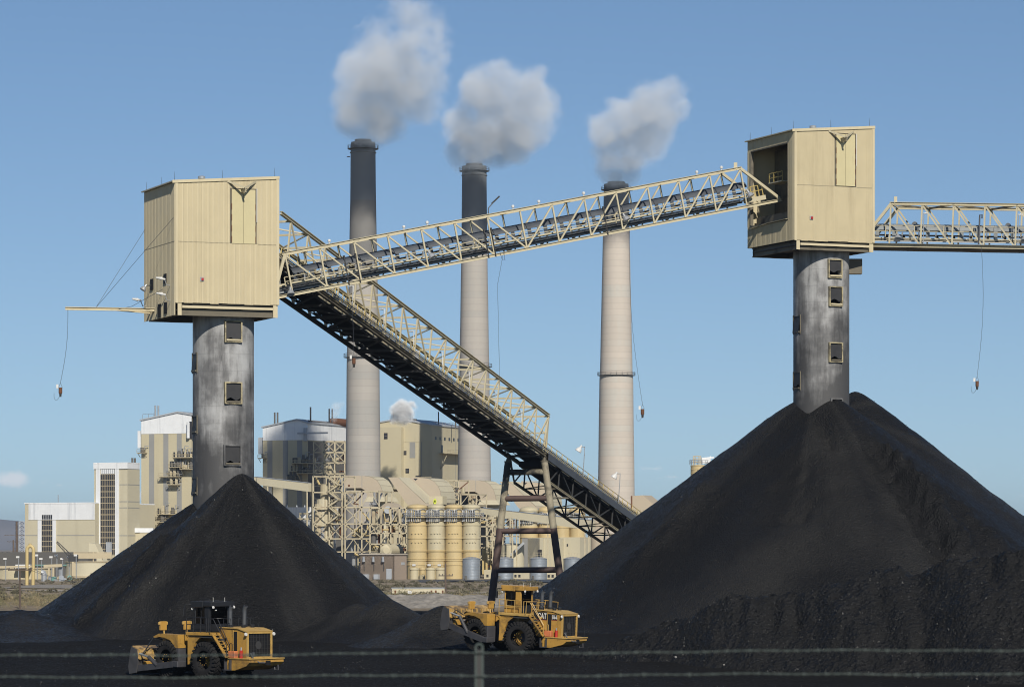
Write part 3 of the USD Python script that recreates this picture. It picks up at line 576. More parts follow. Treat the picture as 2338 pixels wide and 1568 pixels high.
tr, HRt, cr, ztr = tower('r', 'cream coal tower on a grey column, the taller one with an open side', FLr, WR, SR, zR0, ZV(298, DR), ZV(291, DR+WR*SA), ZV(569, DR), 1875, 64/F*(DR+5), 4.3, None,
    [(1889,1922,591.7,634.8,'y'),(1891,1923,654,699.5,'y'),(1891,1923,781.6,827,'t'),(1895,1923,909,935,'d'),(1813,1832,719,763,'s'),(1812,1832,848,891,'s')],
    True, (1909,1951.5,306,424), (1934,317), (1852.5,497.5), [(0,.2),(.1,SR*.5),(0,SR*.95),(WR*.48,.5),(WR*.96,.3)], .38)
tr.part('drain_box', [bx(cr+np.array([3.05,-.4,zR0-3.3]), cr+np.array([4.6,.8,zR0-1.6]))], M['girder'])
# lamps, jib boom and stays on the left tower
for (u, v, bell) in ((334,652,1),(376,638,0),(377,673,0),(321,686,0)):
    p = hit(u+12, v, HLt(-.1,0,0), -EA)
    if bell: lp = tl.part('floodlight', [lamp_shade(p-EA*.8-EZ*.25, -EZ-EA*.7, 1.3)], M['galv']); tl.part('lamp_arm', [tube(p, p-EA*.75, .05, n=6)], M['steel_dark'], parent=lp)
    else: lp = tl.part('floodlight', [cobra(p-EA*.55, -EA+EZ*.15-EB*.1, 1.15)], M['white_lamp']); tl.part('lamp_arm', [pipe([p-EZ*.6, p-EA*.35-EZ*.6, p-EA*.55-EZ*.1], .05, 6)], M['galv'], parent=lp)
bq = hit(352, 707, HLt(-.1,0,0), -EA); bt = bq+(P(149,704,bq[1]+.0)-bq); bt = P(149, 704, bq[1]-1.5)
tl.part('jib_boom', [ibeam(bt, bq+EA*.4, .30, .34, .06)], M['cream'])
kx = bt+(bq-bt)*.52
tl.part('jib_boom', [ibeam(kx, bq+EB*1.6-EZ*.18, .24, .28, .05)], M['cream'])
sk = bt+(bq-bt)*.345+EZ*.15
for (u, v) in ((331, 524), (396, 497)):
    tl.part('stay_cable', [pipe([sk, hit(u, v, HLt(-.1,0,0), -EA)], .022, 5)], M['cable'])
tl.part('stay_cable', [pipe([bt+(bq-bt)*.6, (bt+(bq-bt)*.75)+EZ*.32, hit(372, 660, HLt(-.1,0,0), -EA)], .025, 5)], M['cable'])
hung('hanging_probe', 'cylindrical brown probe hanging on a cable from the jib boom at far left', bt+(bq-bt)*.03, P(138, 903, bt[1]), .022, sway=(.25,0,0))
# ------------------------------------------------------------------ conveyors
def clamp_line(u0, v0, D0, u1, v1, D1): return P(u0, v0, D0), P(u1, v1, D1)
class Truss:
    """a gallery: p0 -> p1 along the near bottom chord, lat towards the far side"""
    def __init__(s, t, p0, p1, width, h, flip=1):
        s.t = t; s.p0, s.p1 = np.asarray(p0, float), np.asarray(p1, float); s.L = np.linalg.norm(s.p1-s.p0); s.e = (s.p1-s.p0)/s.L
        s.lat = uz(np.cross([0,0,1], s.e))*flip; s.up = np.cross(s.lat, s.e); s.up *= np.sign(s.up[2]); s.w = width; s.h = h
    def at(s, x, y, z): return s.p0+s.e*x+s.lat*s.w*y+s.up*z
def chord(T, x0, x1, y, z, w=.30, h=.34, m='steel_cream', name='chord'):
    return T.t.part(name, ibeam(T.at(x0,y,z), T.at(x1,y,z), w, h, .05, T.up), M[m])
def member(T, a, b, w, m='steel_cream', name='diagonal', parent=None):
    return T.t.part(name, beam(T.at(*a), T.at(*b), w, w*.9, T.lat), M[m], parent=parent)
def belt_line(T, x0, x1, yc, zb, seg, hoodm, r=.92, gap=.03, lod=1):
    """the belt on its idlers, under half-round hoods, on two stringers"""
    n = max(1, round((x1-x0)/seg)); yw = r/T.w; a = np.linspace(0, np.pi, 9)
    pts = lambda x, rr: [T.at(x, yc, zb+.86)+T.lat*(-math.cos(q)*rr)+T.up*math.sin(q)*rr*.74 for q in a]
    for k in range(n):
        xa, xb = x0+(x1-x0)*k/n+gap, x0+(x1-x0)*(k+1)/n-gap
        A, B, C, D_ = pts(xa, r), pts(xb, r), pts(xa, r-.05), pts(xb, r-.05); v = np.array(A+B+C+D_); f = []
        for i in range(8): f += [[i,i+9,i+10],[i,i+10,i+1],[i+18,i+28,i+27],[i+18,i+19,i+28],[i,i+1,i+19],[i,i+19,i+18],[i+9,i+28,i+10],[i+9,i+27,i+28]]
        hp = T.t.part('hood', (v, np.array(f)), M[hoodm], smooth=40)
        for q in (.0, .5):
            xx = xa+(xb-xa)*q+.06
            T.t.part('hood_leg', [cat([beam(T.at(xx+.16,yc,zb-.02)+T.lat*s*(r-.03), T.at(xx+.16,yc,zb+.90)+T.lat*s*(r-.03), .44, .05, T.lat)]) for s in (-1,)], M[hoodm], parent=hp)
            T.t.part('idler_bracket', [beam(T.at(xx+.16+seg*.25,yc,zb)-T.lat*(r-.10), T.at(xx+.16+seg*.25+.06,yc,zb+.62)-T.lat*(r+.02), .15, .12, T.lat)], M['galv'], parent=hp)
            T.t.part('idler_roll', [tube(T.at(xx+.16+seg*.25,yc,zb+.22)-T.lat*r*.8, T.at(xx+.16+seg*.25,yc,zb+.22)+T.lat*r*.8, .12, n=7)], M['black'], parent=hp)
    T.t.part('belt', beam(T.at(x0,yc,zb+.36), T.at(x1,yc,zb+.36), r*1.5, .05, T.up), M['rubber'])
    T.t.part('stringer', beam(T.at(x0-.4,yc,zb-.14)-T.lat*(r+.02), T.at(x1+.4,yc,zb-.14)-T.lat*(r+.02), .12, .26, T.up), M['steel_cream'])
    T.t.part('stringer', beam(T.at(x0-.4,yc,zb-.14)+T.lat*(r+.02), T.at(x1+.4,yc,zb-.14)+T.lat*(r+.02), .12, .26, T.up), M['steel_cream'])
def rail(T, x0, x1, y, z, step, m, off=0., hgt=1.05):
    n = max(1, round((x1-x0)/step)); b = T.lat*off
    T.t.part('handrail', cat([tube(T.at(x0,y,z+h)+b, T.at(x1,y,z+h)+b, .045, n=5) for h in (hgt, hgt*.52)]+[tube(T.at(x0+(x1-x0)*k/n,y,z)+b, T.at(x0+(x1-x0)*k/n,y,z+hgt)+b, .06, n=5) for k in range(n+1)]), M[m])
def bell(T, p, d, s=1.):
    fp = T.t.part('floodlight', lamp_shade(p, d, s), M['galv']); return fp

# --- conveyor between the towers
A0 = P(637, 678, 346.0); A1 = P(1784, 456.5, 371.0)
t1 = Thing('conveyor_gallery', 'cream truss conveyor sloping up from the left tower to the right tower', 'conveyor', A0)
T1 = Truss(t1, A0, A1, 4.6, 4.35)
xs0 = ((667-637)/(1784-637))*T1.L*.985; xs1 = ((1709-637)/(1784-637))*T1.L*.992
N1 = 14; nodes = np.linspace(xs0, xs1, N1+1)
for y in (0., 1.):
    chord(T1, -2.0, T1.L, y, 0.); chord(T1, xs0-.3, xs1+.2, y, T1.h)
    member(T1, (xs0,y,T1.h), (-.6 if y == 0 else -.6,y,.1), .30); member(T1, (xs1,y,T1.h), (T1.L-.2,y,.2), .30)
    for k, x in enumerate(nodes):
        member(T1, (x,y,.15), (x,y,T1.h-.15), .17, name='post')
        if k < N1:
            if k < 7: member(T1, (x,y,T1.h-.15), (nodes[k+1]-.12,y,.2), .16)
            else: member(T1, (x+.12,y,.2), (nodes[k+1],y,T1.h-.15), .16)
for k, x in enumerate(nodes):
    member(T1, (x,0,0), (x,1,0), .22, 'steel_cream', 'cross_beam'); member(T1, (x,0,T1.h), (x,1,T1.h), .17, 'steel_cream', 'cross_beam')
    if k < N1: member(T1, (x,(k)%2,T1.h-.05), (nodes[k+1],(k+1)%2,T1.h-.05), .13, 'steel_cream', 'roof_brace')
belt_line(T1, xs0+1.0, xs1+1.3, .52, 1.30, nodes[1]-nodes[0], 'hood_dark')
belt_line(T1, -1.2, xs0-.4, .52, 1.30, 3.0, 'hood_dark')
for j, (yy, zz, ww, mm_) in enumerate(((.36,.70,.10,'galv'),(.52,.55,.08,'steel_dark'),(.70,.62,.09,'galv'),(.30,.90,.05,'hood_dark'),(.62,.85,.06,'steel_dark'))):
    t1.part('conduit', tube(T1.at(-1,yy,zz), T1.at(xs1+.8,yy,zz), ww, n=6), M[mm_])
t1.part('spill_pan', beam(T1.at(xs0-2,.5,.38), T1.at(xs1-.6,.5,.38), 2.3, .06, T1.up), M['hood_dark'])
t1.part('pan_edge', beam(T1.at(xs0-2,.5,.42)-T1.lat*1.2, T1.at(xs1-.6,.5,.42)-T1.lat*1.2, .05, .20, T1.up), M['hood'])
for k in range(13):
    xk = nodes[k]+(nodes[1]-nodes[0])*.45
    q = [T1.at(xk,.5,.36)-T1.lat*.9, T1.at(xk+.3,.5,-.12)-T1.lat*.9, T1.at(xk+1.2,.5,-.12)-T1.lat*.9, T1.at(xk+1.5,.5,.36)-T1.lat*.9]
    t1.part('pan_hanger', cat([beam(q[i], q[i+1], .12, .12, T1.lat) for i in range(3)]), M['steel_dark'])
rail(T1, xs0-.5, xs1+.6, .04, .95, 5.6, 'steel_cream', .05, .95)
t1.part('walkway', beam(T1.at(xs0-.5,.155,.93), T1.at(xs1+.6,.155,.93), .95, .05, T1.up), M['hood_dark'])
for k, sx in ((0,-1),(4,1),(10,1),(14,1)):
    x = nodes[k]+.35*sx; fp = bell(T1, T1.at(x,-.10,1.35 if k else .35), -T1.up*1.0-T1.lat*.4+T1.e*.25*sx, 1.55)
    t1.part('lamp_arm', tube(T1.at(nodes[k],0,1.75 if k else .6), T1.at(x,-.10,1.6 if k else .6), .05, n=5), M['steel_dark'], parent=fp)
for k, f in ((1,.3),(3,.5),(4,.2),(6,.8),(7,.6),(9,.0),(12,.6),(13,.4)):
    x = nodes[k]+f*4.0; bp_ = T1.at(x,.0,T1.h+.17)
    t1.part('warning_lamp', lathe([(.07,0),(.07,.16),(.16,.18),(.18,.34),(.10,.46)], 8, bp_), M['white_lamp'])
xa = nodes[6]+.2; ap = T1.at(xa,0,T1.h+.1)
t1.part('antenna', pipe([ap, ap+EZ*.7, ap+EZ*1.2+T1.e*.6], .06, 5), M['cable']); t1.part('antenna', beam(ap+EZ*1.1+T1.e*.4, ap+EZ*1.75+T1.e*1.35, .09, .16), M['steel_dark'])
for k, f in ((1,.62),(1,.95),(5,.8),(6,.02),(9,.5)):
    x = nodes[k]+f*4.; t1.part('cable_post', cat([tube(T1.at(x,-.03,-.2), T1.at(x+.02,-.03,2.9), .07, n=5), beam(T1.at(x,-.03,2.5), T1.at(x+.03,-.03,3.0), .22, .16)]), M['steel_dark'])
t1.part('end_plate', box(T1.at(xs1-.5,0,T1.h+.35), (.38,.08,.75)), M['steel_cream']); t1.part('end_platform', beam(T1.at(xs1+.3,.12,.65), T1.at(xs1+2.6,.12,.65), 1.1, .5, T1.up), M['steel_cream'])
rail(T1, xs1+.9, xs1+2.4, .04, .9, .5, 'rail_yellow', 0, 1.2)
xh = nodes[1]+(nodes[1]-nodes[0])*.7
hung('hanging_probe', 'brown probe on a cable before the left chimney, below the conveyor crossing', T1.at(xh,-.03,-.1), P(808, 836, T1.at(xh,0,0)[1]), .016)
xh = nodes[6]+.6
t1.part('loose_cable', pipe([T1.at(xh,-.03,.6), T1.at(xh+.15,-.03,-.6), T1.at(xh+.45,-.03,-.75), T1.at(xh+.5,-.03,.2)], .025, 5), M['cable'])
t1.part('drop_cable', pipe([T1.at(xh+.35,-.03,-.1), P(1136,650,T1.at(xh,0,0)[1]), P(1141,880,T1.at(xh,0,0)[1])], .018, 5), M['cable'])
xh = nodes[10]+.75
hung('hanging_probe', 'grey probe on a long cable beside the right chimney', T1.at(xh,-.03,-.1), P(1467, 951, T1.at(xh,0,0)[1]), .018, sway=(-.5,0,0))

# --- conveyor leaving to the right of the right tower
Dc = DR+WR*SA
c0 = P(1984, 560, Dc+1.2); c1 = P(2420, 567.3, Dc-4.5)
t3 = Thing('conveyor_gallery', 'level cream truss conveyor leaving the right tower towards the right edge', 'conveyor', c0)
T3 = Truss(t3, c0, c1, 5.0, 4.75)
x30 = (2032-1984)/(2420-1984)*T3.L; pn = 72./(2420-1984)*T3.L
n3 = np.array([x30+pn*k-.05 for k in range(6)]); x3e = T3.L
for y in (0., 1.):
    chord(T3, -2., x3e, y, 0.); chord(T3, x30-.2, x3e, y, T3.h); member(T3, (x30,y,T3.h), (x30-3.4,y,.2), .32)
    for k, x in enumerate(n3):
        member(T3, (x,y,.15), (x,y,T3.h-.1), .18, name='post')
        if k < 5: member(T3, (x,y,T3.h-.1), (n3[k+1]-.15,y,.2), .17)
for k, x in enumerate(n3):
    member(T3, (x,0,-.05), (x,1,-.05), .24, 'girder', 'cross_beam'); member(T3, (x,0,T3.h), (x,1,T3.h), .18, 'steel_cream', 'cross_beam')
    if k < 5: member(T3, (x,(k)%2,T3.h-.05), (n3[k+1],(k+1)%2,T3.h-.05), .2, 'girder', 'roof_brace')
belt_line(T3, -1.5, x3e, .52, 1.05, pn, 'hood', 1.05, .02)
t3.part('deck', beam(T3.at(-2,.5,-.1), T3.at(x3e,.5,-.1), 4.3, .12, T3.up), M['steel_dark'])
t3.part('walkway', beam(T3.at(-2,-.02,.22), T3.at(x3e,-.02,.22), .5, .06, T3.up), M['hood'])
rail(T3, -1.5, x3e, .05, 1.02, 3.1, 'steel_cream', 0, 1.25)
t3.part('conduit', tube(T3.at(-1,.1,.55), T3.at(x3e,.1,.55), .06, n=5), M['white_lamp']); t3.part('conduit', tube(T3.at(-1,.12,.8), T3.at(x3e,.12,.8), .05, n=5), M['hood_dark'])
for k in (0, 4): bell(T3, T3.at(n3[k]+1.0,-.10,.95), -EZ-T3.lat*.8+T3.e*.2, 1.6)
for k in (0, 3):
    fp = bell(T3, T3.at(n3[k]+2.0,1,3.0), -EZ*.5-T3.lat+T3.e*.2, 1.25)
    t3.part('lamp_arm', tube(T3.at(n3[k]+1.6,1,1.4), T3.at(n3[k]+2.0,1,3.2), .06, n=5), M['cable'], parent=fp)
for k in (1, 4): 
    fp = t3.part('floodlight', cobra(T3.at(n3[k]+.2,0,3.7), T3.e, .7), M['white_lamp']); t3.part('lamp_arm', tube(T3.at(n3[k]+.3,0,.2), T3.at(n3[k]+.22,0,3.7), .05, n=5), M['galv'], parent=fp)
t3.part('hook_post', pipe([T3.at(n3[2]+3.0,-.02,.3), T3.at(n3[2]+3.0,-.02,3.6), T3.at(n3[2]+3.25,-.02,3.6), T3.at(n3[2]+3.25,-.02,3.2)], .09, 5), M['cable'])
t3.part('end_plate', box(T3.at(x30+.45,0,T3.h+.4), (.36,.08,.75)), M['steel_cream'])
xh = n3[3]-.2
hung('hanging_probe', 'grey probe on a cable below the conveyor at the right edge', T3.at(xh,-.03,0), P(2231, 887, T3.at(xh,0,0)[1]), .02, sway=(.4,0,0))

# --- the long incline that passes behind the left tower and goes down behind the right pile
q1, q2 = P(646, 682, 361.7), P(1157, 1039.5, 425.)
dv = (q2-q1)/np.linalg.norm(q2-q1); Lb = np.linalg.norm(q2-q1)
q0 = q1-dv*13.2; q3 = q2+dv*Lb*1.12
t2 = Thing('conveyor_gallery', 'long cream truss conveyor running down behind the left tower to the ground', 'conveyor', (*q3[:2], 0))
T2 = Truss(t2, q0, q3, 5.25, 5.35, -1)          # y = 0 left edge, y = 1 right edge
LB = Lb+13.2
def x_at_u(T, y, z, u):
    lo, hi = 0., T.L
    for _ in range(50):
        m = (lo+hi)/2; p = T.at(m,y,z); lo, hi = (m, hi) if CX+p[0]/p[1]*F < u else (lo, m)
    return lo
xe = x_at_u(T2, 1, T2.h, 1253)
n2 = np.linspace(2.6, xe, 19)
for y in (0., 1.):
    chord(T2, 0, LB+.5, y, 0., .34, .42, 'steel_dark' if y == 0 else 'girder'); chord(T2, 0, xe+.15, y, T2.h, .34, .36)
    for k, x in enumerate(n2):
        member(T2, (x,y,.15), (x,y,T2.h-.12), .18, name='post')
        if k < 18:
            if k < 9: member(T2, (x,y,T2.h-.1), (n2[k+1]-.15,y,.2), .17)
            else: member(T2, (x+.15,y,.2), (n2[k+1],y,T2.h-.1), .17)
    member(T2, (xe-.1,y,T2.h), (LB-.6,y,.1), .30, name='post')
for k, x in enumerate(n2):
    member(T2, (x,0,T2.h-.1), (x,1,T2.h-.1), .22, 'steel_cream', 'cross_beam'); member(T2, (x,0,-.02), (x,1,-.02), .30, 'steel_dark', 'cross_beam')
    if k < 18:
        member(T2, (x,(k)%2,T2.h-.12), (n2[k+1],(k+1)%2,T2.h-.12), .13, 'steel_cream', 'roof_brace'); member(T2, (x,(k+1)%2,-.03), (n2[k+1],(k)%2,-.03), .2, 'steel_dark', 'floor_brace')
member(T2, (xe-.9,0,T2.h*.52), (xe-.9,1,T2.h*.52), .2, 'steel_cream', 'cross_beam')
for s in (0, 1): member(T2, (xe-.9,s,T2.h*.52), (xe-.4,.5,T2.h-.3), .14, 'steel_cream', 'portal_brace')
XE = T2.L
belt_line(T2, 0.5, XE, .46, .95, 5.2, 'hood', .9, .03)
t2.part('belt_pan', beam(T2.at(0,.46,.28), T2.at(LB+.5,.46,.28), 2.1, .10, T2.up), M['black'])
for k in range(34):      # walkway gratings, with gaps that let the sky through
    xa, xb = LB*k/34+.25, LB*(k+1)/34-.25
    t2.part('grating', beam(T2.at(xa,.865,.62), T2.at(xb,.865,.62), 1.05, .05, T2.up), M['steel_dark']); t2.part('grating', beam(T2.at(xa,.155,.32), T2.at(xb,.155,.32), .74, .05, T2.up), M['black'])
for yy, zz, mm_, rr_ in ((1.04,.35,'hood_dark',.07),(1.05,.62,'galv',.05),(1.03,.9,'hood_dark',.06),(.24,.1,'steel_dark',.06),(.72,.15,'steel_dark',.09),(.8,.05,'black',.05)):
    t2.part('conduit', tube(T2.at(0,yy,zz), T2.at(XE,yy,zz), rr_, n=6), M[mm_])
rail(T2, 1.0, XE, .985, .62, 2.05, 'rail_yellow', .08, 1.1); rail(T2, 1.0, XE, .76, .62, 2.05, 'rail_yellow', 0, 1.1)
for k in range(2, 18, 2):
    fp = t2.part('floodlight', cobra(T2.at(n2[k]+.1,.93,3.6), -T2.lat+T2.e*.2, .75), M['white_lamp']); t2.part('lamp_arm', tube(T2.at(n2[k]+.1,.97,.8), T2.at(n2[k]+.1,.93,3.6), .05, n=5), M['galv'], parent=fp)
for x, m_ in ((n2[9]-1.2,'galv'),(n2[16]+.3,'galv'),(n2[17]+2.6,'galv')):
    t2.part('switch_box', box(T2.at(x,.80,1.5), (.6,.5,1.3)), M[m_])
# lower span: deck carried by trusses hanging underneath
dz = 2.9; xl = np.linspace(LB+1.0, XE-2., 15)
for y in (0.04, .96):
    chord(T2, LB-.5, XE, y, 0., .34, .42, 'girder'); chord(T2, xl[0]+1.8, XE, y, -dz, .26, .30, 'steel_cream' if y > .5 else 'girder')
    member(T2, (xl[0]-.3,y,-.2), (xl[0]+1.9,y,-dz), .2, 'girder')
    for k, x in enumerate(xl):
        if k: member(T2, (x,y,-.2), (x,y,-dz+.1), .17, 'steel_dark', 'post')
        if k < 14: member(T2, (x if k else x+1.9,y,-dz+.1) if k%2 == 0 else (x,y,-.2), (xl[k+1],y,-.2) if k%2 == 0 else (xl[k+1],y,-dz+.1), .15, 'steel_dark')
for k, x in enumerate(xl[1:]):
    member(T2, (x,.04,-dz), (x,.96,-dz), .14, 'girder', 'cross_beam'); member(T2, (x-2.2,.04 if k%2 else .96,-dz), (x,.96 if k%2 else .04,-dz), .12, 'girder', 'floor_brace'); member(T2, (x,.04,-.1), (x,.96,-.1), .3, 'steel_dark', 'cross_beam')
t2.part('belt_pan', beam(T2.at(LB+.6,.46,.25), T2.at(XE,.46,.25), 2.6, .10, T2.up), M['black'])
t2.part('return_tray', beam(T2.at(LB+1.5,.5,-.75), T2.at(XE,.5,-.75), 2.8, .7, T2.up), M['black']); t2.part('side_skirt', beam(T2.at(LB+.6,1.06,-.05), T2.at(XE,1.06,-.05), .06, .95, T2.up), M['hood_dark']); t2.part('walkway', beam(T2.at(LB+.6,.90,.55), T2.at(XE,.90,.55), .95, .05, T2.up), M['steel_dark'])
for k, u in enumerate((1333, 1414)):
    x = x_at_u(T2, 1.05, .6, u-2); b = T2.at(x,1.05,.6)
    lp = Thing('lamp_post', ('lamp post on the lower incline, in front of the right chimney, the upper of two','lamp post on the lower incline, in front of the right chimney, the lower of two')[k], 'lamp post', b, group='lamp posts on the incline')
    lp.part('pole', tube(b, b+np.array([.25,0,4.0]), .07, .05, 6), M['galv']); lp.part('lamp_head', lamp_shade(b+np.array([-.45,0,3.7]), (-.5,0,-.8), 1.7), M['white_lamp']); lp.part('arm', tube(b+np.array([.25,0,3.95]), b+np.array([-.4,0,3.95]), .05, n=5), M['galv'])

# --- the pipe trestle under the incline
M['trestle'] = mat('trestle', (.105,.070,.062), .6, .25, .35, dirt=(.03,.028,.027), damt=.7, dscale=.16, dlo=.50, dhi=.68)
M['trestle_top'] = mat('trestle_top', (.36,.32,.23), .6, .15, .4, dirt=(.03,.028,.026), damt=.95, dscale=.22, dlo=.46, dhi=.62)
Dt = (T2.at(LB-.2,0,0)[1]+T2.at(LB-.2,1,0)[1])/2
tb = Thing('trestle', 'tall A shaped pipe trestle with rusty legs carrying the incline', 'trestle', (XU(1200,Dt), Dt, 0))
def leg(u0, v0, u1, v1, r0, r1, Dl):
    p, q = P(u0, v0, Dl), P(u1, v1, Dl); m = P(u0+(u1-u0)*.42, v0+(v1-v0)*.42, Dl)
    tb.part('leg', cat([tube(p, m, r0, (r0+r1)/2, 18)]), M['trestle_top'], smooth=40); tb.part('leg', cat([tube(m, q, (r0+r1)/2, r1, 18)]), M['trestle'], smooth=40)
    tb.part('leg_cap', tube(p-EZ*.05, p+EZ*.12, r0*1.15, n=18), M['girder']); tb.part('bearing', cat([tube(p+EZ*.1, p+EZ*.5, r0*.75, r0*.35, 10), tube(p+EZ*.45, p+EZ*.9, r0*.3, r0*.5, 10)]), M['girder'])
DtL, DtR = T2.at(LB-.2,.03,0)[1], T2.at(LB-.2,.97,0)[1]
leg(1160, 1054, 1117, 1250+9/DtL*F+6, .44, .50, DtL); leg(1243, 1053, 1292, 1250+9/DtR*F+6, .44, .50, DtR)
for v, m_ in ((1077,'trestle_top'),(1137,'trestle'),(1211,'trestle'),(1300,'trestle')):
    ul = 1160+(v-1054)*(1117-1160)/(1250+9/DtL*F+6-1054); ur = 1243+(v-1053)*(1292-1243)/(1250+9/DtR*F+6-1053)
    tb.part('brace', tube(P(ul, v+1, DtL), P(ur, v, DtR), .38, n=16), M[m_], smooth=40)
# ------------------------------------------------------------------ the power station behind
PSI = math.radians(23.); FA, FB = np.array([math.cos(PSI), -math.sin(PSI), 0]), np.array([math.sin(PSI), math.cos(PSI), 0])   # along the fronts, and back
M['tan'] = mat('tan', (.57,.51,.35), .7, .05, .05, dirt=(.34,.30,.22), damt=.3, dscale=.12, dstretch=(1,1,.1))
M['tan_pale'] = mat('tan_pale', (.60,.55,.40), .7, .05, .05, dirt=(.36,.31,.22), damt=.3, dscale=.12, dstretch=(1,1,.1))
M['stripe'] = mat('stripe', (.315,.315,.30), .6, .07, .2, dstretch=(1,1,.2))
M['plate_white'] = mat('plate_white', (.84,.86,.87), .5, .05, .3, dirt=(.42,.45,.48), damt=.5, dscale=.5, dstretch=(1.5,1.5,.06))
M['plate_grey'] = mat('plate_grey', (.43,.46,.49), .5, .07, .35, dstretch=(1,1,.1), dirt=(.55,.58,.60), damt=.5, dscale=.6)
M['pane'] = mat('pane', (.045,.045,.05), .25, .3, .4, spec=.6)
M['trim_tan'] = mat('trim_tan', (.53,.45,.30), .6, .06, .5)
M['silo_gold'] = mat('silo_gold', (.60,.475,.25), .55, .07, .25, dirt=(.40,.25,.10), damt=.35, dscale=.4, dstretch=(1,1,.15))
M['silo_cream'] = mat('silo_cream', (.56,.50,.34), .55, .06, .25, dirt=(.36,.29,.18), damt=.35, dscale=.4, dstretch=(1,1,.15))
M['frame'] = mat('frame', (.50,.44,.30), .6, .12, .5, dirt=(.22,.12,.06), damt=.5, dscale=.3)
M['brown'] = mat('brown', (.40,.325,.26), .7, .05, .2); M['roof_brown'] = mat('roof_brown', (.50,.45,.38), .6, .05, .2)
M['grey_wall'] = mat('grey_wall', (.135,.13,.12), .8, .06, .1); M['pipe_yellow'] = mat('pipe_yellow', (.60,.47,.22), .55, .06, .5)
M['pinkish'] = mat('pinkish', (.47,.40,.30), .75, .05, .15); M['teal'] = mat('teal', (.15,.30,.27), .6)
M['hivis'] = mat('hivis', (.62,.72,.06), .6, .05); M['wood'] = mat('wood', (.13,.10,.08), .85, .2, 1.)
def stackmat(name, c1, c2, ztop, seed):
    c1, c2 = np.array(c1)*KA, np.array(c2)*KA
    N = {'g': ('geometry', {}), 'sx': ('separate_xyz', {}), 'zz': ('math', {'math_type': 'multiply', 'value2': 1/2.25}), 'fl': ('math', {'math_type': 'floor'}), 'fr': ('math', {'math_type': 'fraction'}),
      'wn': ('white_noise_texture', {'dimensions': '1D'}), 'o': ('math', {'math_type': 'add', 'value2': seed*17.3}), 'ln': ('math', {'math_type': 'less_than', 'value2': .10}), 'lm': ('math', {'math_type': 'multiply', 'value2': .16}),
      'm': ('mapping', {'scale': (.5,.5,.05)}), 'n': ('noise_texture', {'scale': 1., 'detail': 7., 'roughness': .65}), 'n2': ('noise_texture', {'dimensions': '1D', 'scale': .055, 'detail': 3., 'roughness': .6}),
      'a': ('math', {'math_type': 'multiply_add', 'value2': .35}), 'nn': ('math', {'math_type': 'multiply_add', 'value2': .55}), 'b': ('math', {'math_type': 'multiply', 'value2': .6}),
      'r': ('rgb_ramp', {'ramp': [(.30, np.array(c1)*.86), (.55, np.array(c1)), (.72, np.array(c2)), (.9, np.array(c2)*1.06)]}), 'mx': ('mix', {'color2': (.16,.15,.14)}),
      'p': ('principled_bsdf', {'roughness': .8, 'specular_ior_level': .2})}
    return usdkit.material(stage, f'/World/Looks/{name}', N, [('g.position','sx.vector'),('sx.z','zz.value1'),('zz.value','fl.value1'),('zz.value','fr.value1'),('fl.value','o.value1'),('o.value','wn.w'),
      ('g.position','m.vector'),('m.vector','n.vector'),('sx.z','n2.w'),('wn.value','a.value1'),('n.fac','b.value1'),('b.value','a.value3'),('n2.fac','nn.value1'),('a.value','nn.value3'),('nn.value','r.fac'),
      ('fr.value','ln.value1'),('ln.value','lm.value1'),('lm.value','mx.fac'),('r.color','mx.color1'),('mx.color','p.base_color')], surface='p.BSDF')
M['stack_l'] = stackmat('stack_l', (.39,.38,.355), (.42,.395,.36), 0, 1.); M['stack_m'] = stackmat('stack_m', (.42,.405,.375), (.45,.42,.38), 0, 2.); M['stack_r'] = stackmat('stack_r', (.56,.535,.48), (.56,.505,.44), 0, 3.)
M['stack_cap'] = mat('stack_cap', (.19,.205,.22), .7, .08, .2, dstretch=(1,1,.2)); M['stack_cap_brown'] = mat('stack_cap_brown', (.20,.195,.185), .75, .10, .15, dirt=(.28,.27,.25), damt=.5, dscale=.08)
M['stack_cap_dark'] = mat('stack_cap_dark', (.085,.09,.095), .7, .1, .2)
M['lip'] = mat('lip', (.055,.055,.06), .7)

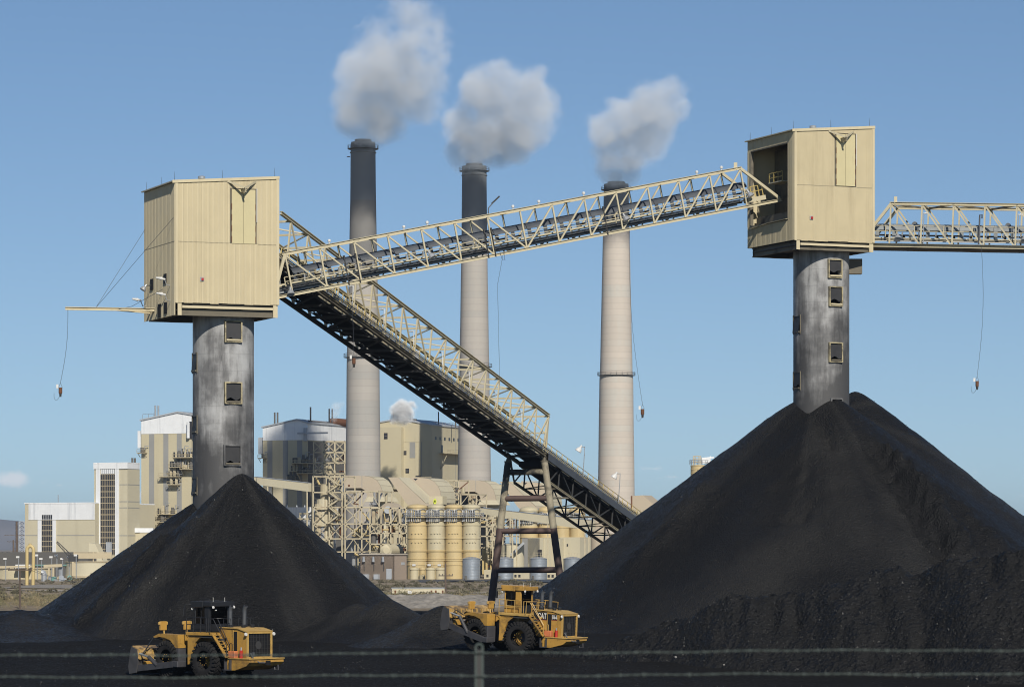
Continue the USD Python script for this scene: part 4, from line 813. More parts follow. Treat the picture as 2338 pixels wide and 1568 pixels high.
def chimney(label, D, axis, prof, vring, capv, capmats, mshaft, vtop, rlip):
    """prof: (v, half width px) from the top down"""
    ua = axis; c = P(ua, HZ, D); c[2] = 0
    t = Thing('chimney', label, 'chimney', c)
    pr = sorted([(hw/F*D, ZV(v, D)) for v, hw in prof], key=lambda x: x[1]); zz = [p[1] for p in pr]; rr = [p[0] for p in pr]
    R = lambda z: np.interp(z, zz, rr)
    def shaft(z0, z1): 
        zs = np.linspace(z0, z1, max(2, int((z1-z0)/4)+2)); return lathe([(R(z), z) for z in zs], 48, c, close=True)
    cuts = [0.]+[ZV(v, D) for v in capv[::-1]]+[ZV(vtop, D)]
    for a, b, m_ in zip(cuts[:-1], cuts[1:], [mshaft]+capmats): t.part('shaft', shaft(a, b), M[m_], smooth=40)
    zt = ZV(vtop, D); t.part('flue_lip', lathe([(rlip/F*D,zt-.2),(rlip/F*D,zt+.9),(rlip/F*D-.35,zt+.9),(rlip/F*D-.35,zt-.1)], 32, c), M['lip'])
    for v, w, rails in vring:
        z = ZV(v, D); r = R(z); 
        if rails:
            t.part('platform', lathe([(r*.98,z-.25),(r+1.0,z-.05),(r+1.0,z+.05),(r*.98,z+.06)], 32, c), M['stack_cap_dark'])
            n = 20; a = np.arange(n)*2*np.pi/n; rp = r+.95
            t.part('railing', cat([pipe(np.stack([c[0]+rp*np.cos(q), c[1]+rp*np.sin(q), 0*q+z+h], 1), .05, 4) for h in (.6,1.15) for q in [np.linspace(0,2*np.pi,33)]]+[tube(c+np.array([rp*math.cos(q),rp*math.sin(q),z]), c+np.array([rp*math.cos(q),rp*math.sin(q),z+1.15]), .05, n=4) for q in a]), M['stack_cap_dark'])
        else: t.part('ring', lathe([(r*.99,z-w),(r+.22,z-w*.6),(r+.22,z+w*.6),(r*.99,z+w)], 32, c), M['stack_cap'])
    return t, c
t, c = chimney('tall concrete chimney nearest the left tower, with its blue grey upper end', 1060., 829, [(323,27.5),(345,28.5),(460,29.5),(640,33),(830,37.5),(1000,39.),(1090,40),(1260,42)], [(340.5,.3,True),(349,.22,False),(816,.3,True)], [344,459,640], ['stack_cap_brown','stack_cap','stack_cap'], 'stack_l', 325.5, 19)
t.part('ladder_landing', box(c+np.array([-4.7,0,ZV(358,1060)]), (1.0,1.2,.15)), M['stack_cap_dark'])
t, c = chimney('concrete chimney in the middle, between the left chimney and the right one', 1160., 1083, [(378,28),(392,28),(560,29.5),(840,34),(1090,38),(1260,41)], [(391,.3,True),(401,.22,False),(838,.3,True)], [395,575], ['stack_cap','stack_cap'], 'stack_m', 380, 19)
t, c = chimney('pale pinkish concrete chimney rising behind the sloping conveyor, right of the others', 1215., 1407, [(419,28),(440,28.5),(560,31),(860,37.5),(861,38.5),(1090,41.5),(1260,44)], [(434,.3,True),(857,.3,True)], [440,530], ['stack_cap','stack_cap_dark'], 'stack_r', 421, 20)

def wallbox(t, name, P0, W, Dp, z0, z1, m, roof=None):
    """a block from its front left foot P0, W along the front, Dp back"""
    return t.part(name, prism([(0,0),(W,0),(W,Dp),(0,Dp)], np.array([P0[0],P0[1],z0]), FA, FB, EZ*(z1-z0)), m)
def along(P0, u, off=0.):
    """distance along the front from P0 whose picture column is u"""
    k = (u-CX)/F; o = P0+FB*off; return (k*o[1]-o[0])/(FA[0]-k*FA[1])
def depth_to(P0, a, u):
    k = (u-CX)/F; o = P0+FA*a; return (k*o[1]-o[0])/(FB[0]-k*FB[1])
def panelz(t, name, P0, a0, a1, z0, z1, m, proud=.06, parent=None, off=0., **k):
    o = P0+FA*a0-FB*(proud+off); return t.part(name, prism([(0,0),(a1-a0,0),(a1-a0,z1-z0),(0,z1-z0)], np.array([o[0],o[1],z0]), FA, EZ, FB*proud*.98), m, parent=parent, **k)
def rpanel(t, name, P0, a, b0, b1, z0, z1, m, proud=.06, parent=None):
    o = P0+FA*(a+proud)+FB*b0; return t.part(name, prism([(0,0),(b1-b0,0),(b1-b0,z1-z0),(0,z1-z0)], np.array([o[0],o[1],z0]), FB, EZ, -FA*proud*.98), m, parent=parent)
def zat(P0, a, v): return ZV(v, (P0+FA*a)[1])

# turbine hall and its tall bay
D0 = 1092.; p0 = P(57, HZ, D0); p0[2] = 0
hall = Thing('turbine_hall', 'low tan turbine hall with a white parapet and a tall window strip, far left', 'building', p0)
W = along(p0, 217); zt = ZV(1150, D0)
wallbox(hall, 'wall', p0, W, 40, 0, zt, M['tan_pale']); hall.part('roof', prism([(-.2,-.2),(W,-.2),(W,40),(-.2,40)], np.array([*p0[:2],zt]), FA, FB, EZ*.4), M['plate_white'])
a1, a2, a3 = along(p0,65.5), along(p0,128), along(p0,87); zb = zat(p0, a2, 1186)
panelz(hall, 'parapet', p0, a1, W-.1, zb, zt-.05, M['plate_white'], .15)
def winstrip(t, P0, ua, ub, va, vb, rows, cols, uf0, uf1, vf0):
    a, b = along(P0, ua), along(P0, ub); f0, f1 = along(P0, uf0), along(P0, uf1); zt_, zb_ = zat(P0, a, va), zat(P0, a, vb); zf = zat(P0, a, vf0)
    panelz(t, 'pilaster', P0, f0, a-.1, 0, zf, M['plate_white'], .30); panelz(t, 'pilaster', P0, b+.1, f1, 0, zf, M['plate_white'], .30)
    w = panelz(t, 'window', P0, a, b, zb_, zt_, M['trim_tan'], .12)
    for r in range(rows):
        for c_ in range(cols):
            x0, x1 = a+(b-a)*c_/cols, a+(b-a)*(c_+1)/cols; y0, y1 = zb_+(zt_-zb_)*r/rows, zb_+(zt_-zb_)*(r+1)/rows
            panelz(t, 'pane', P0, x0+.07, x1-.07, y0+.12, y1-.12, M['pane'], .04, parent=w, off=.13)
    return w
winstrip(hall, p0, 96, 120, 1174, 1259, 7, 5, 87, 128, 1187)
for v in (1222.5,): panelz(hall, 'seam', p0, a2+.2, W-.2, zat(p0,a2,v), zat(p0,a2,v)+.25, M['stripe'], .03)
for v in (1222.5,): panelz(hall, 'seam', p0, .2, a3-.3, zat(p0,0,v), zat(p0,0,v)+.25, M['stripe'], .03)
hall.part('roof_mast', tube(np.array([*(p0+FA*along(p0,122)+FB*3)[:2],zt]), np.array([*(p0+FA*along(p0,122)+FB*3)[:2],zt+3]), .15, n=5), M['galv'])
D0 = 1085.; p0 = P(215, HZ, D0); p0[2] = 0
bay = Thing('turbine_bay', 'tall tan bay with a white top and a fourteen row dark window strip', 'building', p0)
W = along(p0, 291); zt = ZV(1058, D0); Dp = depth_to(p0, W, 319)
wallbox(bay, 'wall', p0, W, Dp, 0, zt, M['tan_pale']); bay.part('roof', prism([(-.2,-.2),(W+.2,-.2),(W+.2,Dp),(-.2,Dp)], np.array([*p0[:2],zt]), FA, FB, EZ*.3), M['plate_white'])
zb = ZV(1070.5, D0); panelz(bay, 'parapet', p0, -.1, W+.2, zb, zt-.05, M['plate_white'], .38); rpanel(bay, 'parapet', p0, W, 0, Dp-.2, zb, zt-.05, M['plate_white'], .15)
winstrip(bay, p0, 230, 263, 1082.5, 1266, 14, 8, 220, 272, 1070)
a_, b_ = along(p0, 231), along(p0, 262)
panelz(bay, 'louvre', p0, a_, b_, ZV(1082,D0), ZV(1071,D0), M['plate_grey'], .15)
for k in range(7): panelz(bay, 'louvre_fin', p0, a_+(b_-a_)*(k+.2)/7, a_+(b_-a_)*(k+.7)/7, ZV(1081.5,D0), ZV(1071.5,D0), M['plate_white'], .25, off=.0)
for v in (1107.5,1146,1160,1223):
    panelz(bay, 'seam', p0, along(p0,272.5), W-.1, ZV(v,D0), ZV(v,D0)+.25, M['stripe'], .03); rpanel(bay, 'seam', p0, W, .1, Dp-.2, ZV(v,D0), ZV(v,D0)+.25, M['stripe'], .03)
panelz(bay, 'duct', p0, along(p0,247), along(p0,257), ZV(1270,D0), ZV(1237,D0), M['plate_grey'], 1.2, off=.3)
for (u, v) in ((302,1057),(308,1054)): 
    q = p0+FA*(W*.9)+FB*depth_to(p0, W*.9, u); bay.part('roof_vent', tube(np.array([*q[:2],zt]), np.array([*q[:2],zt+1.9]), .35, n=6), M['grey_wall'])
q0_ = p0+FA*W+FB*Dp*.78
bay.part('roof_block', bx((q0_[0]-1, q0_[1]-1, 0), (q0_[0]+4, q0_[1]+3, ZV(1217,D0))), M['tan']); bay.part('roof_band', bx((q0_[0]-5, q0_[1]-1.4, ZV(1215,D0)), (q0_[0]+5.5, q0_[1]+3.4, ZV(1205,D0))), M['plate_white'])

# boiler houses
def boiler(label, D0, uL, uC, uR, vE, vP, uP, vBand, mband, stripes, vcorner, mwall='tan', Dp=None):
    p0 = P(uL, HZ, D0); p0[2] = 0; t = Thing('boiler_house', label, 'building', p0)
    W = along(p0, uC); Dp = depth_to(p0, W, uR) if Dp is None else Dp
    aP = along(p0, uP); zE, zP, zC = ZV(vE, D0), zat(p0, aP, vP), zat(p0, W, vcorner)
    zB = ZV(vBand, D0)
    t.part('wall', prism([(0,0),(W,0),(W,Dp),(0,Dp)], np.array([*p0[:2],0]), FA, FB, EZ*zB), M[mwall])
    t.part('upper_wall', prism([(0,zB),(W,zB),(W,zC),(aP,zP),(0,zE)], np.array([*(p0-FB*.08)[:2],0]), FA, EZ, FB*(Dp+.08)), M[mband])
    t.part('roof', prism([(-.4,zE-.1),(aP,zP),(W+.4,zC-.1),(W+.4,zC+.4),(aP,zP+.5),(-.4,zE+.4)], np.array([*(p0-FB*.5)[:2],0]), FA, EZ, FB*(Dp+.8)), M['plate_grey'])
    for (s0, s1) in stripes: panelz(t, 'stripe_panel', p0, along(p0,s0), along(p0,s1), 0, zB-.1, M['stripe'], .06)
    return t, p0, W, Dp, zB, zE, zC
def gantry(t, P0, u0, u1, v, dep, dm='frame', house=None, brace=True):
    """a platform on brackets on the front, with rails and, perhaps, machinery"""
    a0, a1 = along(P0, u0, -dep), along(P0, u1, -dep); z = zat(P0, a0, v)
    o = P0+FA*a0; fl = t.part('platform', prism([(0,0),(a1-a0,0),(a1-a0,-dep),(0,-dep)], np.array([o[0],o[1],z-.25]), FA, FB, EZ*.25), M[dm])
    q = lambda a, b, h: np.array([*(P0+FA*a-FB*b)[:2], z+h])
    t.part('railing', cat([tube(q(a0,dep,h), q(a1,dep,h), .06, n=4) for h in (.6,1.1)]+[tube(q(a,dep,0), q(a,dep,1.1), .06, n=4) for a in np.linspace(a0,a1,max(2,int((a1-a0)/2)))]), M[dm], parent=fl)
    if brace:
        for a in (a0+.3, a1-.3): t.part('bracket', cat([beam(q(a,.05,-.3), q(a,dep-.2,-.3), .2, .2), beam(q(a,.05,-dep*.8), q(a,dep-.2,-.3), .16, .16)]), M[dm], parent=fl)
    if house:
        r = np.random.default_rng(int(u0*7+v))
        for k in range(house):
            a = a0+(a1-a0)*(k+.5)/house; h = r.uniform(1.2, 3.0); w = r.uniform(.5,1.3)
            if r.random() < .5: t.part('pump', tube(q(a,dep*.5,0), q(a,dep*.5,h), w*.5, n=8), M['grey_wall' if r.random() < .6 else 'frame'])
            else: t.part('cabinet', box(q(a,dep*.5,h/2), (w,w,h)), M['frame' if r.random() < .5 else 'grey_wall'])
            t.part('pipe', pipe([q(a,dep*.4,h*.6), q(a+1.2,dep*.6,h*.6), q(a+1.2,dep*.6,h*1.3), q(a+2.4,dep*.4,h*1.3)], .14, 5), M['galv'])
    return fl
t, p0, W, Dp, zB, zE, zC = boiler('tan boiler house with grey stripes and pale metal top, left of the left concrete column', 1128., 322.5, 437, 520, 960, 942, 406, 990.5, 'plate_white', [(340.5,352),(373,384.5),(404,415)], 947)
ra = p0+FB*2; 
t.part('roof_rail', cat([tube(np.array([*(p0+FA*a+FB*1)[:2],zE+.4]), np.array([*(p0+FA*a+FB*1)[:2],zE+2.2]), .08, n=4) for a in (0,2.2,4.4)]+[tube(np.array([*(p0+FB*1)[:2],zE+2.2]), np.array([*(p0+FA*4.4+FB*1)[:2],zE+2.4]), .07, n=4)]), M['galv'])
for u in (348, 355): 
    a = along(p0,u); t.part('roof_pipe', tube(np.array([*(p0+FA*a+FB*2)[:2],zE]), np.array([*(p0+FA*a+FB*2)[:2],zE+5.2]), .3, n=6), M['galv'])
t.part('mast', tube(np.array([*(p0+FA*along(p0,431.5)+FB*4)[:2],zC]), np.array([*(p0+FA*along(p0,431.5)+FB*4)[:2],zC+15]), .12, .05, 5), M['cable'])
t.part('side_duct', prism([(0,0),(-2.,0),(-2.,5),(0,5)], np.array([*(p0+FB*1)[:2],ZV(1022,1128)]), FA, FB, EZ*(39/F*1128)), M['plate_white'])
panelz(t, 'louvre_shaft', p0, along(p0,432), along(p0,441), zat(p0,W,1002), zat(p0,W,962), M['pane'], .1); t.part('exhaust_duct', pipe([p0+FA*(W-.7)-FB*1.0+EZ*z for z in (zat(p0,W,964),zat(p0,W,975),zat(p0,W,990),zat(p0,W,1000))], .55, 8), M['plate_white'])
for (u0, u1, v, d, h) in ((393,441,1044,3.5,7),(384,412,1066,3.,4),(410,441,1070,3.,5),(382,408,1087,2.5,3),(362,408,1087.5,2.5,0),(381,405,1105.5,2.5,2),(357,401,1173,2.5,2),(357,399,1191,2.5,2),(312,330,1033,2.,1)): gantry(t, p0, u0, u1, v, d, house=h)
for (u0, u1, v0, v1) in ((396,440,1032,1042),(388,404,1053,1066),(381,405,1094,1104),(384,392,1078,1086),(360,364,1160,1172),(393,397,1160,1172),(329,332,1022,1032)): 
    o = t.part('opening', prism([(0,0),(along(p0,u1)-along(p0,u0),0),(along(p0,u1)-along(p0,u0),1),(0,1)], np.array([*(p0+FA*along(p0,u0)-FB*.1)[:2],zat(p0,along(p0,u0),v1)]), FA, EZ*(v1-v0)/F*1128, FB*.09), M['pane'])
t, p0, W, Dp, zB, zE, zC = boiler('tan boiler house with grey stripes and white roof band, behind the left chimney', 1185., 600, 702, 800, 976, 959, 678, 1005.5, 'plate_white', [(610.5,622),(646,657.5),(678.5,690)], 966)
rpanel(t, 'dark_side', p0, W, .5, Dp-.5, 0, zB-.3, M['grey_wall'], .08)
t.part('side_duct', prism([(0,0),(-2.4,0),(-2.4,5),(0,5)], np.array([*(p0+FB*1)[:2],ZV(1036,1185)]), FA, FB, EZ*(38/F*1185)), M['plate_grey'])
for u in (621.5, 628): 
    a = along(p0,u); t.part('roof_pipe', tube(np.array([*(p0+FA*a+FB*2)[:2],zE]), np.array([*(p0+FA*a+FB*2)[:2],zE+5.5]), .3, n=6), M['grey_wall'])
for (u0, u1, v, d, h) in ((664,719,1057,4.,6),(664,678,1075,3.,2),(676,735,1080,4.,8),(655,674,1095,3.,2),(588,604,1045,2.,1)): gantry(t, p0, u0, u1, v, d, house=h)
for (u0, u1, v0, v1) in ((668,716,1045,1056),(665,676,1063,1074),(690,735,1066,1079),(656,673,1083,1095)):
    aa, ab = along(p0,u0), min(along(p0,u1), W-.2); t.part('opening', prism([(0,0),(ab-aa,0),(ab-aa,1),(0,1)], np.array([*(p0+FA*aa-FB*.1)[:2],zat(p0,aa,v1)]), FA, EZ*(v1-v0)/F*1185, FB*.09), M['pane'])
aw = along(p0,700); t.part('exhaust_duct', cat([pipe([np.array([*(p0+FA*(W-.5)-FB*.8)[:2],ZV(v,1185)]) for v in (978,992,1008)], .7, 8), beam(np.array([*(p0+FA*(W-3)-FB*2)[:2],ZV(990.5,1185)]), np.array([*(p0+FA*(W+9)-FB*2)[:2],ZV(990.5,1185)]), .5, .6)]), M['plate_grey'])
cc = p0+FA*W+FB*Dp*.62; t.part('roof_cylinder', tube(np.array([*cc[:2],zC+1.2])-FA*1, np.array([*cc[:2],zC+1.2])+FA*.2+FB*14, 1.5, n=14), M['rust'])
t.part('roof_walk', cat([beam(np.array([*(p0+FA*W*.95+FB*3)[:2],zC+1.0]), np.array([*(p0+FA*W*.95+FB*(Dp-2))[:2],zC+.6]), .8, .3)]), M['grey_wall'])
for f in (.12,.55,.62): t.part('roof_pipe', tube(np.array([*(p0+FA*W*.95+FB*Dp*f)[:2],zC]), np.array([*(p0+FA*W*.95+FB*Dp*f)[:2],zC+6]), .3, n=5), M['pane'])
# open steel beside it
def steel(name_, label, cols, levels, D, dep=7., mat_='frame', braces=True, w=.42, seed=1, base=0., clutter=0):
    t = Thing('steel_tower', label, 'steel frame', P(sum(cols)/len(cols), HZ, D)*np.array([1,1,0])); r = np.random.default_rng(seed)
    z = [ZV(v, D) for v in levels]
    for b in (0, 1):
        d = FB*dep*b
        for u in cols:
            q = P(u, HZ, D)+d; t.part('column', beam(np.array([*q[:2],base]), np.array([*q[:2],z[0]]), w, w, (0,1,0)), M[mat_])
        for k, zz in enumerate(z):
            p, q = P(cols[0], HZ, D)+d, P(cols[-1], HZ, D)+d; t.part('beam', beam(np.array([*p[:2],zz-.2]), np.array([*q[:2],zz-.2]), w, w*.9), M[mat_])
        for i in range(len(cols)-1):
            for k in range(len(z)-1):
                if r.random() < (.65 if b == 0 else .25):
                    p, q = P(cols[i], HZ, D)+d, P(cols[i+1], HZ, D)+d; z1, z0 = z[k]-.3, z[k+1]
                    mode = r.integers(0,3); m = (p+q)/2
                    if mode < 2 and abs(cols[i+1]-cols[i]) > 22: t.part('brace', cat([beam(np.array([*p[:2],z0]), np.array([*q[:2],z1]), w*.55, w*.55), beam(np.array([*q[:2],z0]), np.array([*p[:2],z1]), w*.55, w*.55)]), M[mat_])
                    elif mode == 0: t.part('brace', beam(np.array([*p[:2],z0]), np.array([*q[:2],z1]), w*.55, w*.55), M[mat_])
                    else: t.part('brace', cat([beam(np.array([*p[:2],z0]), np.array([*m[:2],z1]), w*.5, w*.5), beam(np.array([*q[:2],z0]), np.array([*m[:2],z1]), w*.5, w*.5)]), M[mat_])
    for u in cols:
        for zz in z: q = P(u, HZ, D); t.part('tie_beam', beam(np.array([*q[:2],zz-.2]), np.array([*(q+FB*dep)[:2],zz-.2]), w*.7, w*.7), M[mat_])
    for k in range(clutter):
        u = r.uniform(cols[0]+2, cols[-1]-4); kz = r.integers(0, len(z)-1); q = P(u, HZ, D)+FB*dep*r.uniform(.2,.8); zz = z[kz+1]
        if r.random() < .5: t.part('vessel', tube(np.array([*q[:2],zz]), np.array([*q[:2],zz+(z[kz]-zz)*r.uniform(.4,.95)]), r.uniform(.3,.8), n=8), M[('galv','frame','grey_wall','rust')[r.integers(0,4)]])
        else: t.part('pipe', pipe([np.array([*q[:2],zz+.8]), np.array([q[0]+r.uniform(-4,4),q[1],zz+.8]), np.array([q[0]+r.uniform(-4,4),q[1],z[kz]-.6])], r.uniform(.15,.35), 6), M[('galv','frame','rust','pipe_yellow')[r.integers(0,4)]])
    return t, z
def stairs(t, D, uA, uB, levels, off=-1.2, w=1.2):
    for k in range(len(levels)-1):
        a, b = (uA, uB) if k%2 == 0 else (uB, uA); p, q = P(a, levels[k], D)+FB*off, P(b, levels[k+1], D)+FB*off
        st = t.part('stair', cat([beam(p, q, .10, .35), beam(p-FB*w, q-FB*w, .10, .35)]+[beam(p+(q-p)*f, p+(q-p)*f-FB*w, .3, .05) for f in np.linspace(.05,.95,9)]), M['frame'])
        t.part('stair_rail', cat([tube(p-FB*w+EZ*1.05, q-FB*w+EZ*1.05, .06, n=4)]+[tube(p+(q-p)*f-FB*w, p+(q-p)*f-FB*w+EZ*1.05, .05, n=4) for f in (.05,.35,.65,.95)]), M['frame'], parent=st)
        t.part('landing', box((q-FB*w*.5)+np.array([0,0,-.1]), (1.6,1.6,.15)), M['frame'])
t, z = steel('steel_frame', 'open steel frame full of pipes below the white roof band, left of the left chimney', [716,739.5,764,787], [1006,1031,1055,1080,1108], 1150., 9., seed=3, base=0., clutter=16)
t, p0, W, Dp, zB, zE, zC = boiler('big tan boiler house in patchy shade between the left and middle chimneys', 1235., 860, 986, 1062, 966, 957, 912, 1010, 'tan', [], 971)
aa = along(p0, 868); ab = along(p0, 922); panelz(t, 'front_bay', p0, -.5, ab, 0, ZV(976,1235), M['tan'], 2.5)
for u in (916, 962): panelz(t, 'seam', p0, along(p0,u), along(p0,u)+.3, 0, ZV(968,1235), M['stripe'], .05)
panelz(t, 'translucent_panel', p0, along(p0,935.5), along(p0,948), ZV(1046,1235), ZV(1000,1235), M['stripe'], .06)
for (u0,u1,v0,v1,of) in ((883.5,891.5,989,1003,2.5),(920.5,928,1029.5,1039,0),(926,934,1070,1080.5,0),(949,961,1086,1094.5,0)):
    a_, b_ = along(p0,u0), along(p0,u1); fp = panelz(t, 'vent_opening', p0, a_, b_, ZV(v1,1235), ZV(v0,1235), M['pane'], .1, off=of)
    panelz(t, 'vent_fan', p0, a_+.2, b_-.2, ZV((v0+v1)/2,1235)-.15, ZV((v0+v1)/2,1235)+.15, M['grey_wall'], .08, parent=fp, off=of+.1)
for k in range(6):
    b0 = Dp*(.09+.135*k); rpanel(t, 'window', p0, W, b0, b0+Dp*.045, zat(p0,W,1003), zat(p0,W,996), M['pane'], .08)
for b0 in (.30,.70): rpanel(t, 'seam', p0, W, Dp*b0, Dp*b0+.25, 0, zC-1, M['stripe'], .05)
g0 = p0+FA*W; zg_ = zat(p0,W,1032.5)
fl = t.part('platform', prism([(Dp*.22,0),(Dp-.5,0),(Dp-.5,3.4),(Dp*.22,3.4)], np.array([*g0[:2],zg_-.3]), FB, FA, EZ*.3), M['frame'])
t.part('railing', cat([tube(np.array([*(g0+FA*3.3+FB*Dp*.22)[:2],zg_+h]), np.array([*(g0+FA*3.3+FB*(Dp-.5))[:2],zg_+h]), .07, n=4) for h in (.6,1.2)]+[tube(np.array([*(g0+FA*3.3+FB*b)[:2],zg_]), np.array([*(g0+FA*3.3+FB*b)[:2],zg_+1.2]), .07, n=4) for b in np.linspace(Dp*.22,Dp-.6,9)]), M['frame'], parent=fl)
t.part('bracket', cat([beam(np.array([*(g0+FA*3.+FB*Dp*.25)[:2],zg_-.3]), np.array([*(g0+FA*.1+FB*Dp*.25)[:2],zg_-6]), .25, .25)]), M['frame'], parent=fl)
for b0 in (.27,.8): rpanel(t, 'side_door', p0, W, Dp*b0, Dp*b0+1.6, zg_, zg_+3., M['pane'], .09)
t.part('roof_hut', bx((p0[0]+9, p0[1]-1, zC+.5), (p0[0]+15, p0[1]+4, zC+2.8)), M['grey_wall'])
for u in (888, 991, 1030): 
    q = P(u, HZ, 1232.)+FB*4; t.part('roof_pipe', tube(np.array([*q[:2],zC-1]), np.array([*q[:2],zC+5.5]), .22, n=5), M['grey_wall'])
t.part('roof_rail', cat([tube(np.array([*(g0+FB*b-FA*.5)[:2],zC-.2]), np.array([*(g0+FB*b-FA*.5)[:2],zC+1.6]), .07, n=4) for b in np.linspace(1,Dp-1,10)]+[tube(np.array([*(g0+FB*1-FA*.5)[:2],zC+1.5]), np.array([*(g0+FB*(Dp-1)-FA*.5)[:2],zC+1.5]), .07, n=4)]), M['galv'])
# ------------------------------------------------------------------ ducts, silos, tanks in front of the chimneys
def arc(cx, cy, r, a0, a1, n=8): return [(cx+r*math.cos(a), cy+r*math.sin(a)) for a in np.radians(np.linspace(a0, a1, n))]
def ductset(label, ou, ov, s, D):
    """flue duct: flat box, elbow turning down into a round stub, and a second elbow with a long sloping duct behind; written in px of the first set"""
    U = lambda u: ou+(u-786)*s; V_ = lambda v: ov+(v-1085)*s; k = D/F*s
    t = Thing('flue_duct', label, 'duct', P(U(870), HZ, D)*np.array([1,1,0]))
    def poly(pts, name, m, d0, dep, seg=None):
        o = P(U(786), V_(1085), D)+FB*d0
        pg = [((u-786)*k, -(v-1085)*k) for u, v in pts]; return t.part(name, prism(pg, o, (1,0,0), EZ, FB*dep), M[m])
    top = [(786,1085),(842,1088)]+[(842+32*math.sin(a)*1.30, 1088+44*(1-math.cos(a))*1.12) for a in np.linspace(.35,1.57,6)]
    outer = [(786,1084.5),(830,1086),(848,1088.5),(860,1096),(868,1108),(873,1122),(875,1136)]
    inner = [(838,1136),(837,1128),(832,1118),(824,1113.5),(786,1113.5)]
    poly(outer+inner, 'elbow', 'pinkish', 0, 8.5)
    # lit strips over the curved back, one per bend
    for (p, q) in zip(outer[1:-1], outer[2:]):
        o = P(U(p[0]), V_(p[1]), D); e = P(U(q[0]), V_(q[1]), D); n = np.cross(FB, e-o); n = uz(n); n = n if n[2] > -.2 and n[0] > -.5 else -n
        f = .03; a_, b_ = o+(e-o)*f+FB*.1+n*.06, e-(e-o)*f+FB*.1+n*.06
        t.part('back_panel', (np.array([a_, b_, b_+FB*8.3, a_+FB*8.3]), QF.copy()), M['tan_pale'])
    for u in (826,): poly([(u,1086),(u+1,1086),(u+1,1113),(u,1113)], 'seam', 'stripe', -.06, .05)
    poly([(838,1134),(876,1134),(884,1145),(832,1145)], 'skirt', 'tan_pale', -.3, 9.1)
    poly([(795,1106),(799,1106),(799,1110),(795,1110)], 'hatch', 'rust', -.08, .07)
    c = P(U(860), HZ, D)+FB*4.5; r = 17.5*k; t.part('duct_stub', lathe([(r,0),(r,ZV(V_(1143),D))], 24, np.array([*c[:2],0])), M['tan_pale'], smooth=40)
    for v in (1160, 1195, 1230): t.part('stub_ring', lathe([(r,ZV(V_(v),D)-.2),(r+.25,ZV(V_(v),D)-.1),(r+.25,ZV(V_(v),D)+.1),(r,ZV(V_(v),D)+.2)], 24, np.array([*c[:2],0])), M['tan_pale'])
    poly([(786,1114.5),(862,1114.5),(862,1118),(786,1118)], 'duct_floor', 'frame', 2., 36.)
    # behind: sloping duct and second elbow
    poly([(858,1088),(881,1088),(938,1142),(950,1153),(905,1153),(900,1148)], 'sloping_duct', 'pinkish', 9., 9.)
    o = P(U(881), V_(1088), D)+FB*9; e = P(U(945), V_(1148), D)+FB*9; t.part('slope_top', (np.array([o, e, e+FB*8.8, o+FB*8.8])+EZ*.08, QF.copy()), M['tan_pale'])
    out2 = [(884,1087),(905,1087.5),(922,1089),(936,1096),(945,1107),(951,1120),(953,1136),(953,1146)]
    poly(out2+[(905,1146),(884,1120)], 'elbow', 'pinkish', 18., 11.)
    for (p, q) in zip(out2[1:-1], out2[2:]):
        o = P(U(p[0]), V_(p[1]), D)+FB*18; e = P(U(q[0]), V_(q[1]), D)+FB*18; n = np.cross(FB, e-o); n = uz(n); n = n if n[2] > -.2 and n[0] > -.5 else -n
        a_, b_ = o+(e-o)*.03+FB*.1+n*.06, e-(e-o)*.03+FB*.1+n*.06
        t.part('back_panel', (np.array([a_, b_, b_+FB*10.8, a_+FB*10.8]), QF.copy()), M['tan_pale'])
    poly([(889,1089.5),(899,1089.5),(894,1094)], 'gusset', 'pane', 17.9, .08)
    poly([(884,1086),(930,1086),(930,1085),(884,1085)], 'duct_rail', 'frame', 18., .2)
    return t
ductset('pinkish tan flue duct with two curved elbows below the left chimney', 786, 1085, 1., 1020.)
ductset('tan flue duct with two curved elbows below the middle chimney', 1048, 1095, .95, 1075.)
# bag house bodies in the shade of the ducts, and the steel before them
def block(name, label, u0, u1, v0, D, dep, m, cat_='building', vb=None, parts=()):
    p0 = P(u0, HZ, D); p0[2] = 0; t = Thing(name, label, cat_, p0); W = along(p0, u1)
    wallbox(t, 'wall', p0, W, dep, 0 if vb is None else ZV(vb, D), ZV(v0, D), M[m]); return t, p0, W
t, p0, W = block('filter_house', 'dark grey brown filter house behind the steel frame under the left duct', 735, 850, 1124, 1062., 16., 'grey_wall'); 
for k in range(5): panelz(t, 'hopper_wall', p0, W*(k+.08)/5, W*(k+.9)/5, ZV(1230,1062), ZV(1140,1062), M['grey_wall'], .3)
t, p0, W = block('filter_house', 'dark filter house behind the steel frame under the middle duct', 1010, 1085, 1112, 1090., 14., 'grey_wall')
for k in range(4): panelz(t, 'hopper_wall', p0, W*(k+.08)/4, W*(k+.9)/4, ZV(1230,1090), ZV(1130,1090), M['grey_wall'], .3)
t, z = steel('steel_frame', 'tall stair tower of cream steel under the left flue duct', [715,752,781], [1086,1122,1156,1194,1228,1258,1290], 1000., 9., seed=5, clutter=24)
steel('steel_frame', 'cream steel bays under the left flue duct, right of the stair tower', [788,826,866], [1120,1156,1194,1228,1258,1290], 1000., 9., seed=6, clutter=26)
stairs(t, 1000., 754, 778, [1090,1107,1122,1140,1156,1176,1194], off=-.3)
for u in (722, 735): t.part('tall_vessel', tube(P(u+8,1310,1003), P(u+8,1105 if u > 730 else 1150,1003), 1.6, n=12), M['frame'])
t.part('tall_vessel', tube(P(742,1310,1004), P(742,1139,1004), 2.6, n=14), M['tan_pale'])
t, z = steel('steel_frame', 'low tangle of cream steel left of the gold silos', [845,870,892,912,929], [1158,1195,1215,1240,1262,1290], 975., 6., seed=9, clutter=60)
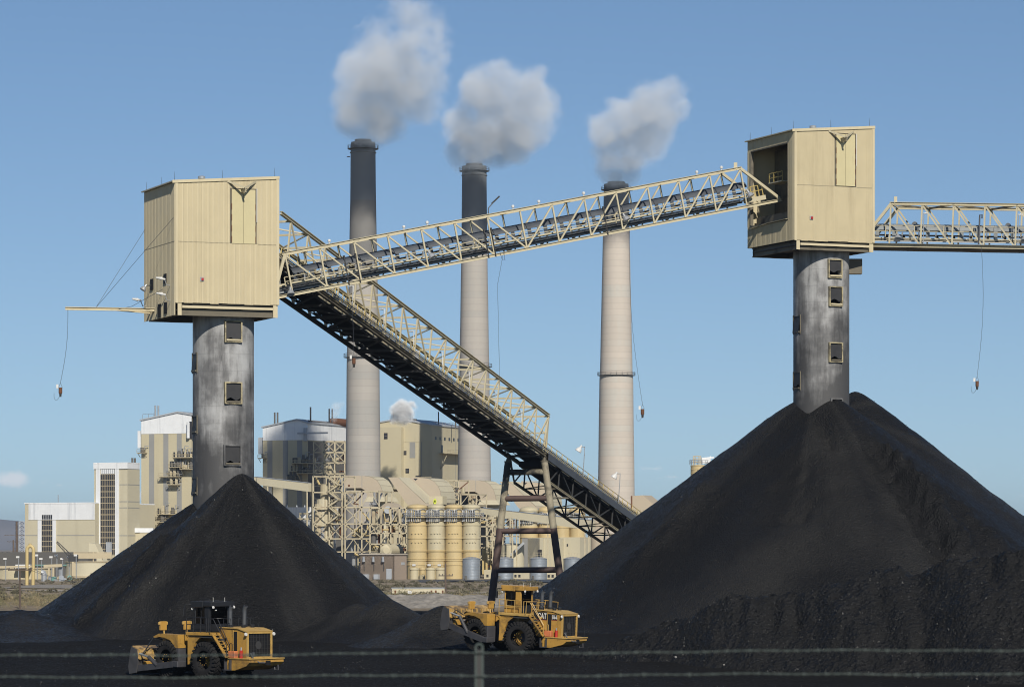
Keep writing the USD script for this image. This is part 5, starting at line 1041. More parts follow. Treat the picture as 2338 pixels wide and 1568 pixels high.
t, z = steel('steel_frame', 'steel stair tower before the shaded boiler house below the middle chimney', [980,1014,1047], [1095,1125,1152,1185], 1050., 8., seed=11, clutter=10)
steel('steel_frame', 'cream steel bay under the middle flue duct', [1052,1088], [1127,1152,1185], 1050., 8., seed=12, clutter=6)
stairs(t, 1050., 1014, 1045, [1096,1112,1126,1140,1152], off=-.3)
t, z = steel('steel_frame', 'tangle of steel and pipes between the gold silos and the trestle', [1096,1112,1130,1148,1165], [1180,1200,1222,1248,1275,1300], 985., 7., seed=13, clutter=55)
for k in range(6): t.part('yellow_pipe', pipe([P(1102+k*2,1310,978), P(1102+k*2,1250+k*3,978), P(1108+k*9,1246+k*3,978), P(1112+k*9,1300,978)], .22, 6), M['pipe_yellow'])

def silo(label, u0, u1, D, vdome, vsh, vbot, upper, lower, vsplit, rings, rail_v=None, group=None, manholes=()):
    r = (u1-u0)/2/F*D; c = P((u0+u1)/2, HZ, D)+np.array([0,r,0]); c[2] = 0; zs, zd, zb = ZV(vsh,D), ZV(vdome,D), ZV(vbot,D)
    t = Thing('silo', label, 'silo', c, group=group); zsp = ZV(vsplit, D)
    t.part('shell', lathe([(r,zsp),(r,zs)], 32, c), M[upper], smooth=40); t.part('lower_shell', lathe([(r,min(zb,0.)),(r,zsp)], 32, c), M[lower], smooth=40)
    t.part('dome', lathe([(r,zs),(r*.96,zs+(zd-zs)*.35),(r*.75,zs+(zd-zs)*.7),(r*.35,zs+(zd-zs)*.95),(.05,zd)], 32, c), M[upper], smooth=60)
    for v in rings: z = ZV(v,D); t.part('band', lathe([(r,z-.18),(r+.16,z-.14),(r+.16,z+.14),(r,z+.18)], 32, c), M[upper if v < vsplit-2 else lower])
    for v in manholes:
        for a in np.radians([-118,-97,-80,-64]):
            q = c+np.array([r*math.cos(a), r*math.sin(a), ZV(v,D)]); n = np.array([math.cos(a),math.sin(a),0]); t.part('nozzle', tube(q-n*.2, q+n*.3, .20, n=8), M[upper])
    if rail_v:
        z = ZV(rail_v, D); rp = r+1.1; n = 16; an = np.radians(np.linspace(185,355,n)); ring = lambda h, rr: pipe(np.stack([c[0]+rr*np.cos(an), c[1]+rr*np.sin(an), 0*an+z+h], 1), .09, 4)
        pl = t.part('walkway', lathe([(r-.02,z-.15),(rp,z-.15),(rp,z),(r-.02,z)], 24, c), M['frame'])
        t.part('railing', cat([ring(.6,rp), ring(1.2,rp)]+[tube(c+np.array([rp*math.cos(a),rp*math.sin(a),z]), c+np.array([rp*math.cos(a),rp*math.sin(a),z+1.2]), .06, n=4) for a in an]), M['galv'], parent=pl)
        for k in range(8):
            a = math.radians(-150+k*11); q = c+np.array([(r+.5)*math.cos(a),(r+.5)*math.sin(a),0]); t.part('valve_pipe', pipe([q+EZ*(z-1.3), q+EZ*(z+1.8), q+EZ*(z+2.2)-uz([math.cos(a),math.sin(a),0])*.6], .13, 5), M['galv' if k%3 else 'white'])
        t.part('access_door', box(c+np.array([r*math.cos(-1.45),r*math.sin(-1.45)-.05,z+1.0]), (1.6,.25,1.5)), M['grey_wall'])
        for h in (2.1, -1.2): t.part('ring_pipe', pipe(np.stack([c[0]+(r+.3)*np.cos(an), c[1]+(r+.3)*np.sin(an), z+h+.25*np.sin(an*5)], 1), .11, 4), M['galv' if h > 0 else 'grey_wall'])
    return t, c, r
nm = ('gold steel silo, first of the four in front from the left', 'cream steel silo between the two gold ones', 'gold steel silo between the two cream ones', 'cream steel silo at the right end of the front four')
for k, (u0, u1) in enumerate(((929,974.5),(975,1015.5),(1016,1055.5),(1056,1096))):
    t, c, r = silo(nm[k], u0, u1, 950., 1150, 1156, 1320, ('silo_gold','silo_cream')[k%2], 'silo_gold', 1255.5, [1158,1198,1228,1256,1259,1275,1278.5,1289], 1180, 'silos in front', (1217,1237))
t = Thing('hatch_hut', 'small cream hut with a yellow green hatch on the second silo', 'hut', P(992,1150,957)); hp = P(980,1150,955)
t.part('wall', prism([(0,0),(4.,0),(4.,2.4),(0,2.4)], P(979,1151,955), (1,0,0), EZ, FB*3), M['silo_cream']); t.part('wall', prism([(0,0),(3.0,0),(3.0,2.4),(0,2.4)], P(979,1151,955)+np.array([4.01,0,0]), FB, EZ, -FA*.1), M['silo_cream'])
t.part('hatch', lathe([(.62,0),(.62,.12),(.3,.12),(.3,0)], 14, P(993,1144,954.6), np.array([[.72,0,0],[0,0,1],[0,1.3,0]])), M['hivis']); t.part('hatch_opening', box(P(993,1144,954.7), (.42,.1,.8)), M['pane'])
for k, (u0, u1) in enumerate(((1186,1229),(1229,1265.5),(1265.5,1301),(1301,1337))):
    silo(('tan domed silo behind the trestle, first of the rear four','tan domed silo behind the trestle, second of the rear four','tan domed silo behind the trestle, third of the rear four','tan domed silo behind the trestle, last of the rear four')[k], u0, u1, 1040., 1155, 1164, 1320, 'silo_gold' if k%2 else 'silo_cream', 'silo_gold', 1200, [1166,1204,1226], 1186, 'rear silos')
for k, (u0, u1) in enumerate(((935,955.5),(957,971),(972.5,993.5),(994.5,1016))):
    silo(('small cream tank at the foot of the first gold silo','narrow gold tank at the foot of the silos','small cream tank at the foot of the second silo','small cream tank at the foot of the third silo')[k], u0, u1, 940. if k != 1 else 945., 1294.5, 1297, 1322, 'silo_cream' if k != 1 else 'silo_gold', 'silo_cream', 1312, [1299], None, 'small tanks')
for k, (u, v) in enumerate(((945,1293),(980,1293),(1003,1293))):
    tt = Thing('pump_skid', ('pump skid with rails on the first small tank','pump skid with rails on the third small tank','pump skid with rails on the fourth small tank')[k], 'pump', P(u,v,940)); b = P(u,v,940)
    tt.part('rails', cat([beam(b+np.array([x,0,0]), b+np.array([x,0,1.2]), .1, .1, (0,1,0)) for x in (-1,0,1)]+[beam(b+np.array([-1,0,h]), b+np.array([1,0,h]), .08, .08) for h in (.6,1.2)]), M['frame']); tt.part('motor', tube(b+np.array([-.5,.2,.4]), b+np.array([.5,.2,.4]), .35, n=8), M['galv'])
M['silver'] = mat('silver', (.40,.44,.48), .38, .08, .5, metal=.5, dirt=(.55,.58,.6), damt=.4, dscale=1.5, dstretch=(1,1,2))
for k, (u0, u1) in enumerate(((1055.5,1096),(1132,1172.5),(1209,1249),(1286.5,1328))):
    D = 930.; r = (u1-u0)/2/F*D; c = P((u0+u1)/2, HZ, D)+np.array([0,r,0]); c[2] = 0; zs = ZV(1275,D)
    t = Thing('steel_tank', ('silver corrugated tank beside the front silos','silver corrugated tank behind the left trestle leg','silver corrugated tank between the trestle legs','silver corrugated tank right of the trestle')[k], 'tank', c, group='silver tanks')
    n = 7
    for j in range(n): t.part('course', lathe([(r-.02,zs*j/n-.1),(r,zs*j/n+.06),(r,zs*(j+1)/n-.05),(r-.03,zs*(j+1)/n)], 28, c), M['silver'], smooth=40)
    t.part('roof', lathe([(r+.1,zs),(r*.5,zs+.45),(.05,zs+.6)], 28, c), M['galv'])
    b = c+np.array([0,0,zs+.1]); t.part('railing', cat([beam(b+np.array([x,-r*.6,0]), b+np.array([x,-r*.6,1.6]), .08, .08, (0,1,0)) for x in np.linspace(-1.2,2.4,5)]+[beam(b+np.array([-1.2,-r*.6,h]), b+np.array([2.4,-r*.6,h]), .07, .07) for h in (.8,1.6)]), M['frame'])
    t.part('valve', cat([tube(c+np.array([-r*.6,-r-.5,0]), c+np.array([-r*.6,-r-.5,1.1]), .3, n=6)]), M['grey_wall'])
D = 965.; r = (1197-1142)/2/F*D; c = P(1169.5,HZ,D)+np.array([0,r,0]); c[2] = 0
t = Thing('storage_tank', 'wide cream storage tank with a slanting grey chute, left of the trestle', 'tank', c)
t.part('shell', lathe([(r,0),(r,ZV(1244,D))], 36, c), M['tan_pale'], smooth=40); t.part('roof', lathe([(r+.1,ZV(1244,D)),(r*.6,ZV(1240.5,D)),(.1,ZV(1239,D))], 36, c), M['tan_pale']); t.part('chute', beam(P(1166,1267,D-2.), P(1196,1238,D-2.), 1.0, .7), M['galv'])
# ancillary buildings
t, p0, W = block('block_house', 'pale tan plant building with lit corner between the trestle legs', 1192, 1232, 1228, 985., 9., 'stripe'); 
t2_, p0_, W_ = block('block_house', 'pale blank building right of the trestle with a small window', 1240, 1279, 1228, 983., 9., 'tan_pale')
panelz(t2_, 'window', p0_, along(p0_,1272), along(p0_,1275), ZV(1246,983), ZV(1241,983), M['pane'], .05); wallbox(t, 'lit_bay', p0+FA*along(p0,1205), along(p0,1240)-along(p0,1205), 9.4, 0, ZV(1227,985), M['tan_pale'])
panelz(t, 'door', p0, along(p0,1230), along(p0,1238), ZV(1268,985), ZV(1254,985), M['pane'], .3, off=.2)
t3_, p0_, W_ = block('block_house', 'pale flat roofed building at the foot of the right pile', 1279, 1324, 1226, 984., 9., 'tan_pale'); panelz(t3_, 'window', p0_, along(p0_,1294), along(p0_,1297), ZV(1247,984), ZV(1241,984), M['pane'], .05)
t, p0, W = block('low_annex', 'low cream annex with small dark windows behind the silver tanks', 1105, 1285, 1300, 955., 6., 'tan_pale')
for u in (1113,1177,1186,1253,1262): panelz(t, 'window', p0, along(p0,u-2.5), along(p0,u+2.5), ZV(1317,955), ZV(1311,955), M['pane'], .06)
D = 1000.; r = 18/F*D; c = P(1365,HZ,D)+np.array([0,r,0]); c[2] = 0
t = Thing('silo', 'tall plain beige silo at the lower end of the incline', 'silo', c); t.part('shell', lathe([(r,0),(r,ZV(1186,D)),(r*.5,ZV(1183,D)),(.1,ZV(1182,D))], 32, c), M['pinkish'], smooth=40); t.part('ladder', cat([beam(c+np.array([-r-.3,0,0]), c+np.array([-r-.3,0,ZV(1180,D)]), .5, .7, (0,1,0))]), M['plate_grey'])
def gallery(label, u0, v0, u1, v1, h0, h1, D0, D1, m='tan_pale', posts=()):
    p, q = P(u0,v0,D0), P(u1,v1,D1); L = np.linalg.norm(q-p); t = Thing('covered_conveyor', label, 'conveyor', (*p[:2],0)); e = (q-p)/L; b = uz(np.cross([0,0,1], e))
    H0, H1 = h0/F*D0, h1/F*D1; vv = np.array([p, q, q-EZ*H1, p-EZ*H0]); vv = np.vstack([vv, vv+b*3.2])
    t.part('wall', (vv, np.array([[0,3,2],[0,2,1],[4,5,6],[4,6,7],[3,7,6],[3,6,2],[0,4,7],[0,7,3],[1,2,6],[1,6,5]])), M[m]); t.part('roof', (np.vstack([p-b*.15, q-b*.15, q+b*3.4, p+b*3.4])+EZ*.06, QF.copy()), M['plate_grey'])
    for f in posts:
        s = p+(q-p)*f; Hh = H0+(H1-H0)*f; t.part('post', cat([beam(np.array([*(s+b*.3)[:2],0]), s+b*.3-EZ*Hh, .4, .4, (0,1,0)), beam(np.array([*(s+b*2.9)[:2],0]), s+b*2.9-EZ*Hh, .4, .4, (0,1,0))]), M['frame'])
    return t
gallery('cream covered conveyor sloping down behind the trestle', 1094, 1158.5, 1347, 1187, 13.5, 23, 962., 945., posts=(.12,.3,.62,.95))
g_ = gallery('cream covered conveyor reaching from the left column to the steel tower', 579, 1088, 704, 1102.5, 17, 19.5, 1010., 1000., posts=(.25,.97)); g_.part('end_band', beam(P(587,1088,1009.6), P(585,1106,1009.6), .2, .5, (0,1,0)), M['grey_wall'])
gallery('long tan duct rising to the right behind the upper trestle', 1100, 1103, 1256, 1112, 20, 14, 1130., 1160., m='tan', posts=(.9,))
t, p0, W = block('white_shed', 'white metal shed behind the right flank of the left pile', 633, 733, 1157.5, 1015., 12., 'plate_white', vb=1187); t.part('lower_wall', prism([(0,0),(W,0),(W,10),(0,10)], np.array([*(p0+FB*.4)[:2],0]), FA, FB, EZ*ZV(1187.5,1015)), M['plate_grey'])
for u in (640,655,678,696,720): t.part('roof_vent', bx(P(u-2,1157,1016)+np.array([0,0,0]), P(u+2,1153.5,1020)), M['plate_grey'])
t.part('pipe_rack', cat([beam(P(684,1172,1010), P(716,1172,1005), .4, .5), beam(P(685,1172,1010), P(685,1187,1010), .4, .4, (0,1,0)), beam(P(640,1184,1012), P(716,1184,1005), .3, .5)]), M['frame'])
t, p0, W = block('utility_building', 'brown utility building with a grey roller door and three roof lamps', 823, 897, 1266, 935., 1., 'brown')
Dp = depth_to(p0, W, 928.5); wallbox(t, 'wall', p0, W, Dp, 0, ZV(1266,935), M['brown']); t.part('roof', prism([(-.3,-.4),(W+.3,-.4),(W+.3,Dp),(-.3,Dp)], np.array([*p0[:2],ZV(1266,935)]), FA, FB, EZ*.35), M['roof_brown'])
panelz(t, 'roller_door', p0, along(p0,882), along(p0,894.5), 0.1, ZV(1297.5,935), M['plate_grey'], .06); rpanel(t, 'window', p0, W, Dp*.6, Dp*.85, ZV(1289,935), ZV(1283,935), M['plate_grey'], .05)
for u in (832,854,876):
    a = along(p0,u); q = np.array([*(p0+FA*a-FB*.5)[:2],ZV(1282,935)]); fp = t.part('vent_hood', cat([tube(q, q+EZ*1.5, .45, .3, 8)]), M['galv']); t.part('bracket', beam(q-EZ*.2+FB*.4, q-EZ*2.6+FB*.4, .2, .2, (0,1,0)), M['steel_dark'], parent=fp)
for u in (838,862): panelz(t, 'cooling_unit', p0, along(p0,u-5), along(p0,u+5), .1, 1.5, M['plate_grey'], 1.2)
t = Thing('horizontal_tank', 'round ended tan tank above the roof of the brown utility building', 'tank', P(883,1260,960)); t.part('shell', tube(P(882,1256,958), P(882,1256,958)+FB*8, 1.8, n=18), M['tan']); t.part('end_cap', tube(P(882,1256,957.9), P(882,1256,957.4), 1.7, .9, 18), M['tan']); t.part('saddle', cat([beam(P(882,1320,960), P(882,1268,960), 1.6, 1.2, (0,1,0))]), M['frame'])
t = Thing('fan_housing', 'round grey fan on the side of a tan housing beside the left duct', 'fan', P(888,1180,1000)); t.part('housing', tube(P(886,1170,996), P(886,1170,996)+FB*5, 3.0, n=20), M['pinkish']); t.part('fan', tube(P(885,1163.5,994), P(885,1163.5,995.8), 1.15, n=16), M['plate_grey']); t.part('support', beam(P(886,1320,998), P(886,1188,998), 1.2, 1.2, (0,1,0)), M['frame'])
D = 640.; p0 = P(895,HZ,D); p0[2] = 0; W = XU(1016,D)-XU(895,D)
t = Thing('low_bunkhouse', 'long low cream building with brown doors in the scrub', 'building', p0); zt = ZV(1342.5,D)
t.part('wall', bx((p0[0],D,-.5), (p0[0]+W,D+4,zt)), M['tan_pale']); t.part('roof', bx((p0[0]-.15,D-.15,zt), (p0[0]+W+.15,D+4.2,zt+.12)), M['plate_grey'])
for u in (902.5,985,995,1011): t.part('door', bx((XU(u-2,D),D-.04,-.3), (XU(u+2,D),D-.005,ZV(1347,D))), M['rust'])
t.part('white_door', bx((XU(931,D),D-.04,-.3), (XU(940,D),D-.005,ZV(1348,D))), M['plate_white'])
# clarifiers and pipes at the far left
def clar(label, uc, ru, D, vt, vb, elevated):
    r = ru/F*D; c = P(uc,HZ,D)+np.array([0,r,0]); c[2] = 0; zt, zb = ZV(vt,D), ZV(vb,D)
    t = Thing('clarifier', label, 'tank', c); t.part('shell', lathe([(r,zb),(r,zt),(r-.3,zt),(r-.3,zb+.2)], 48, c), M['tan_pale' if elevated else 'silo_cream'], smooth=40); t.part('rim', lathe([(r,zt-.25),(r+.25,zt-.25),(r+.25,zt),(r,zt)], 48, c), M['trim_tan'])
    if elevated:
        t.part('floor', lathe([(r*.99,zb-.5),(r+.3,zb-.5),(r+.3,zb+.02),(r*.99,zb+.02)], 48, c), M['trim_tan'])
        for a in np.radians(np.arange(190,355,22)): q = c+np.array([r*.94*math.cos(a),r*.94*math.sin(a),0]); t.part('leg', beam(q, q+EZ*(zb-.3), .5, .5, (0,1,0)), M['trim_tan'])
        t.part('bridge', cat([beam(c+np.array([-r*.55,-r*.8,zt+1.6]), c+np.array([r*.9,-r*.8,zt+1.6]), 1., 1.6)]), M['trim_tan']); t.part('bridge_rail', cat([beam(c+np.array([x*r,-r*.82,zt]), c+np.array([x*r,-r*.82,zt+2.6]), .25, .25, (0,1,0)) for x in (-.55,.2,.55,.9)]+[beam(c+np.array([-.55*r,-r*.82,zt+2.6]), c+np.array([.9*r,-r*.82,zt+2.6]), .15, .15)]), M['trim_tan'])
        for x in (-.5,.0,.3): t.part('gear', tube(c+np.array([x*r,-r*.86,zt+1.6]), c+np.array([x*r,-r*.80,zt+1.6]), .45, n=8), M['steel_dark'])
        a = math.radians(237); q = c+np.array([r*math.cos(a),r*math.sin(a),0]); t.part('downpipe', beam(q+EZ*zb, q+EZ*(zt+.6), 1.2, .5, (0,1,0)), M['trim_tan'])
    return t, c, r
t, c, r = clar('wide flat cream clarifier tank at the left edge', 40, 73, 940., 1296, 1329, False)
t.part('pump_house', bx(P(35,1296,936), P(78,1288,944)), M['white']); t.part('deck', beam(P(0,1293.5,930), P(150,1291,930), 1.2, .5), M['trim_tan']); t.part('deck_pipe', tube(P(80,1290,929), P(152,1290,929), .25, n=6), M['teal'])
clar('raised cream clarifier tank on short legs beside the left pile', 200, 59, 925., 1281, 1314, True)
t = Thing('pipe_loop', 'tall yellow pipe bent into an upside down U at far left', 'pipe', P(67,1339,800)); a = np.linspace(np.pi,0,9); kx = 800/F
t.part('pipe', pipe(np.vstack([[P(61.5,1339,800)], [P(61.5,1256,800)], [P(69,1255,800)+np.array([math.cos(q)*7.5*kx,0,math.sin(q)*9*kx]) for q in a], [P(76.5,1256,800)], [P(75.5,1339,800)]]), .42, 10), M['pipe_yellow'], smooth=40); t.part('vent_cap', tube(P(68.5,1246,800), P(68.5,1240,800), .35, n=8), M['pipe_yellow'])
t = Thing('pump_station', 'grey cluster of pumps and vents between the two clarifiers', 'pump', P(130,1330,900)); r9 = np.random.default_rng(9)
for k in range(16):
    u = r9.uniform(107,160); h = r9.uniform(4,14); t.part('pump', tube(P(u,1331,890+r9.uniform(-4,6)), P(u,1331-h,890), r9.uniform(.3,.9), n=8), M[('galv','plate_grey','white','trim_tan','teal')[r9.integers(0,5)]])
t.part('vent_elbow', pipe([P(101,1328,885),P(101,1312,885),P(99,1307,885),P(95,1305.5,885)], .8, 8), M['galv']); t.part('rack', cat([beam(P(122,1330,892), P(122,1290,892), .5, .5, (0,1,0)), beam(P(112,1330,892), P(112,1291,892), .5, .5, (0,1,0)), beam(P(100,1292,892), P(142,1290,892), .8, .8)]), M['trim_tan']); t.part('lagged_pipes', cat([tube(P(u,1330,893), P(u,1292,893), .45, n=8) for u in (137,140)]), M['galv'])
t, p0, W = block('long_shed', 'long dark grey shed in front of the turbine hall', -40, 200, 1259.5, 1050., 12., 'grey_wall')
t.part('gable_hut', prism([(0,0),(5,0),(2,6.5),(0,6.8)], P(203,1288,1040), (1,0,0), EZ, FB*3), M['tan_pale'])
for k, u in enumerate((13,42,85,95,118,130,143,158,174)):
    D = 915.-k*2; b = P(u,1292,D); lp = Thing('yard_light', ('yard light on a thin pole, far left edge','yard light above the flat clarifier','yard light left of the crane boom','yard light beside the crane boom tip','yard light above the pump station','yard light right of the pump station','yard light behind the raised clarifier rim','yard light in the middle of the raised clarifier','yard light at the right of the raised clarifier')[k], 'lamp post', (b[0],b[1],0))
    lp.part('pole', tube(np.array([b[0],b[1],0]), P(u,1275-k%3*4,D), .12, n=5), M['galv']); lp.part('lamp_head', box(P(u-1.5,1275-k%3*4,D), (.9,.5,.5)), M['white_lamp'])
t = Thing('crane', 'dark lattice crane boom pointing up to the left before the turbine hall', 'crane', P(160,1270,900)); p, q = P(129.5,1236.5,900), P(161,1269,900); n = uz(np.cross(q-p, [0,1,0]))*.45
t.part('boom', cat([beam(p+n*.4, q+n, .2, .2), beam(p-n*.4, q-n, .2, .2)]+[beam(p+(q-p)*f+n*(.4+.6*f), p+(q-p)*(f+.08)-n*(.4+.6*f), .1, .1) for f in np.linspace(0,.9,11)]), M['steel_dark']); t.part('cab', bx(q-np.array([.5,1,1.5]), q+np.array([2,1,.4])), M['steel_dark'])
# poles, wires and lattice tower
def pole(label, u, vt, vb, D, arm, varm, w=.16):
    b, tp = P(u,vb,D), P(u-.5,vt,D); t = Thing('utility_pole', label, 'utility pole', b); t.part('pole', tube(b-EZ*.6, tp, w, w*.75, 8), M['wood']); y = P(u,varm,D); t.part('crossarm', beam(y-np.array([arm,0,0]), y+np.array([arm,0,0]), .14, .18), M['wood'])
    for x in (-.9,-.45,.5,.95): t.part('insulator', tube(y+np.array([x*arm,0,.08]), y+np.array([x*arm,0,.35]), .07, n=6), M['grey_wall'])
    return y
y1 = pole('brown wooden utility pole standing in the grass at far left', 45.8, 1297, 1388, 480., 1.75, 1300.5)
y2 = pole('grey wooden utility pole beside the long low cream building', 1017.5, 1286, 1360, 600., 1.3, 1313.5, .2)
t = Thing('overhead_wires', 'thin wires running from the left utility pole', 'wires', y1)
for dx, e in ((-1.6,P(-120,1296,420)),(1.6,P(210,1330,620)),(.8,P(205,1326,640))):
    k = np.linspace(0,1,10)[:,None]; t.part('wire', pipe(y1+np.array([dx,0,.3])+(e-y1-np.array([dx,0,.3]))*k-EZ*np.sin(k*np.pi)*.8, .025, 4), M['cable'])
y3 = pole('pale far pole with a crossarm before the lattice tower', 38.5, 1190, 1259, 1300., 5., 1221.5, .55); pole('shorter pale far pole at the left edge behind the shed', 31, 1232, 1259, 1320., 2.5, 1236, .4)
t = Thing('lattice_tower', 'grey lattice transmission tower left of the turbine hall', 'pylon', P(50,1260,1350)); D = 1350.
for du in (-6.5, 6.5): t.part('leg', beam(P(50+du,1262,D), P(50+du*.95,1190,D), .28, .28, (0,1,0)), M['plate_grey'])
for k in range(8):
    v0, v1 = 1262-9*k, 1253-9*k; t.part('brace', cat([beam(P(43.5,v0,D), P(56.5,v1,D), .18, .18), beam(P(56.5,v0,D), P(43.5,v1,D), .18, .18), beam(P(43.5,v1,D), P(56.5,v1,D), .18, .18)]), M['plate_grey'])
# far right: orange silo and sloping duct behind the pile
D = 900.; r = 19/F*D; c = P(1597,HZ,D)+np.array([0,r,0]); c[2] = 0; t = Thing('silo', 'orange tan silo with steel gear on top peeping over the right pile', 'silo', c)
t.part('shell', lathe([(r,0),(r,ZV(1061,D)),(.1,ZV(1060,D))], 32, c), M['silo_gold'], smooth=40)
for v in (1063,1071,1080): t.part('band', lathe([(r,ZV(v,D)-.12),(r+.12,ZV(v,D)),(r,ZV(v,D)+.12)], 32, c), M['silo_gold'])
zt = ZV(1060,D)
t.part('top_cage', cat([beam(P(u,1060,D+2), P(u,1041,D+2), .25, .25, (0,1,0)) for u in (1583,1587,1596,1600)]+[beam(P(1583,v,D+2), P(1600,v,D+2), .2, .2) for v in (1041,1047,1054)]), M['frame']); t.part('railing', cat([tube(np.array([c[0]+(r+.3)*math.cos(a),c[1]+(r+.3)*math.sin(a),zt]), np.array([c[0]+(r+.3)*math.cos(a),c[1]+(r+.3)*math.sin(a),zt+1.2]), .06, n=4) for a in np.radians(np.arange(0,360,24))]+[pipe(np.stack([c[0]+(r+.3)*np.cos(q), c[1]+(r+.3)*np.sin(q), 0*q+zt+h], 1), .06, 4) for h in (.6,1.2) for q in [np.linspace(0,2*np.pi,25)]]), M['galv'])
t.part('top_machine', cat([box(P(1612,1051,D+3), (2.4,2,1.6)), beam(P(1606,1046,D+3), P(1630,1044,D+3), .5,.4), beam(P(1617,1049,D+3), P(1623,1041,D+3), .2,.2)]), M['plate_white'])
D = 1150.; t = Thing('flue_duct', 'grey tan sloping flue duct at the foot of the right chimney', 'duct', P(1470,HZ,D)*np.array([1,1,0])); t.part('wall', prism([(0,0),(0,13.5),(4.,13.8),(7.4,11),(17,1.),(17,0)], P(1441,1220,D), (1,0,0), EZ, FB*9), M['pinkish']); t.part('base', bx(P(1425,1260,D-2), P(1520,1170,D+3)), M['tan']); t.part('rails', cat([beam(P(1425,v,D-2.2), P(1515,v,D-2.2), .2,.25) for v in (1163,1168)]+[beam(P(u,1170,D-2.2), P(u,1163,D-2.2), .25,.2,(0,1,0)) for u in range(1426,1515,6)]), M['frame'])
t.part('end_plate', beam(P(1442,1165,D-.2), P(1442,1131.5,D-.2), .5, .8, (0,1,0)), M['rust'])

# ------------------------------------------------------------------ desert between the yard and the plant
M['liner'] = mat('liner', (.05,.056,.066), .45, .15, .1); M['road'] = mat('road', (.42,.385,.33), .9, .1, .08); M['rubble'] = mat('rubble', (.30,.28,.25), .95, .35, .9, spec=.1, bump=1., bscale=2.)
def strip(name, u0, u1, y0, y1, m, label, lift=.08, u2=None, u3=None):
    n = 60; us = np.linspace(0,1,n); ysn = np.linspace(0,1,8); rows = []
    for f in ysn:
        y = y0+(y1-y0)*f; x = XU(u0,y0)+(XU(u1,y0)-XU(u0,y0))*us; rows.append(np.stack([x, 0*x+y, ground_z(x, 0*x+y)+lift], 1))
    v = np.vstack(rows); i, j = np.meshgrid(np.arange(7), np.arange(n-1), indexing='ij'); a = (i*n+j).ravel(); solo(name, (v, np.vstack([np.stack([a,a+1,a+n+1],1), np.stack([a,a+n+1,a+n],1)])), M[m], label, kind='structure')
strip('pond_bank', 950, 1330, 858, 902, 'liner', 'dark lined bank of a pond below the tanks', .25); strip('dirt_road', -30, 330, 668, 682, 'road', 'pale dirt road', .12); strip('dirt_pad', -30, 330, 705, 790, 'rubble', 'grey dirt pad beside the clarifiers', .1); strip('dirt_road', 1000, 1250, 640, 650, 'road', 'pale dirt road in the scrub', .12)
bx_, by_ = np.arange(XU(860,505), XU(1260,505), .5), np.arange(482, 530, .6)
def berm(X, Y):
    return ground_z(X,Y)-.3+1.9*np.exp(-((Y-505)/11)**2)*(.55+.9*meshkit.fbm(np.stack([X/6,Y/6,0*X],-1),4,5))+(meshkit.fbm(np.stack([X/.9,Y/.9,0*X],-1),3,6)-.5)*.8
solo('gravel_berm', grid(bx_, by_, berm), M['rubble'], 'pale grey rubble berm behind the parked dozers', kind='structure', smooth=True)
M['brush'] = mat('brush', (.21,.19,.135), .9, .35, 1.5, spec=.05); M['brush_dark'] = mat('brush_dark', (.14,.13,.09), .9, .3, 1.5, spec=.05); M['grass_dry'] = mat('grass_dry', (.33,.27,.16), .9, .3, 1.5, spec=.05); M['grass_green'] = mat('grass_green', (.20,.19,.11), .9, .3, 1.5, spec=.05)
def bush(seed, n=110, h=1., thin=.12):
    r = np.random.default_rng(seed); p = r.normal(size=(n,3)); p /= np.linalg.norm(p,axis=1,keepdims=True); p *= r.uniform(.45,1.,(n,1))**.5; p[:,2] = np.abs(p[:,2])*h; d = r.normal(size=(n,3))*.5+p; d /= np.linalg.norm(d,axis=1,keepdims=True); s = np.cross(d, r.normal(size=(n,3))); s /= np.linalg.norm(s,axis=1,keepdims=True); L = r.uniform(.2,.45,(n,1))
    v = np.stack([p-s*thin, p+s*thin, p+d*L], 1).reshape(-1,3); return v, np.arange(3*n).reshape(-1,3)
r_ = np.random.default_rng(77); n = 900; y = r_.uniform(540, 900, n); x = np.array([XU(u, yy) for u, yy in zip(np.where(r_.random(n) < .72, r_.uniform(780,1350,n), r_.uniform(-20,260,n)), y)])
bad = ((y > 852)&(y < 908)&(x > XU(945,880)))|((y > 664)&(y < 686)&(x < XU(335,670)))|((y > 700)&(y < 795)&(x < XU(335,700))&(r_.random(n) < .9)); x, y = x[~bad], y[~bad]
pi, r9, n = scatter('desert_scrub', None, [bush(k, 110, .7) for k in range(4)], [M['brush'],M['brush_dark'],M['brush'],M['brush_dark']], np.stack([x, y, ground_z(x,y)-.05], 1), None, seed=4)
spin(pi, r9, n, r_.lognormal(-.6,.4,n).clip(.3,1.6), True); data(pi.GetPrim(), 'low grey green desert scrub between yard and plant', 'scrub', kind='stuff')
n = 1300; u = np.where(r_.random(n) < .6, r_.uniform(860,1240,n), r_.uniform(-20,260,n)); y = np.where(u > 500, r_.uniform(535,600,n), r_.uniform(478,610,n)); x = XU(u, y)
pi, r9, n = scatter('dry_grass', None, [bush(k+20, 60, 1.5, .05) for k in range(4)], [M['grass_dry'],M['grass_green'],M['grass_green'],M['grass_dry']], np.stack([x, y, ground_z(x,y)-.05], 1), None, seed=5)
spin(pi, r9, n, r_.lognormal(-.75,.35,n).clip(.25,1.3), True); data(pi.GetPrim(), 'yellowish dry grass and weeds behind the yard', 'grass', kind='stuff')
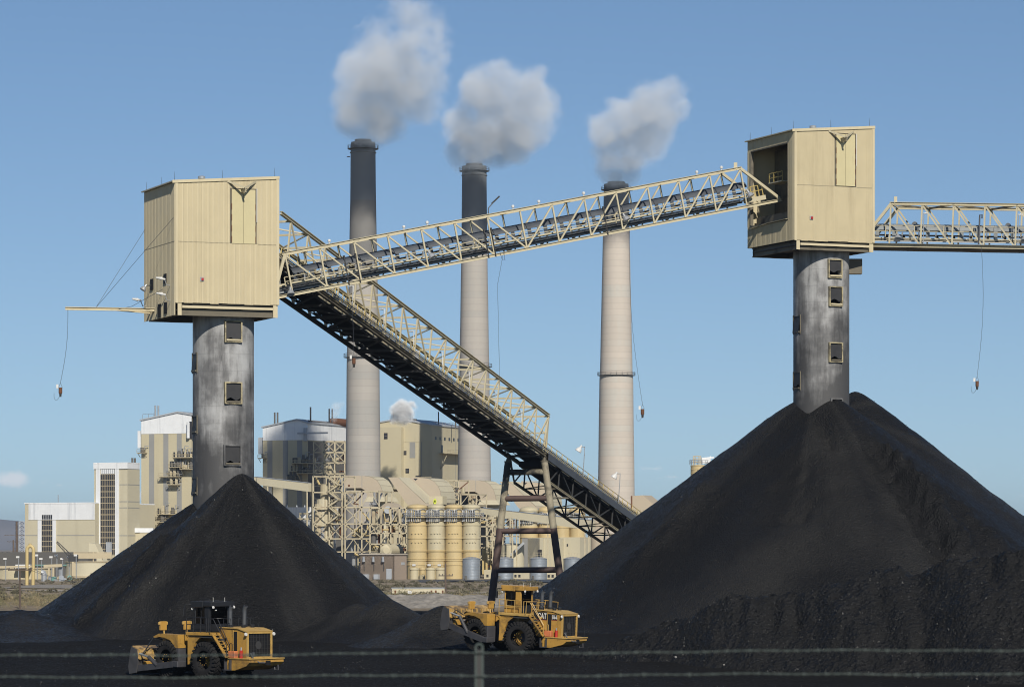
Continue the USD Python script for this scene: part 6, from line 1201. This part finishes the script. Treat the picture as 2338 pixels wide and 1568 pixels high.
# ------------------------------------------------------------------ the two wheel dozers
M['dozer_yellow'] = mat('dozer_yellow', (.475,.27,.055), .5, .14, .9, dirt=(.085,.06,.035), damt=.8, dscale=.8, dlo=.46, dhi=.70, coat_weight=.15)
M['dozer_trim'] = mat('dozer_trim', (.52,.335,.10), .5, .1, 1.2, dirt=(.12,.08,.03), damt=.5, dscale=1.5)
M['blade_wear'] = mat('blade_wear', (.50,.33,.13), .45, .25, 1.5, dirt=(.06,.05,.045), damt=.8, dscale=.9, dlo=.45, dhi=.6)
M['blade_steel'] = mat('blade_steel', (.075,.073,.075), .5, .3, 1.2, spec=.4)
M['arm_steel'] = mat('arm_steel', (.06,.06,.066), .5, .3, 1., spec=.4, dirt=(.02,.02,.02), damt=.6, dscale=.9)
M['tyre'] = mat('tyre', (.022,.022,.023), .85, .3, 1.6, spec=.15, dirt=(.045,.043,.04), damt=.6, dscale=1.4)
M['rim'] = mat('rim', (.50,.29,.07), .5, .15, 1.5, dirt=(.05,.04,.03), damt=.5, dscale=1.3, dlo=.45, dhi=.62)
M['cab_black'] = mat('cab_black', (.020,.021,.024), .4, .2, 1.)
M['grille'] = mat('grille', (.010,.010,.011), .6, .2, 2.)
M['exhaust'] = mat('exhaust', (.075,.082,.092), .5, .25, 1.5)
M['sign_white'] = mat('sign_white', (.75,.74,.70), .5, .02); M['sign_yellow'] = mat('sign_yellow', (.62,.36,.03), .5, .02); M['decal_black'] = mat('decal_black', (.022,.022,.022), .5, .05); M['decal_red'] = mat('decal_red', (.25,.025,.025), .5, .05)
M['toolbox'] = mat('toolbox', (.58,.19,.075), .55, .2, 1.5)
gn = {'t': ('transparent_bsdf', {'color': (.30,.34,.33)}), 'g': ('glossy_bsdf', {'roughness': .05, 'color': (.8,.8,.8)}), 'f': ('fresnel', {'IOR': 1.5}), 'm': ('mix_closure', {})}
M['cab_glass'] = usdkit.material(stage, '/World/Looks/cab_glass', gn, [('f.fac','m.fac'),('t.BSDF','m.closure1'),('g.BSDF','m.closure2')], surface='m.closure')
M['seat'] = mat('seat', (.03,.03,.03), .7)

def dozer(name, label, O, yawR, yawF, pitch, blade_z, cabm, railm, decals, z_off=0.):
    """O under the middle of the rear axle; X forward, Y to its left, Z up; the front half turns about the hinge"""
    t = Thing(name, label, 'wheel dozer', O)
    fR = np.array([-math.cos(yawR), math.sin(yawR), 0]); lR = np.array([-math.sin(yawR), -math.cos(yawR), 0])
    fF = np.array([-math.cos(yawF), math.sin(yawF), 0]); lF = np.array([-math.sin(yawF), -math.cos(yawF), 0])
    cp_, sp = math.cos(pitch), math.sin(pitch)
    O = np.asarray(O, float); hx = 2.1
    fp, up = fR*cp_+EZ*sp, EZ*cp_-fR*sp
    def rear(v): v = np.asarray(v, float); return O+v[:,:1]*fp+v[:,1:2]*lR+v[:,2:]*up
    hinge = O+fp*hx
    f2, u2 = fF*cp_+EZ*sp, EZ*cp_-fF*sp
    def front(v): v = np.asarray(v, float); return hinge+v[:,:1]*f2+v[:,1:2]*lF+v[:,2:]*u2
    def put(nm, m, mt, W=rear, parent=None, lab=None, smooth=False):
        if isinstance(m, list): m = cat(m)
        return t.part(nm, (W(m[0]), m[1]), M[mt], parent=parent, label=lab, smooth=smooth)
    def plate(poly, y0, y1): # polygon in X, Z pulled from y0 to y1
        return prism(poly, (0,y0,0), (1,0,0), (0,0,1), (0,y1-y0,0))
    def wheel(W, x, side, zc):
        r, w = 1.36, 1.05; y0, y1 = (1.05, 2.1) if side > 0 else (-2.1, -1.05); ym = (y0+y1)/2; s = side
        Ry = np.array([[1,0,0],[0,0,1],[0,-1,0]]).T if s > 0 else np.array([[1,0,0],[0,0,-1],[0,1,0]]).T
        pr = [(.72,-.47),(.86,-.53),(1.12,-.53),(1.26,-.46),(1.29,-.40),(1.29,.40),(1.26,.46),(1.12,.53),(.86,.53),(.72,.47)]
        ty = put('tyre', lathe(pr, 40, (x,ym,zc), Ry, close=False), 'tyre', W, smooth=35)
        lugs = []
        for k in range(26):
            a = k*2*math.pi/26; 
            for half in (-1, 1):
                aa = a+(.12 if half > 0 else 0); e = np.array([math.cos(aa),0,math.sin(aa)]); tt = np.array([-math.sin(aa),0,math.cos(aa)]); 
                p = np.array([x,ym,zc])+e*1.31+np.array([0,half*.02,0]); q = np.array([x,ym+half*.50,zc])+e*1.29+tt*.26
                lugs.append(beam(p, q, .17, .12, e)); lugs.append(beam(q, q-e*.24+np.array([0,half*.03,0]), .17, .05, tt))
        put('tread', cat(lugs), 'tyre', W, parent=ty)
        rm = put('rim', lathe([(.73,.40),(.74,.53),(.69,.55),(.63,.47),(.58,.34),(.47,.30),(.44,.38),(.41,.47),(.28,.51),(.03,.53)], 32, (x,ym,zc), Ry, close=False), 'rim', W, smooth=35)
        for k in range(10):
            a = k*2*math.pi/10; c = np.array([x+.36*math.cos(a), ym+s*.46, zc+.36*math.sin(a)]); put('bolt', tube(c, c+np.array([0,s*.04,0]), .035, n=6), 'rim', W, parent=rm)
        put('ring', lathe([(.70,.50),(.79,.50),(.79,.57),(.74,.60),(.70,.57)], 32, (x,ym,zc), Ry), 'dozer_trim', W, parent=rm)
    for s in (1, -1): wheel(rear, 0., s, 1.30); wheel(front, 2.1, s, 1.30)
    put('axle', tube((0,-1.1,1.3), (0,1.1,1.3), .38, n=12), 'arm_steel'); put('axle', tube((2.1,-1.1,1.3), (2.1,1.1,1.3), .38, n=12), 'arm_steel', front)
    # rear half
    put('chassis', cbox((-3.7,-.75,.85), (1.9,.75,2.3)), 'arm_steel'); put('hinge', tube((2.1,0,.8), (2.1,0,2.6), .38, n=12), 'arm_steel')
    put('hood', [plate([(-3.8,1.5),(-3.8,3.42),(-2.9,3.62),(-1.0,3.68),(-1.0,1.5)], -1.25, 1.25)], 'dozer_yellow'); put('hood_top', [prism([(-3.92,3.42),(-2.95,3.66),(-.95,3.72),(-.95,3.78),(-2.95,3.73),(-3.95,3.50)], (0,-1.34,0), (1,0,0), (0,0,1), (0,2.68,0))], 'dozer_trim')
    put('grille_frame', [bx((-3.93,-1.28,1.5),(-3.80,-1.12,3.46)), bx((-3.93,1.12,1.5),(-3.80,1.28,3.46)), bx((-3.93,-1.12,3.32),(-3.80,1.12,3.46)), bx((-3.93,-1.12,1.5),(-3.80,1.12,1.62))], 'dozer_trim')
    gr = put('grille', bx((-3.84,-1.12,1.62),(-3.805,1.12,3.32)), 'grille')
    for k in range(1, 8): put('grille_bar', bx((-3.87,-1.12+.28*k-.012,1.62),(-3.845,-1.12+.28*k+.012,3.32)), 'steel_dark', parent=gr)
    for k in range(1, 6): put('grille_bar', bx((-3.88,-1.12,1.62+.283*k-.012),(-3.872,1.12,1.62+.283*k+.012)), 'steel_dark', parent=gr)
    put('fan', [tube((-3.86,.1,2.45),(-3.89,.1,2.45), .30, n=14)], 'steel_dark', parent=gr); put('gauge', bx((-3.95,.55,1.62),(-3.87,.75,1.95)), 'exhaust', parent=gr)
    put('side_intake', bx((-2.80,1.255,1.75),(-2.46,1.275,3.45)), 'grille'); put('hood_seam', bx((-2.44,1.255,1.6),(-2.40,1.29,3.58)), 'dozer_trim')
    put('warning_plate', bx((-1.75,1.27,2.82),(-1.55,1.285,3.0)), 'decal_black')
    put('bumper', [plate([(-4.65,1.22),(-4.62,1.45),(-2.3,1.45),(-2.3,.62),(-3.1,.62),(-4.3,.95)], -1.75, 1.75)], 'dozer_yellow'); put('bumper_deck', cbox((-4.72,-1.82,1.44),(-2.3,1.82,1.52),.02), 'dozer_trim'); put('tow_box', bx((-4.72,-.35,1.0),(-4.55,.1,1.34)), 'grille')
    put('hose', pipe([(-4.0,1.0,1.9),(-4.35,1.05,1.45),(-4.75,.8,1.2),(-4.78,.3,1.18)], .06, 6), 'exhaust'); put('antenna', tube((-4.5,-1.5,1.5),(-4.5,-1.5,2.5), .025, n=5), 'cab_black'); put('tow_hook', [pipe([(-4.5,-1.3,1.0),(-4.55,-1.3,.65),(-4.2,-1.3,.6),(-4.1,-1.3,.9)], .06, 5)], 'arm_steel')
    put('toolbox', cbox((-3.15,1.45,1.52),(-2.45,1.85,2.05)), 'toolbox'); ex = put('fire_bottle', [tube((-3.45,1.45,1.52),(-3.45,1.45,2.1), .13, n=10)], 'red'); put('bottle_valve', tube((-3.45,1.45,2.1),(-3.45,1.45,2.32), .06, n=6), 'galv', parent=ex)
    for (x, y) in ((-3.86,1.42),(-3.86,-1.42)): lp = put('work_light', lathe([(.11,0),(.14,.05),(.12,.12)], 10, (x,y,3.28), np.array([[0,0,-1],[0,1,0],[1,0,0]])), 'white_lamp'); put('lamp_bracket', bx((x+.02,min(y,y*.9),3.2),(x+.1,max(y,y*.9),3.3)), 'cab_black', parent=lp)
    for y in (.72, -.72):
        exh = put('exhaust_stack', [pipe([(-1.5,y,3.7),(-1.5,y,4.9),(-1.53,y,5.12),(-1.66,y,5.32)], .155, 12)], 'exhaust', smooth=50); put('stack_mouth', lathe([(.13,0),(.13,.02)], 12, (-1.665,y,5.325), np.array([[.6,0,-.8],[0,1,0],[.8,0,.6]])), 'grille', parent=exh); put('stack_base', lathe([(.24,0),(.24,.22),(.18,.26)], 12, (-1.5,y,3.68)), 'cab_black', parent=exh)
    for (x, y) in ((-2.5,.3),(-2.5,-.6)): put('cap', lathe([(.16,0),(.16,.16),(.2,.17),(.2,.25)], 10, (x,y,3.7)), 'cab_black')
    # fenders, platform, ladder
    for s in (1, -1):
        put('fender_plate', [plate([(2.05,3.1),(.55,3.1),(1.25,2.55),(1.5,2.0),(1.52,1.0),(2.05,.95)], s*1.55, s*1.75)], 'dozer_yellow')
        put('fender_roof', [plate([(2.0,3.08),(-1.1,3.08),(-1.6,2.78),(-1.5,2.70),(-1.0,2.96),(1.9,2.96)], s*.9, s*1.75)], 'steel_dark')
        put('platform', cbox((-1.05,s*.8 if s > 0 else -1.85,3.12),(2.15,1.85 if s > 0 else -.8,3.36),.03), 'dozer_trim' if cabm == 'dozer_yellow' else 'dozer_yellow')
    st = []
    p, q = np.array([-1.0,1.72,3.3]), np.array([-2.55,1.72,1.55])
    ld = put('ladder', [beam(p+np.array([0,d,0]), q+np.array([0,d,0]), .06, .26, (0,1,0)) for d in (-.30,.32)], 'dozer_yellow')
    for k in range(8):
        c = p+(q-p)*(k+.5)/8; put('tread_plate', box(c+np.array([0,.01,0]), (.30,.58,.05)), 'dozer_trim', parent=ld)
    put('ladder_back', beam(p+np.array([.16,0,-.1]), q+np.array([.16,0,-.1]), .60, .03, (0,1,0)) if False else prism([(-.9,3.25),(-2.45,1.5),(-2.2,1.5),(-.7,3.25)], (0,1.30,0), (1,0,0), (0,0,1), (0,.06,0)), 'steel_dark', parent=ld)
    put('lower_step', [bx((-2.75,1.45,.62),(-2.68,1.95,1.4)), bx((-2.2,1.45,.62),(-2.13,1.95,1.4)), bx((-2.75,1.45,.60),(-2.13,1.95,.68))], 'arm_steel')
    put('step_support', [bx((-2.72,1.3,1.0),(-2.2,1.7,1.5))], 'dozer_yellow')
    hr = lambda nm, pts, r=.032: put(nm, pipe(pts, r, 5), railm)
    hr('ladder_rail', [(-2.55,2.05,1.6),(-2.5,2.05,2.5),(-1.1,2.05,4.35),(-.75,2.03,4.4),(-.7,2.02,3.4)]); hr('ladder_rail', [(-2.2,1.45,1.6),(-2.2,1.45,2.45),(-.9,1.45,4.4)]); hr('grab_rail', [(-2.85,1.8,1.5),(-2.85,1.8,2.55),(-2.72,1.8,2.62),(-2.6,1.8,2.55),(-2.6,1.8,1.5)])
    for s in (1, -1):
        y = s*1.82; xs = [2.1,1.35,.55,-.1] if s > 0 else [2.1,1.2,.3,-.6,-1.0]
        put('handrail', cat([pipe([(xs[0],y,4.45),(xs[-1],y,4.45)], .034, 5), pipe([(xs[0],y,3.95),(xs[-1],y,3.95)], .03, 5)]+[pipe([(x,y,3.36),(x,y,4.45)], .034, 5) for x in xs]), railm)
        put('handrail', cat([pipe([(-.35,s*1.82,3.36),(-.35,s*1.82,4.42),(-1.0,s*1.6,4.42),(-1.3,s*1.2,4.42),(-1.3,s*1.2,3.7)], .034, 5), pipe([(-1.3,s*1.2,3.7),(-2.0,s*1.15,3.7),(-2.0,s*1.15,4.4),(-1.3,s*1.2,4.4)], .03, 5)]), railm)
    # cab
    B = lambda a, b, nm='cab_post', mt=cabm, par=None: put(nm, cbox(a, b, .03), mt, parent=par)
    cb = B((.45,-1.05,3.36),(2.05,1.05,3.95),'cab_base', cabm)
    B((1.93,.93,3.95),(2.07,1.06,5.28)); B((1.93,-1.06,3.95),(2.07,-.93,5.28)); B((.44,-1.06,3.95),(.62,-.80,5.28)); B((.44,.82,3.95),(.95,1.07,5.28), 'wide_post')
    B((.05,-1.22,5.27),(.95,1.22,5.62),'roof'); B((.95,-1.26,5.20),(2.32,1.26,5.68),'roof_front'); put('roof_rail', pipe([(1.0,.5,5.68),(1.0,.5,5.82),(2.0,.5,5.82),(2.0,.5,5.68)], .03, 5), 'cab_black')
    for (nm, a, b) in (('side_window',(.95,1.0,3.98),(1.93,1.02,5.22)),('side_window',(.62,-1.02,3.98),(1.93,-1.0,5.22)),('windscreen',(2.0,-.93,3.98),(2.02,.93,5.25)),('rear_window',(.47,-.80,3.98),(.49,.82,5.25))):
        put(nm, bx(a, b), 'cab_glass')
    put('window_bar', [bx((1.30,1.03,3.98),(1.34,1.06,5.22))], 'cab_black'); put('seat', [cbox((.8,-.35,3.6),(1.4,.35,4.1),.08), cbox((.7,-.35,4.1),(.9,.35,4.8),.08)], 'seat'); put('console', cbox((1.5,-.3,3.6),(1.75,.3,4.5),.05), 'cab_black'); put('rear_panel', bx((.43,-.78,3.40),(.445,.78,3.96)), 'cab_black')
    put('placard', bx((.40,.30,4.95),(.455,.46,5.06)), 'sign_white')
    for s in (1, -1):
        mr = put('mirror', cbox((2.35,s*1.75-.12,4.55),(2.45,s*1.75+.12,5.15),.03), 'cab_black'); put('mirror_arm', pipe([(2.2,s*1.2,5.4),(2.4,s*1.7,5.4),(2.42,s*1.75,5.1)], .035, 5), 'cab_black', parent=mr)
    for (x, y, z) in ((.1,1.0,5.22),(.1,-1.1,5.22),(2.3,1.1,5.1)): put('cab_light', lathe([(.09,0),(.12,.04),(.09,.1)], 8, (x,y,z), np.array([[0,0,-1],[0,1,0],[1,0,0]])), 'white_lamp')
    for y in (.6, -.6): put('whip_antenna', tube((.5,y,5.6),(.5,y,5.95), .015, n=4), 'sign_white')
    if decals:
        panel = lambda x0, x1, z0, z1, m_, d=.004: put('decal', bx((x0,1.256,z0),(x1,1.256+d,z1)), m_)
        panel(-2.38,-1.05,2.93,3.58,'decal_black'); panel(-2.38,-1.05,2.90,2.94,'decal_red',.006); panel(-3.36,-2.82,2.95,3.46,'decal_black'); panel(-3.36,-2.82,2.92,2.96,'decal_red',.006)
        def word(s_, x0, z0, h, m_, cw):
            tm = meshkit.text_mesh(s_, h, .012, True); v = np.array(tm.vertices); v2 = np.stack([x0-v[:,0]*cw, 1.262+v[:,2], z0+v[:,1]], 1); f = np.array(tm.faces)
            return put('lettering', (v2, f[:,::-1]), m_)
        word('CAT', -1.46, 3.02, .46, 'sign_white', .66); put('logo_triangle', [prism([(-1.66,3.02),(-1.94,3.02),(-1.80,3.19)], (0,1.276,0), (1,0,0), (0,0,1), (0,.01,0))], 'sign_yellow'); word('844', -2.85, 3.04, .33, 'sign_white', .60)
    # front half
    put('front_frame', cbox((.3,-.8,.8),(3.6,.8,2.5)), 'arm_steel', front)
    for s in (1, -1):
        a, b = (1.0, 1.95) if s > 0 else (-1.95, -1.0)
        put('fender', [prism([(.75,2.15),(.75,3.14),(3.1,3.18),(3.75,2.95),(3.6,2.86),(3.0,2.95),(2.4,2.9),(1.7,2.72),(1.25,2.35),(1.1,2.15)], (0,a,0), (1,0,0), (0,0,1), (0,b-a,0))], 'dozer_yellow', front)
        put('step_block', cbox((.62,a,.75),(1.0,b,2.12),.03), 'arm_steel', front)
        lb = put('lamp_housing', cbox((3.45,s*1.15-.30,3.42),(3.68,s*1.15+.30,4.1),.03), 'dozer_yellow', front); put('lamp_housing_wing', cbox((3.5,s*1.15-.44,3.82),(3.66,s*1.15+.44,4.06),.03), 'dozer_trim', front, parent=lb); put('lamp_post', tube((3.5,s*1.05,2.9),(3.55,s*1.1,3.5), .07, n=6), 'dozer_trim', front, parent=lb); put('lamp_lens', bx((3.71,s*1.15-.2,3.5),(3.73,s*1.15+.2,3.95)), 'white_lamp', front, parent=lb)
    put('front_deck', cbox((.5,-1.0,2.5),(3.9,1.0,3.02)), 'dozer_yellow', front); put('deck_pipes', [pipe([(.4,y,3.05),(1.2,y,3.2),(2.2,y,3.05)], .06, 5) for y in (-.4,)], 'steel_dark', front)
    # blade on its arms; blade_z lifts it
    bz = blade_z; bxx = 5.15
    prof = [(0.42,0),(.10,.35),(-.02,.9),(.06,1.5),(.36,2.0),(.28,2.02),(-.10,1.55),(-.20,.95),(-.10,.3),(.36,-.02)]
    put('blade', [prism([(bxx+x, bz+z) for x, z in prof], (0,-2.6,0), (1,0,0), (0,0,1), (0,5.2,0))], 'blade_steel', front)
    bt = put('blade_top', [prism([(bxx+x, bz+z) for x, z in ((.30,2.03),(.38,2.02),(.30,2.12),(-.30,1.90),(-.40,1.15),(-.22,1.12),(-.10,1.55))], (0,-2.6,0), (1,0,0), (0,0,1), (0,5.2,0))], 'blade_wear', front)
    for k in range(9): y = -2.45+k*.61; put('blade_rib', [prism([(bxx+x, bz+z) for x, z in ((.2,2.0),(-.40,1.86),(-.52,1.1),(-.2,1.05))], (0,y-.03,0), (1,0,0), (0,0,1), (0,.06,0))], 'dozer_trim', front, parent=bt)
    for s in (1, -1): put('end_plate', [prism([(bxx+x, bz+z) for x, z in ((.62,-.02),(.75,.5),(.55,1.6),(.36,2.05),(-.3,1.85),(-.42,1.0),(-.25,.1))], (0,s*2.60,0), (1,0,0), (0,0,1), (0,s*.07,0))], 'blade_steel', front)
    put('blade_back_beam', cbox((bxx-.55,-2.0,bz+.45),(bxx-.2,2.0,bz+.95),.05), 'dozer_yellow', front)
    for s in (1, -1):
        am = put('push_arm', [beam((.75,s*2.30,.95),(bxx-.25,s*2.40,bz+.42), .34, .46)], 'arm_steel', front); put('trunnion', cbox((.15,s*1.95-.35,.72),(1.0,s*1.95+.5,1.18),.05), 'arm_steel', front, parent=am)
        cy = put('tilt_cylinder', [tube((2.6,s*2.42,.98+(bz+.42-.95)*.45),(3.7,s*2.42,bz+1.05+.25), .16, n=10)], 'arm_steel', front); put('cylinder_rod', tube((3.7,s*2.42,bz+1.3),(bxx-.3,s*2.42,bz+1.55), .08, n=8), 'galv', front, parent=cy)
        lc = put('lift_cylinder', [tube((3.3,s*.9,2.6),(4.3,s*1.0,(2.6+bz+.7)/2), .15, n=10)], 'cab_black', front); put('cylinder_rod', tube((4.3,s*1.0,(2.6+bz+.7)/2),(bxx-.35,s*1.1,bz+.8), .08, n=8), 'galv', front, parent=lc)
        put('hose', pipe([(3.4,s*1.3,2.7),(4.0,s*1.7,2.9),(4.5,s*2.1,bz+1.8),(4.7,s*2.4,bz+1.4)], .05, 5), 'cab_black', front)
    return t
uR, kR = 1208.5, 26.6; DRd = F/kR
dozer('wheel_dozer', 'yellow wheel dozer with yellow cab, black logo panels and raised blade', np.array([XU(uR,DRd), DRd+.2, float(yard_z(XU(uR,DRd), DRd))+.02]), math.radians(31), math.radians(46), math.radians(2.5), 1.50, 'dozer_yellow', 'dozer_trim', True)
DLd = F/30.6; uL = 508.3
dozer('wheel_dozer', 'yellow wheel dozer with black cab and lowered blade, nearest the fence', np.array([XU(uL,DLd), DLd+.8, float(yard_z(XU(uL,DLd), DLd))+.02]), math.radians(42), math.radians(46), math.radians(0.), .12, 'cab_black', 'cab_black', False)

# ------------------------------------------------------------------ barbed wire fence close to the camera
M['fence_green'] = mat('fence_green', (.058,.078,.074), .6, .15, 30., dirt=(.05,.06,.055), damt=.5, dscale=18.)
DF = 18.0; gz = float(ground_z(0, DF)); px = XU(1094, DF); tz = ZV(1470, DF)
t = Thing('fence_post', 'green steel fence post with rounded looped top, out of focus', 'fence post', (px, DF, gz))
t.part('flange', [bx((px-.024,DF-.004,gz-.3),(px-.012,DF+.004,tz-.012)), bx((px+.012,DF-.004,gz-.3),(px+.024,DF+.004,tz-.012))], M['fence_green']); t.part('web', bx((px-.011,DF+.002,gz-.3),(px+.011,DF+.03,tz-.03)), M['steel_dark'])
a = np.linspace(0, np.pi, 9); t.part('top_loop', pipe(np.stack([px+.018*np.cos(a), 0*a+DF, tz-.015+.016*np.sin(a)], 1), .007, 6), M['fence_green'])
def wire(label, vL, vM, vR, seed):
    r = np.random.default_rng(seed); xs = np.linspace(XU(-60,DF), XU(2400,DF), 700); us = CX+xs/DF*F
    z = ZV(np.interp(us, [-60,1094,2400], [vL,vM,vR]), DF)+.004*np.sin(xs*3+seed)+.002*np.sin(xs*11)
    t = Thing('barbed_wire', label, 'barbed wire', (0, DF-.01, float(z.mean()))); ph = xs/.055*2*np.pi/2
    for s in (0, np.pi): t.part('strand', pipe(np.stack([xs, DF-.012+.0028*np.cos(ph+s), z+.0028*np.sin(ph+s)], 1), .0024, 5), M['fence_green'])
    for x in np.arange(xs[0]+.05*r.random(), xs[-1], .125):
        zz = np.interp(x, xs, z); b = []
        for s in (-1, 1):
            an = r.uniform(0, np.pi); d = np.array([.25*s, math.cos(an), math.sin(an)])*.014; b.append(tube(np.array([x+s*.004,DF-.012,zz])-d, np.array([x+s*.004,DF-.012,zz])+d, .0016, n=5))
        b.append(tube((x-.009,DF-.012,zz), (x+.009,DF-.012,zz), .0058, n=6)); t.part('barb', cat(b), M['fence_green'])
wire('upper strand of blurred barbed wire fixed near the top of the post', 1497, 1489.5, 1482, 3)
wire('lower strand of blurred barbed wire along the bottom edge', 1546, 1541, 1536, 4)
# ------------------------------------------------------------------ steam from the stacks, and the air
def plume(name, label, blobs, D, dens, amp=1.35, nscale=.10, seed=0., color=(.995,.995,.998), soft=.42, aniso=-.58, detail=8., lean=0.0):
    """blobs: (u, v, radius in px, weight); one cloud of scattering vapour whose shape is in its density"""
    k0 = D/F; c = []
    rj = np.random.default_rng(int(seed*10)+3)
    for (u, v, r, w) in blobs:
        hh = max(0, blobs[0][1]-v)*k0; De = D-lean*(1-math.exp(-hh/12))+rj.uniform(-.35,.35)*r*k0; c.append((P(u, v, De), r*De/F*1.45, w))
    N = {'g': ('geometry', {}), 'n': ('noise_texture', {'scale': nscale, 'detail': detail, 'roughness': .58}), 'mp': ('mapping', {'location': (seed*13.7, seed*3.1, seed*7.7)}),
         'n2': ('noise_texture', {'scale': nscale*.33, 'detail': 2., 'roughness': .5}),
         'na': ('math', {'math_type': 'multiply_add', 'value2': amp, 'value3': -amp*.5}), 'nb': ('math', {'math_type': 'multiply_add', 'value2': amp*.8}), 'nc': ('math', {'math_type': 'subtract', 'value2': amp*.4}),
         'sum': ('math', {'math_type': 'add'}),
         'd': ('map_range', {'range_type': 'smoothstep', 'from_min': .02, 'from_max': soft, 'to_min': 0., 'to_max': dens, 'clamp': True}),
         'v': ('principled_volume', {'color': color, 'anisotropy': aniso, 'density': 0.0})}
    L = [('g.position', 'mp.vector'), ('mp.vector', 'n.vector'), ('mp.vector', 'n2.vector'), ('n.fac', 'na.value1'), ('n2.fac', 'nb.value1'), ('na.value', 'nb.value3'), ('nb.value', 'nc.value1')]
    prev = None
    for i, (p, r, w) in enumerate(c):
        N[f'd{i}'] = ('vector_math', {'math_type': 'distance', 'vector2': tuple(map(float, p))})
        N[f'r{i}'] = ('map_range', {'from_min': 0., 'from_max': r, 'to_min': w, 'to_max': 0.0, 'clamp': False})
        L += [('g.position', f'd{i}.vector1'), (f'd{i}.value', f'r{i}.value')]
        if prev is None: prev = f'r{i}.result'
        else:
            N[f'm{i}'] = ('math', {'math_type': 'smoothmax', 'value3': .30}); L += [(prev, f'm{i}.value1'), (f'r{i}.result', f'm{i}.value2')]; prev = f'm{i}.value'
    L += [(prev, 'sum.value1'), ('nc.value', 'sum.value2'), ('sum.value', 'd.value'), ('d.result', 'v.density')]
    m = usdkit.material(stage, f'/World/Looks/steam_{seed:.0f}_{len(c)}', N, L, volume='v.volume')
    man = None
    for p, r, w in c:
        q = manifold3d.Manifold.sphere(float(r*(1+amp*.30)), 18).translate(tuple(map(float, p))); man = q if man is None else man+q
    mm = man.to_mesh(); solo(name, (np.array(mm.vert_properties[:,:3], float), np.array(mm.tri_verts)), m, label, 'steam plume')
plume('steam_plume', 'tall white steam plume rising from the left chimney to the top of the picture', [(826,318,16,1),(802,283,36,1),(862,287,42,1),(905,292,26,.8),(813,232,46,1),(880,232,62,1),(938,222,52,1),(962,250,34,.9),(848,165,56,1),(908,148,56,.95),(962,180,42,.75),(905,95,46,.42),(958,75,44,.42),(988,115,38,.38),(925,48,36,.3)], 1052, .065, seed=1., lean=45.)
plume('steam_plume', 'round white steam plume above the middle chimney', [(1080,372,16,1),(1050,345,32,1),(1085,325,44,1),(1125,342,38,1),(1062,290,44,1),(1122,268,62,1),(1182,268,56,1),(1226,250,42,.75),(1103,216,48,1),(1152,190,44,1),(1204,204,40,.9),(1165,318,42,1)], 1150, .07, seed=2., lean=45.)
plume('steam_plume', 'ragged white steam plume above the right chimney', [(1404,410,15,1),(1396,388,28,1),(1436,385,30,1),(1394,348,36,1),(1442,338,48,1),(1382,298,38,.8),(1432,272,46,.95),(1484,312,44,.9),(1502,252,48,.9),(1458,218,36,.55),(1528,205,34,.7),(1542,240,30,.6),(1402,238,28,.5)], 1205, .07, seed=3., lean=42.)
plume('steam_puff', 'small dark grey steam puff above the far boiler house beside the left chimney', [(905,950,13,1),(915,938,22,1),(925,945,17,1),(935,930,10,.5)], 1195, .5, seed=4., nscale=.3)
plume('steam_puff', 'thin pinkish wisp of steam left of the left chimney', [(765,960,8,.5),(768,945,12,.45),(768,928,12,.4)], 1175, .12, seed=5., nscale=.35)
hz = usdkit.material(stage, '/World/Looks/haze', {'v': ('principled_volume', {'color': (.72,.82,.95), 'density': 4.2e-5, 'anisotropy': .3})}, [], volume='v.volume')
solo('haze', bx((-12500,-300,-8), (12500,21500,215)), hz, 'thin bluish air over the plain', kind='stuff')
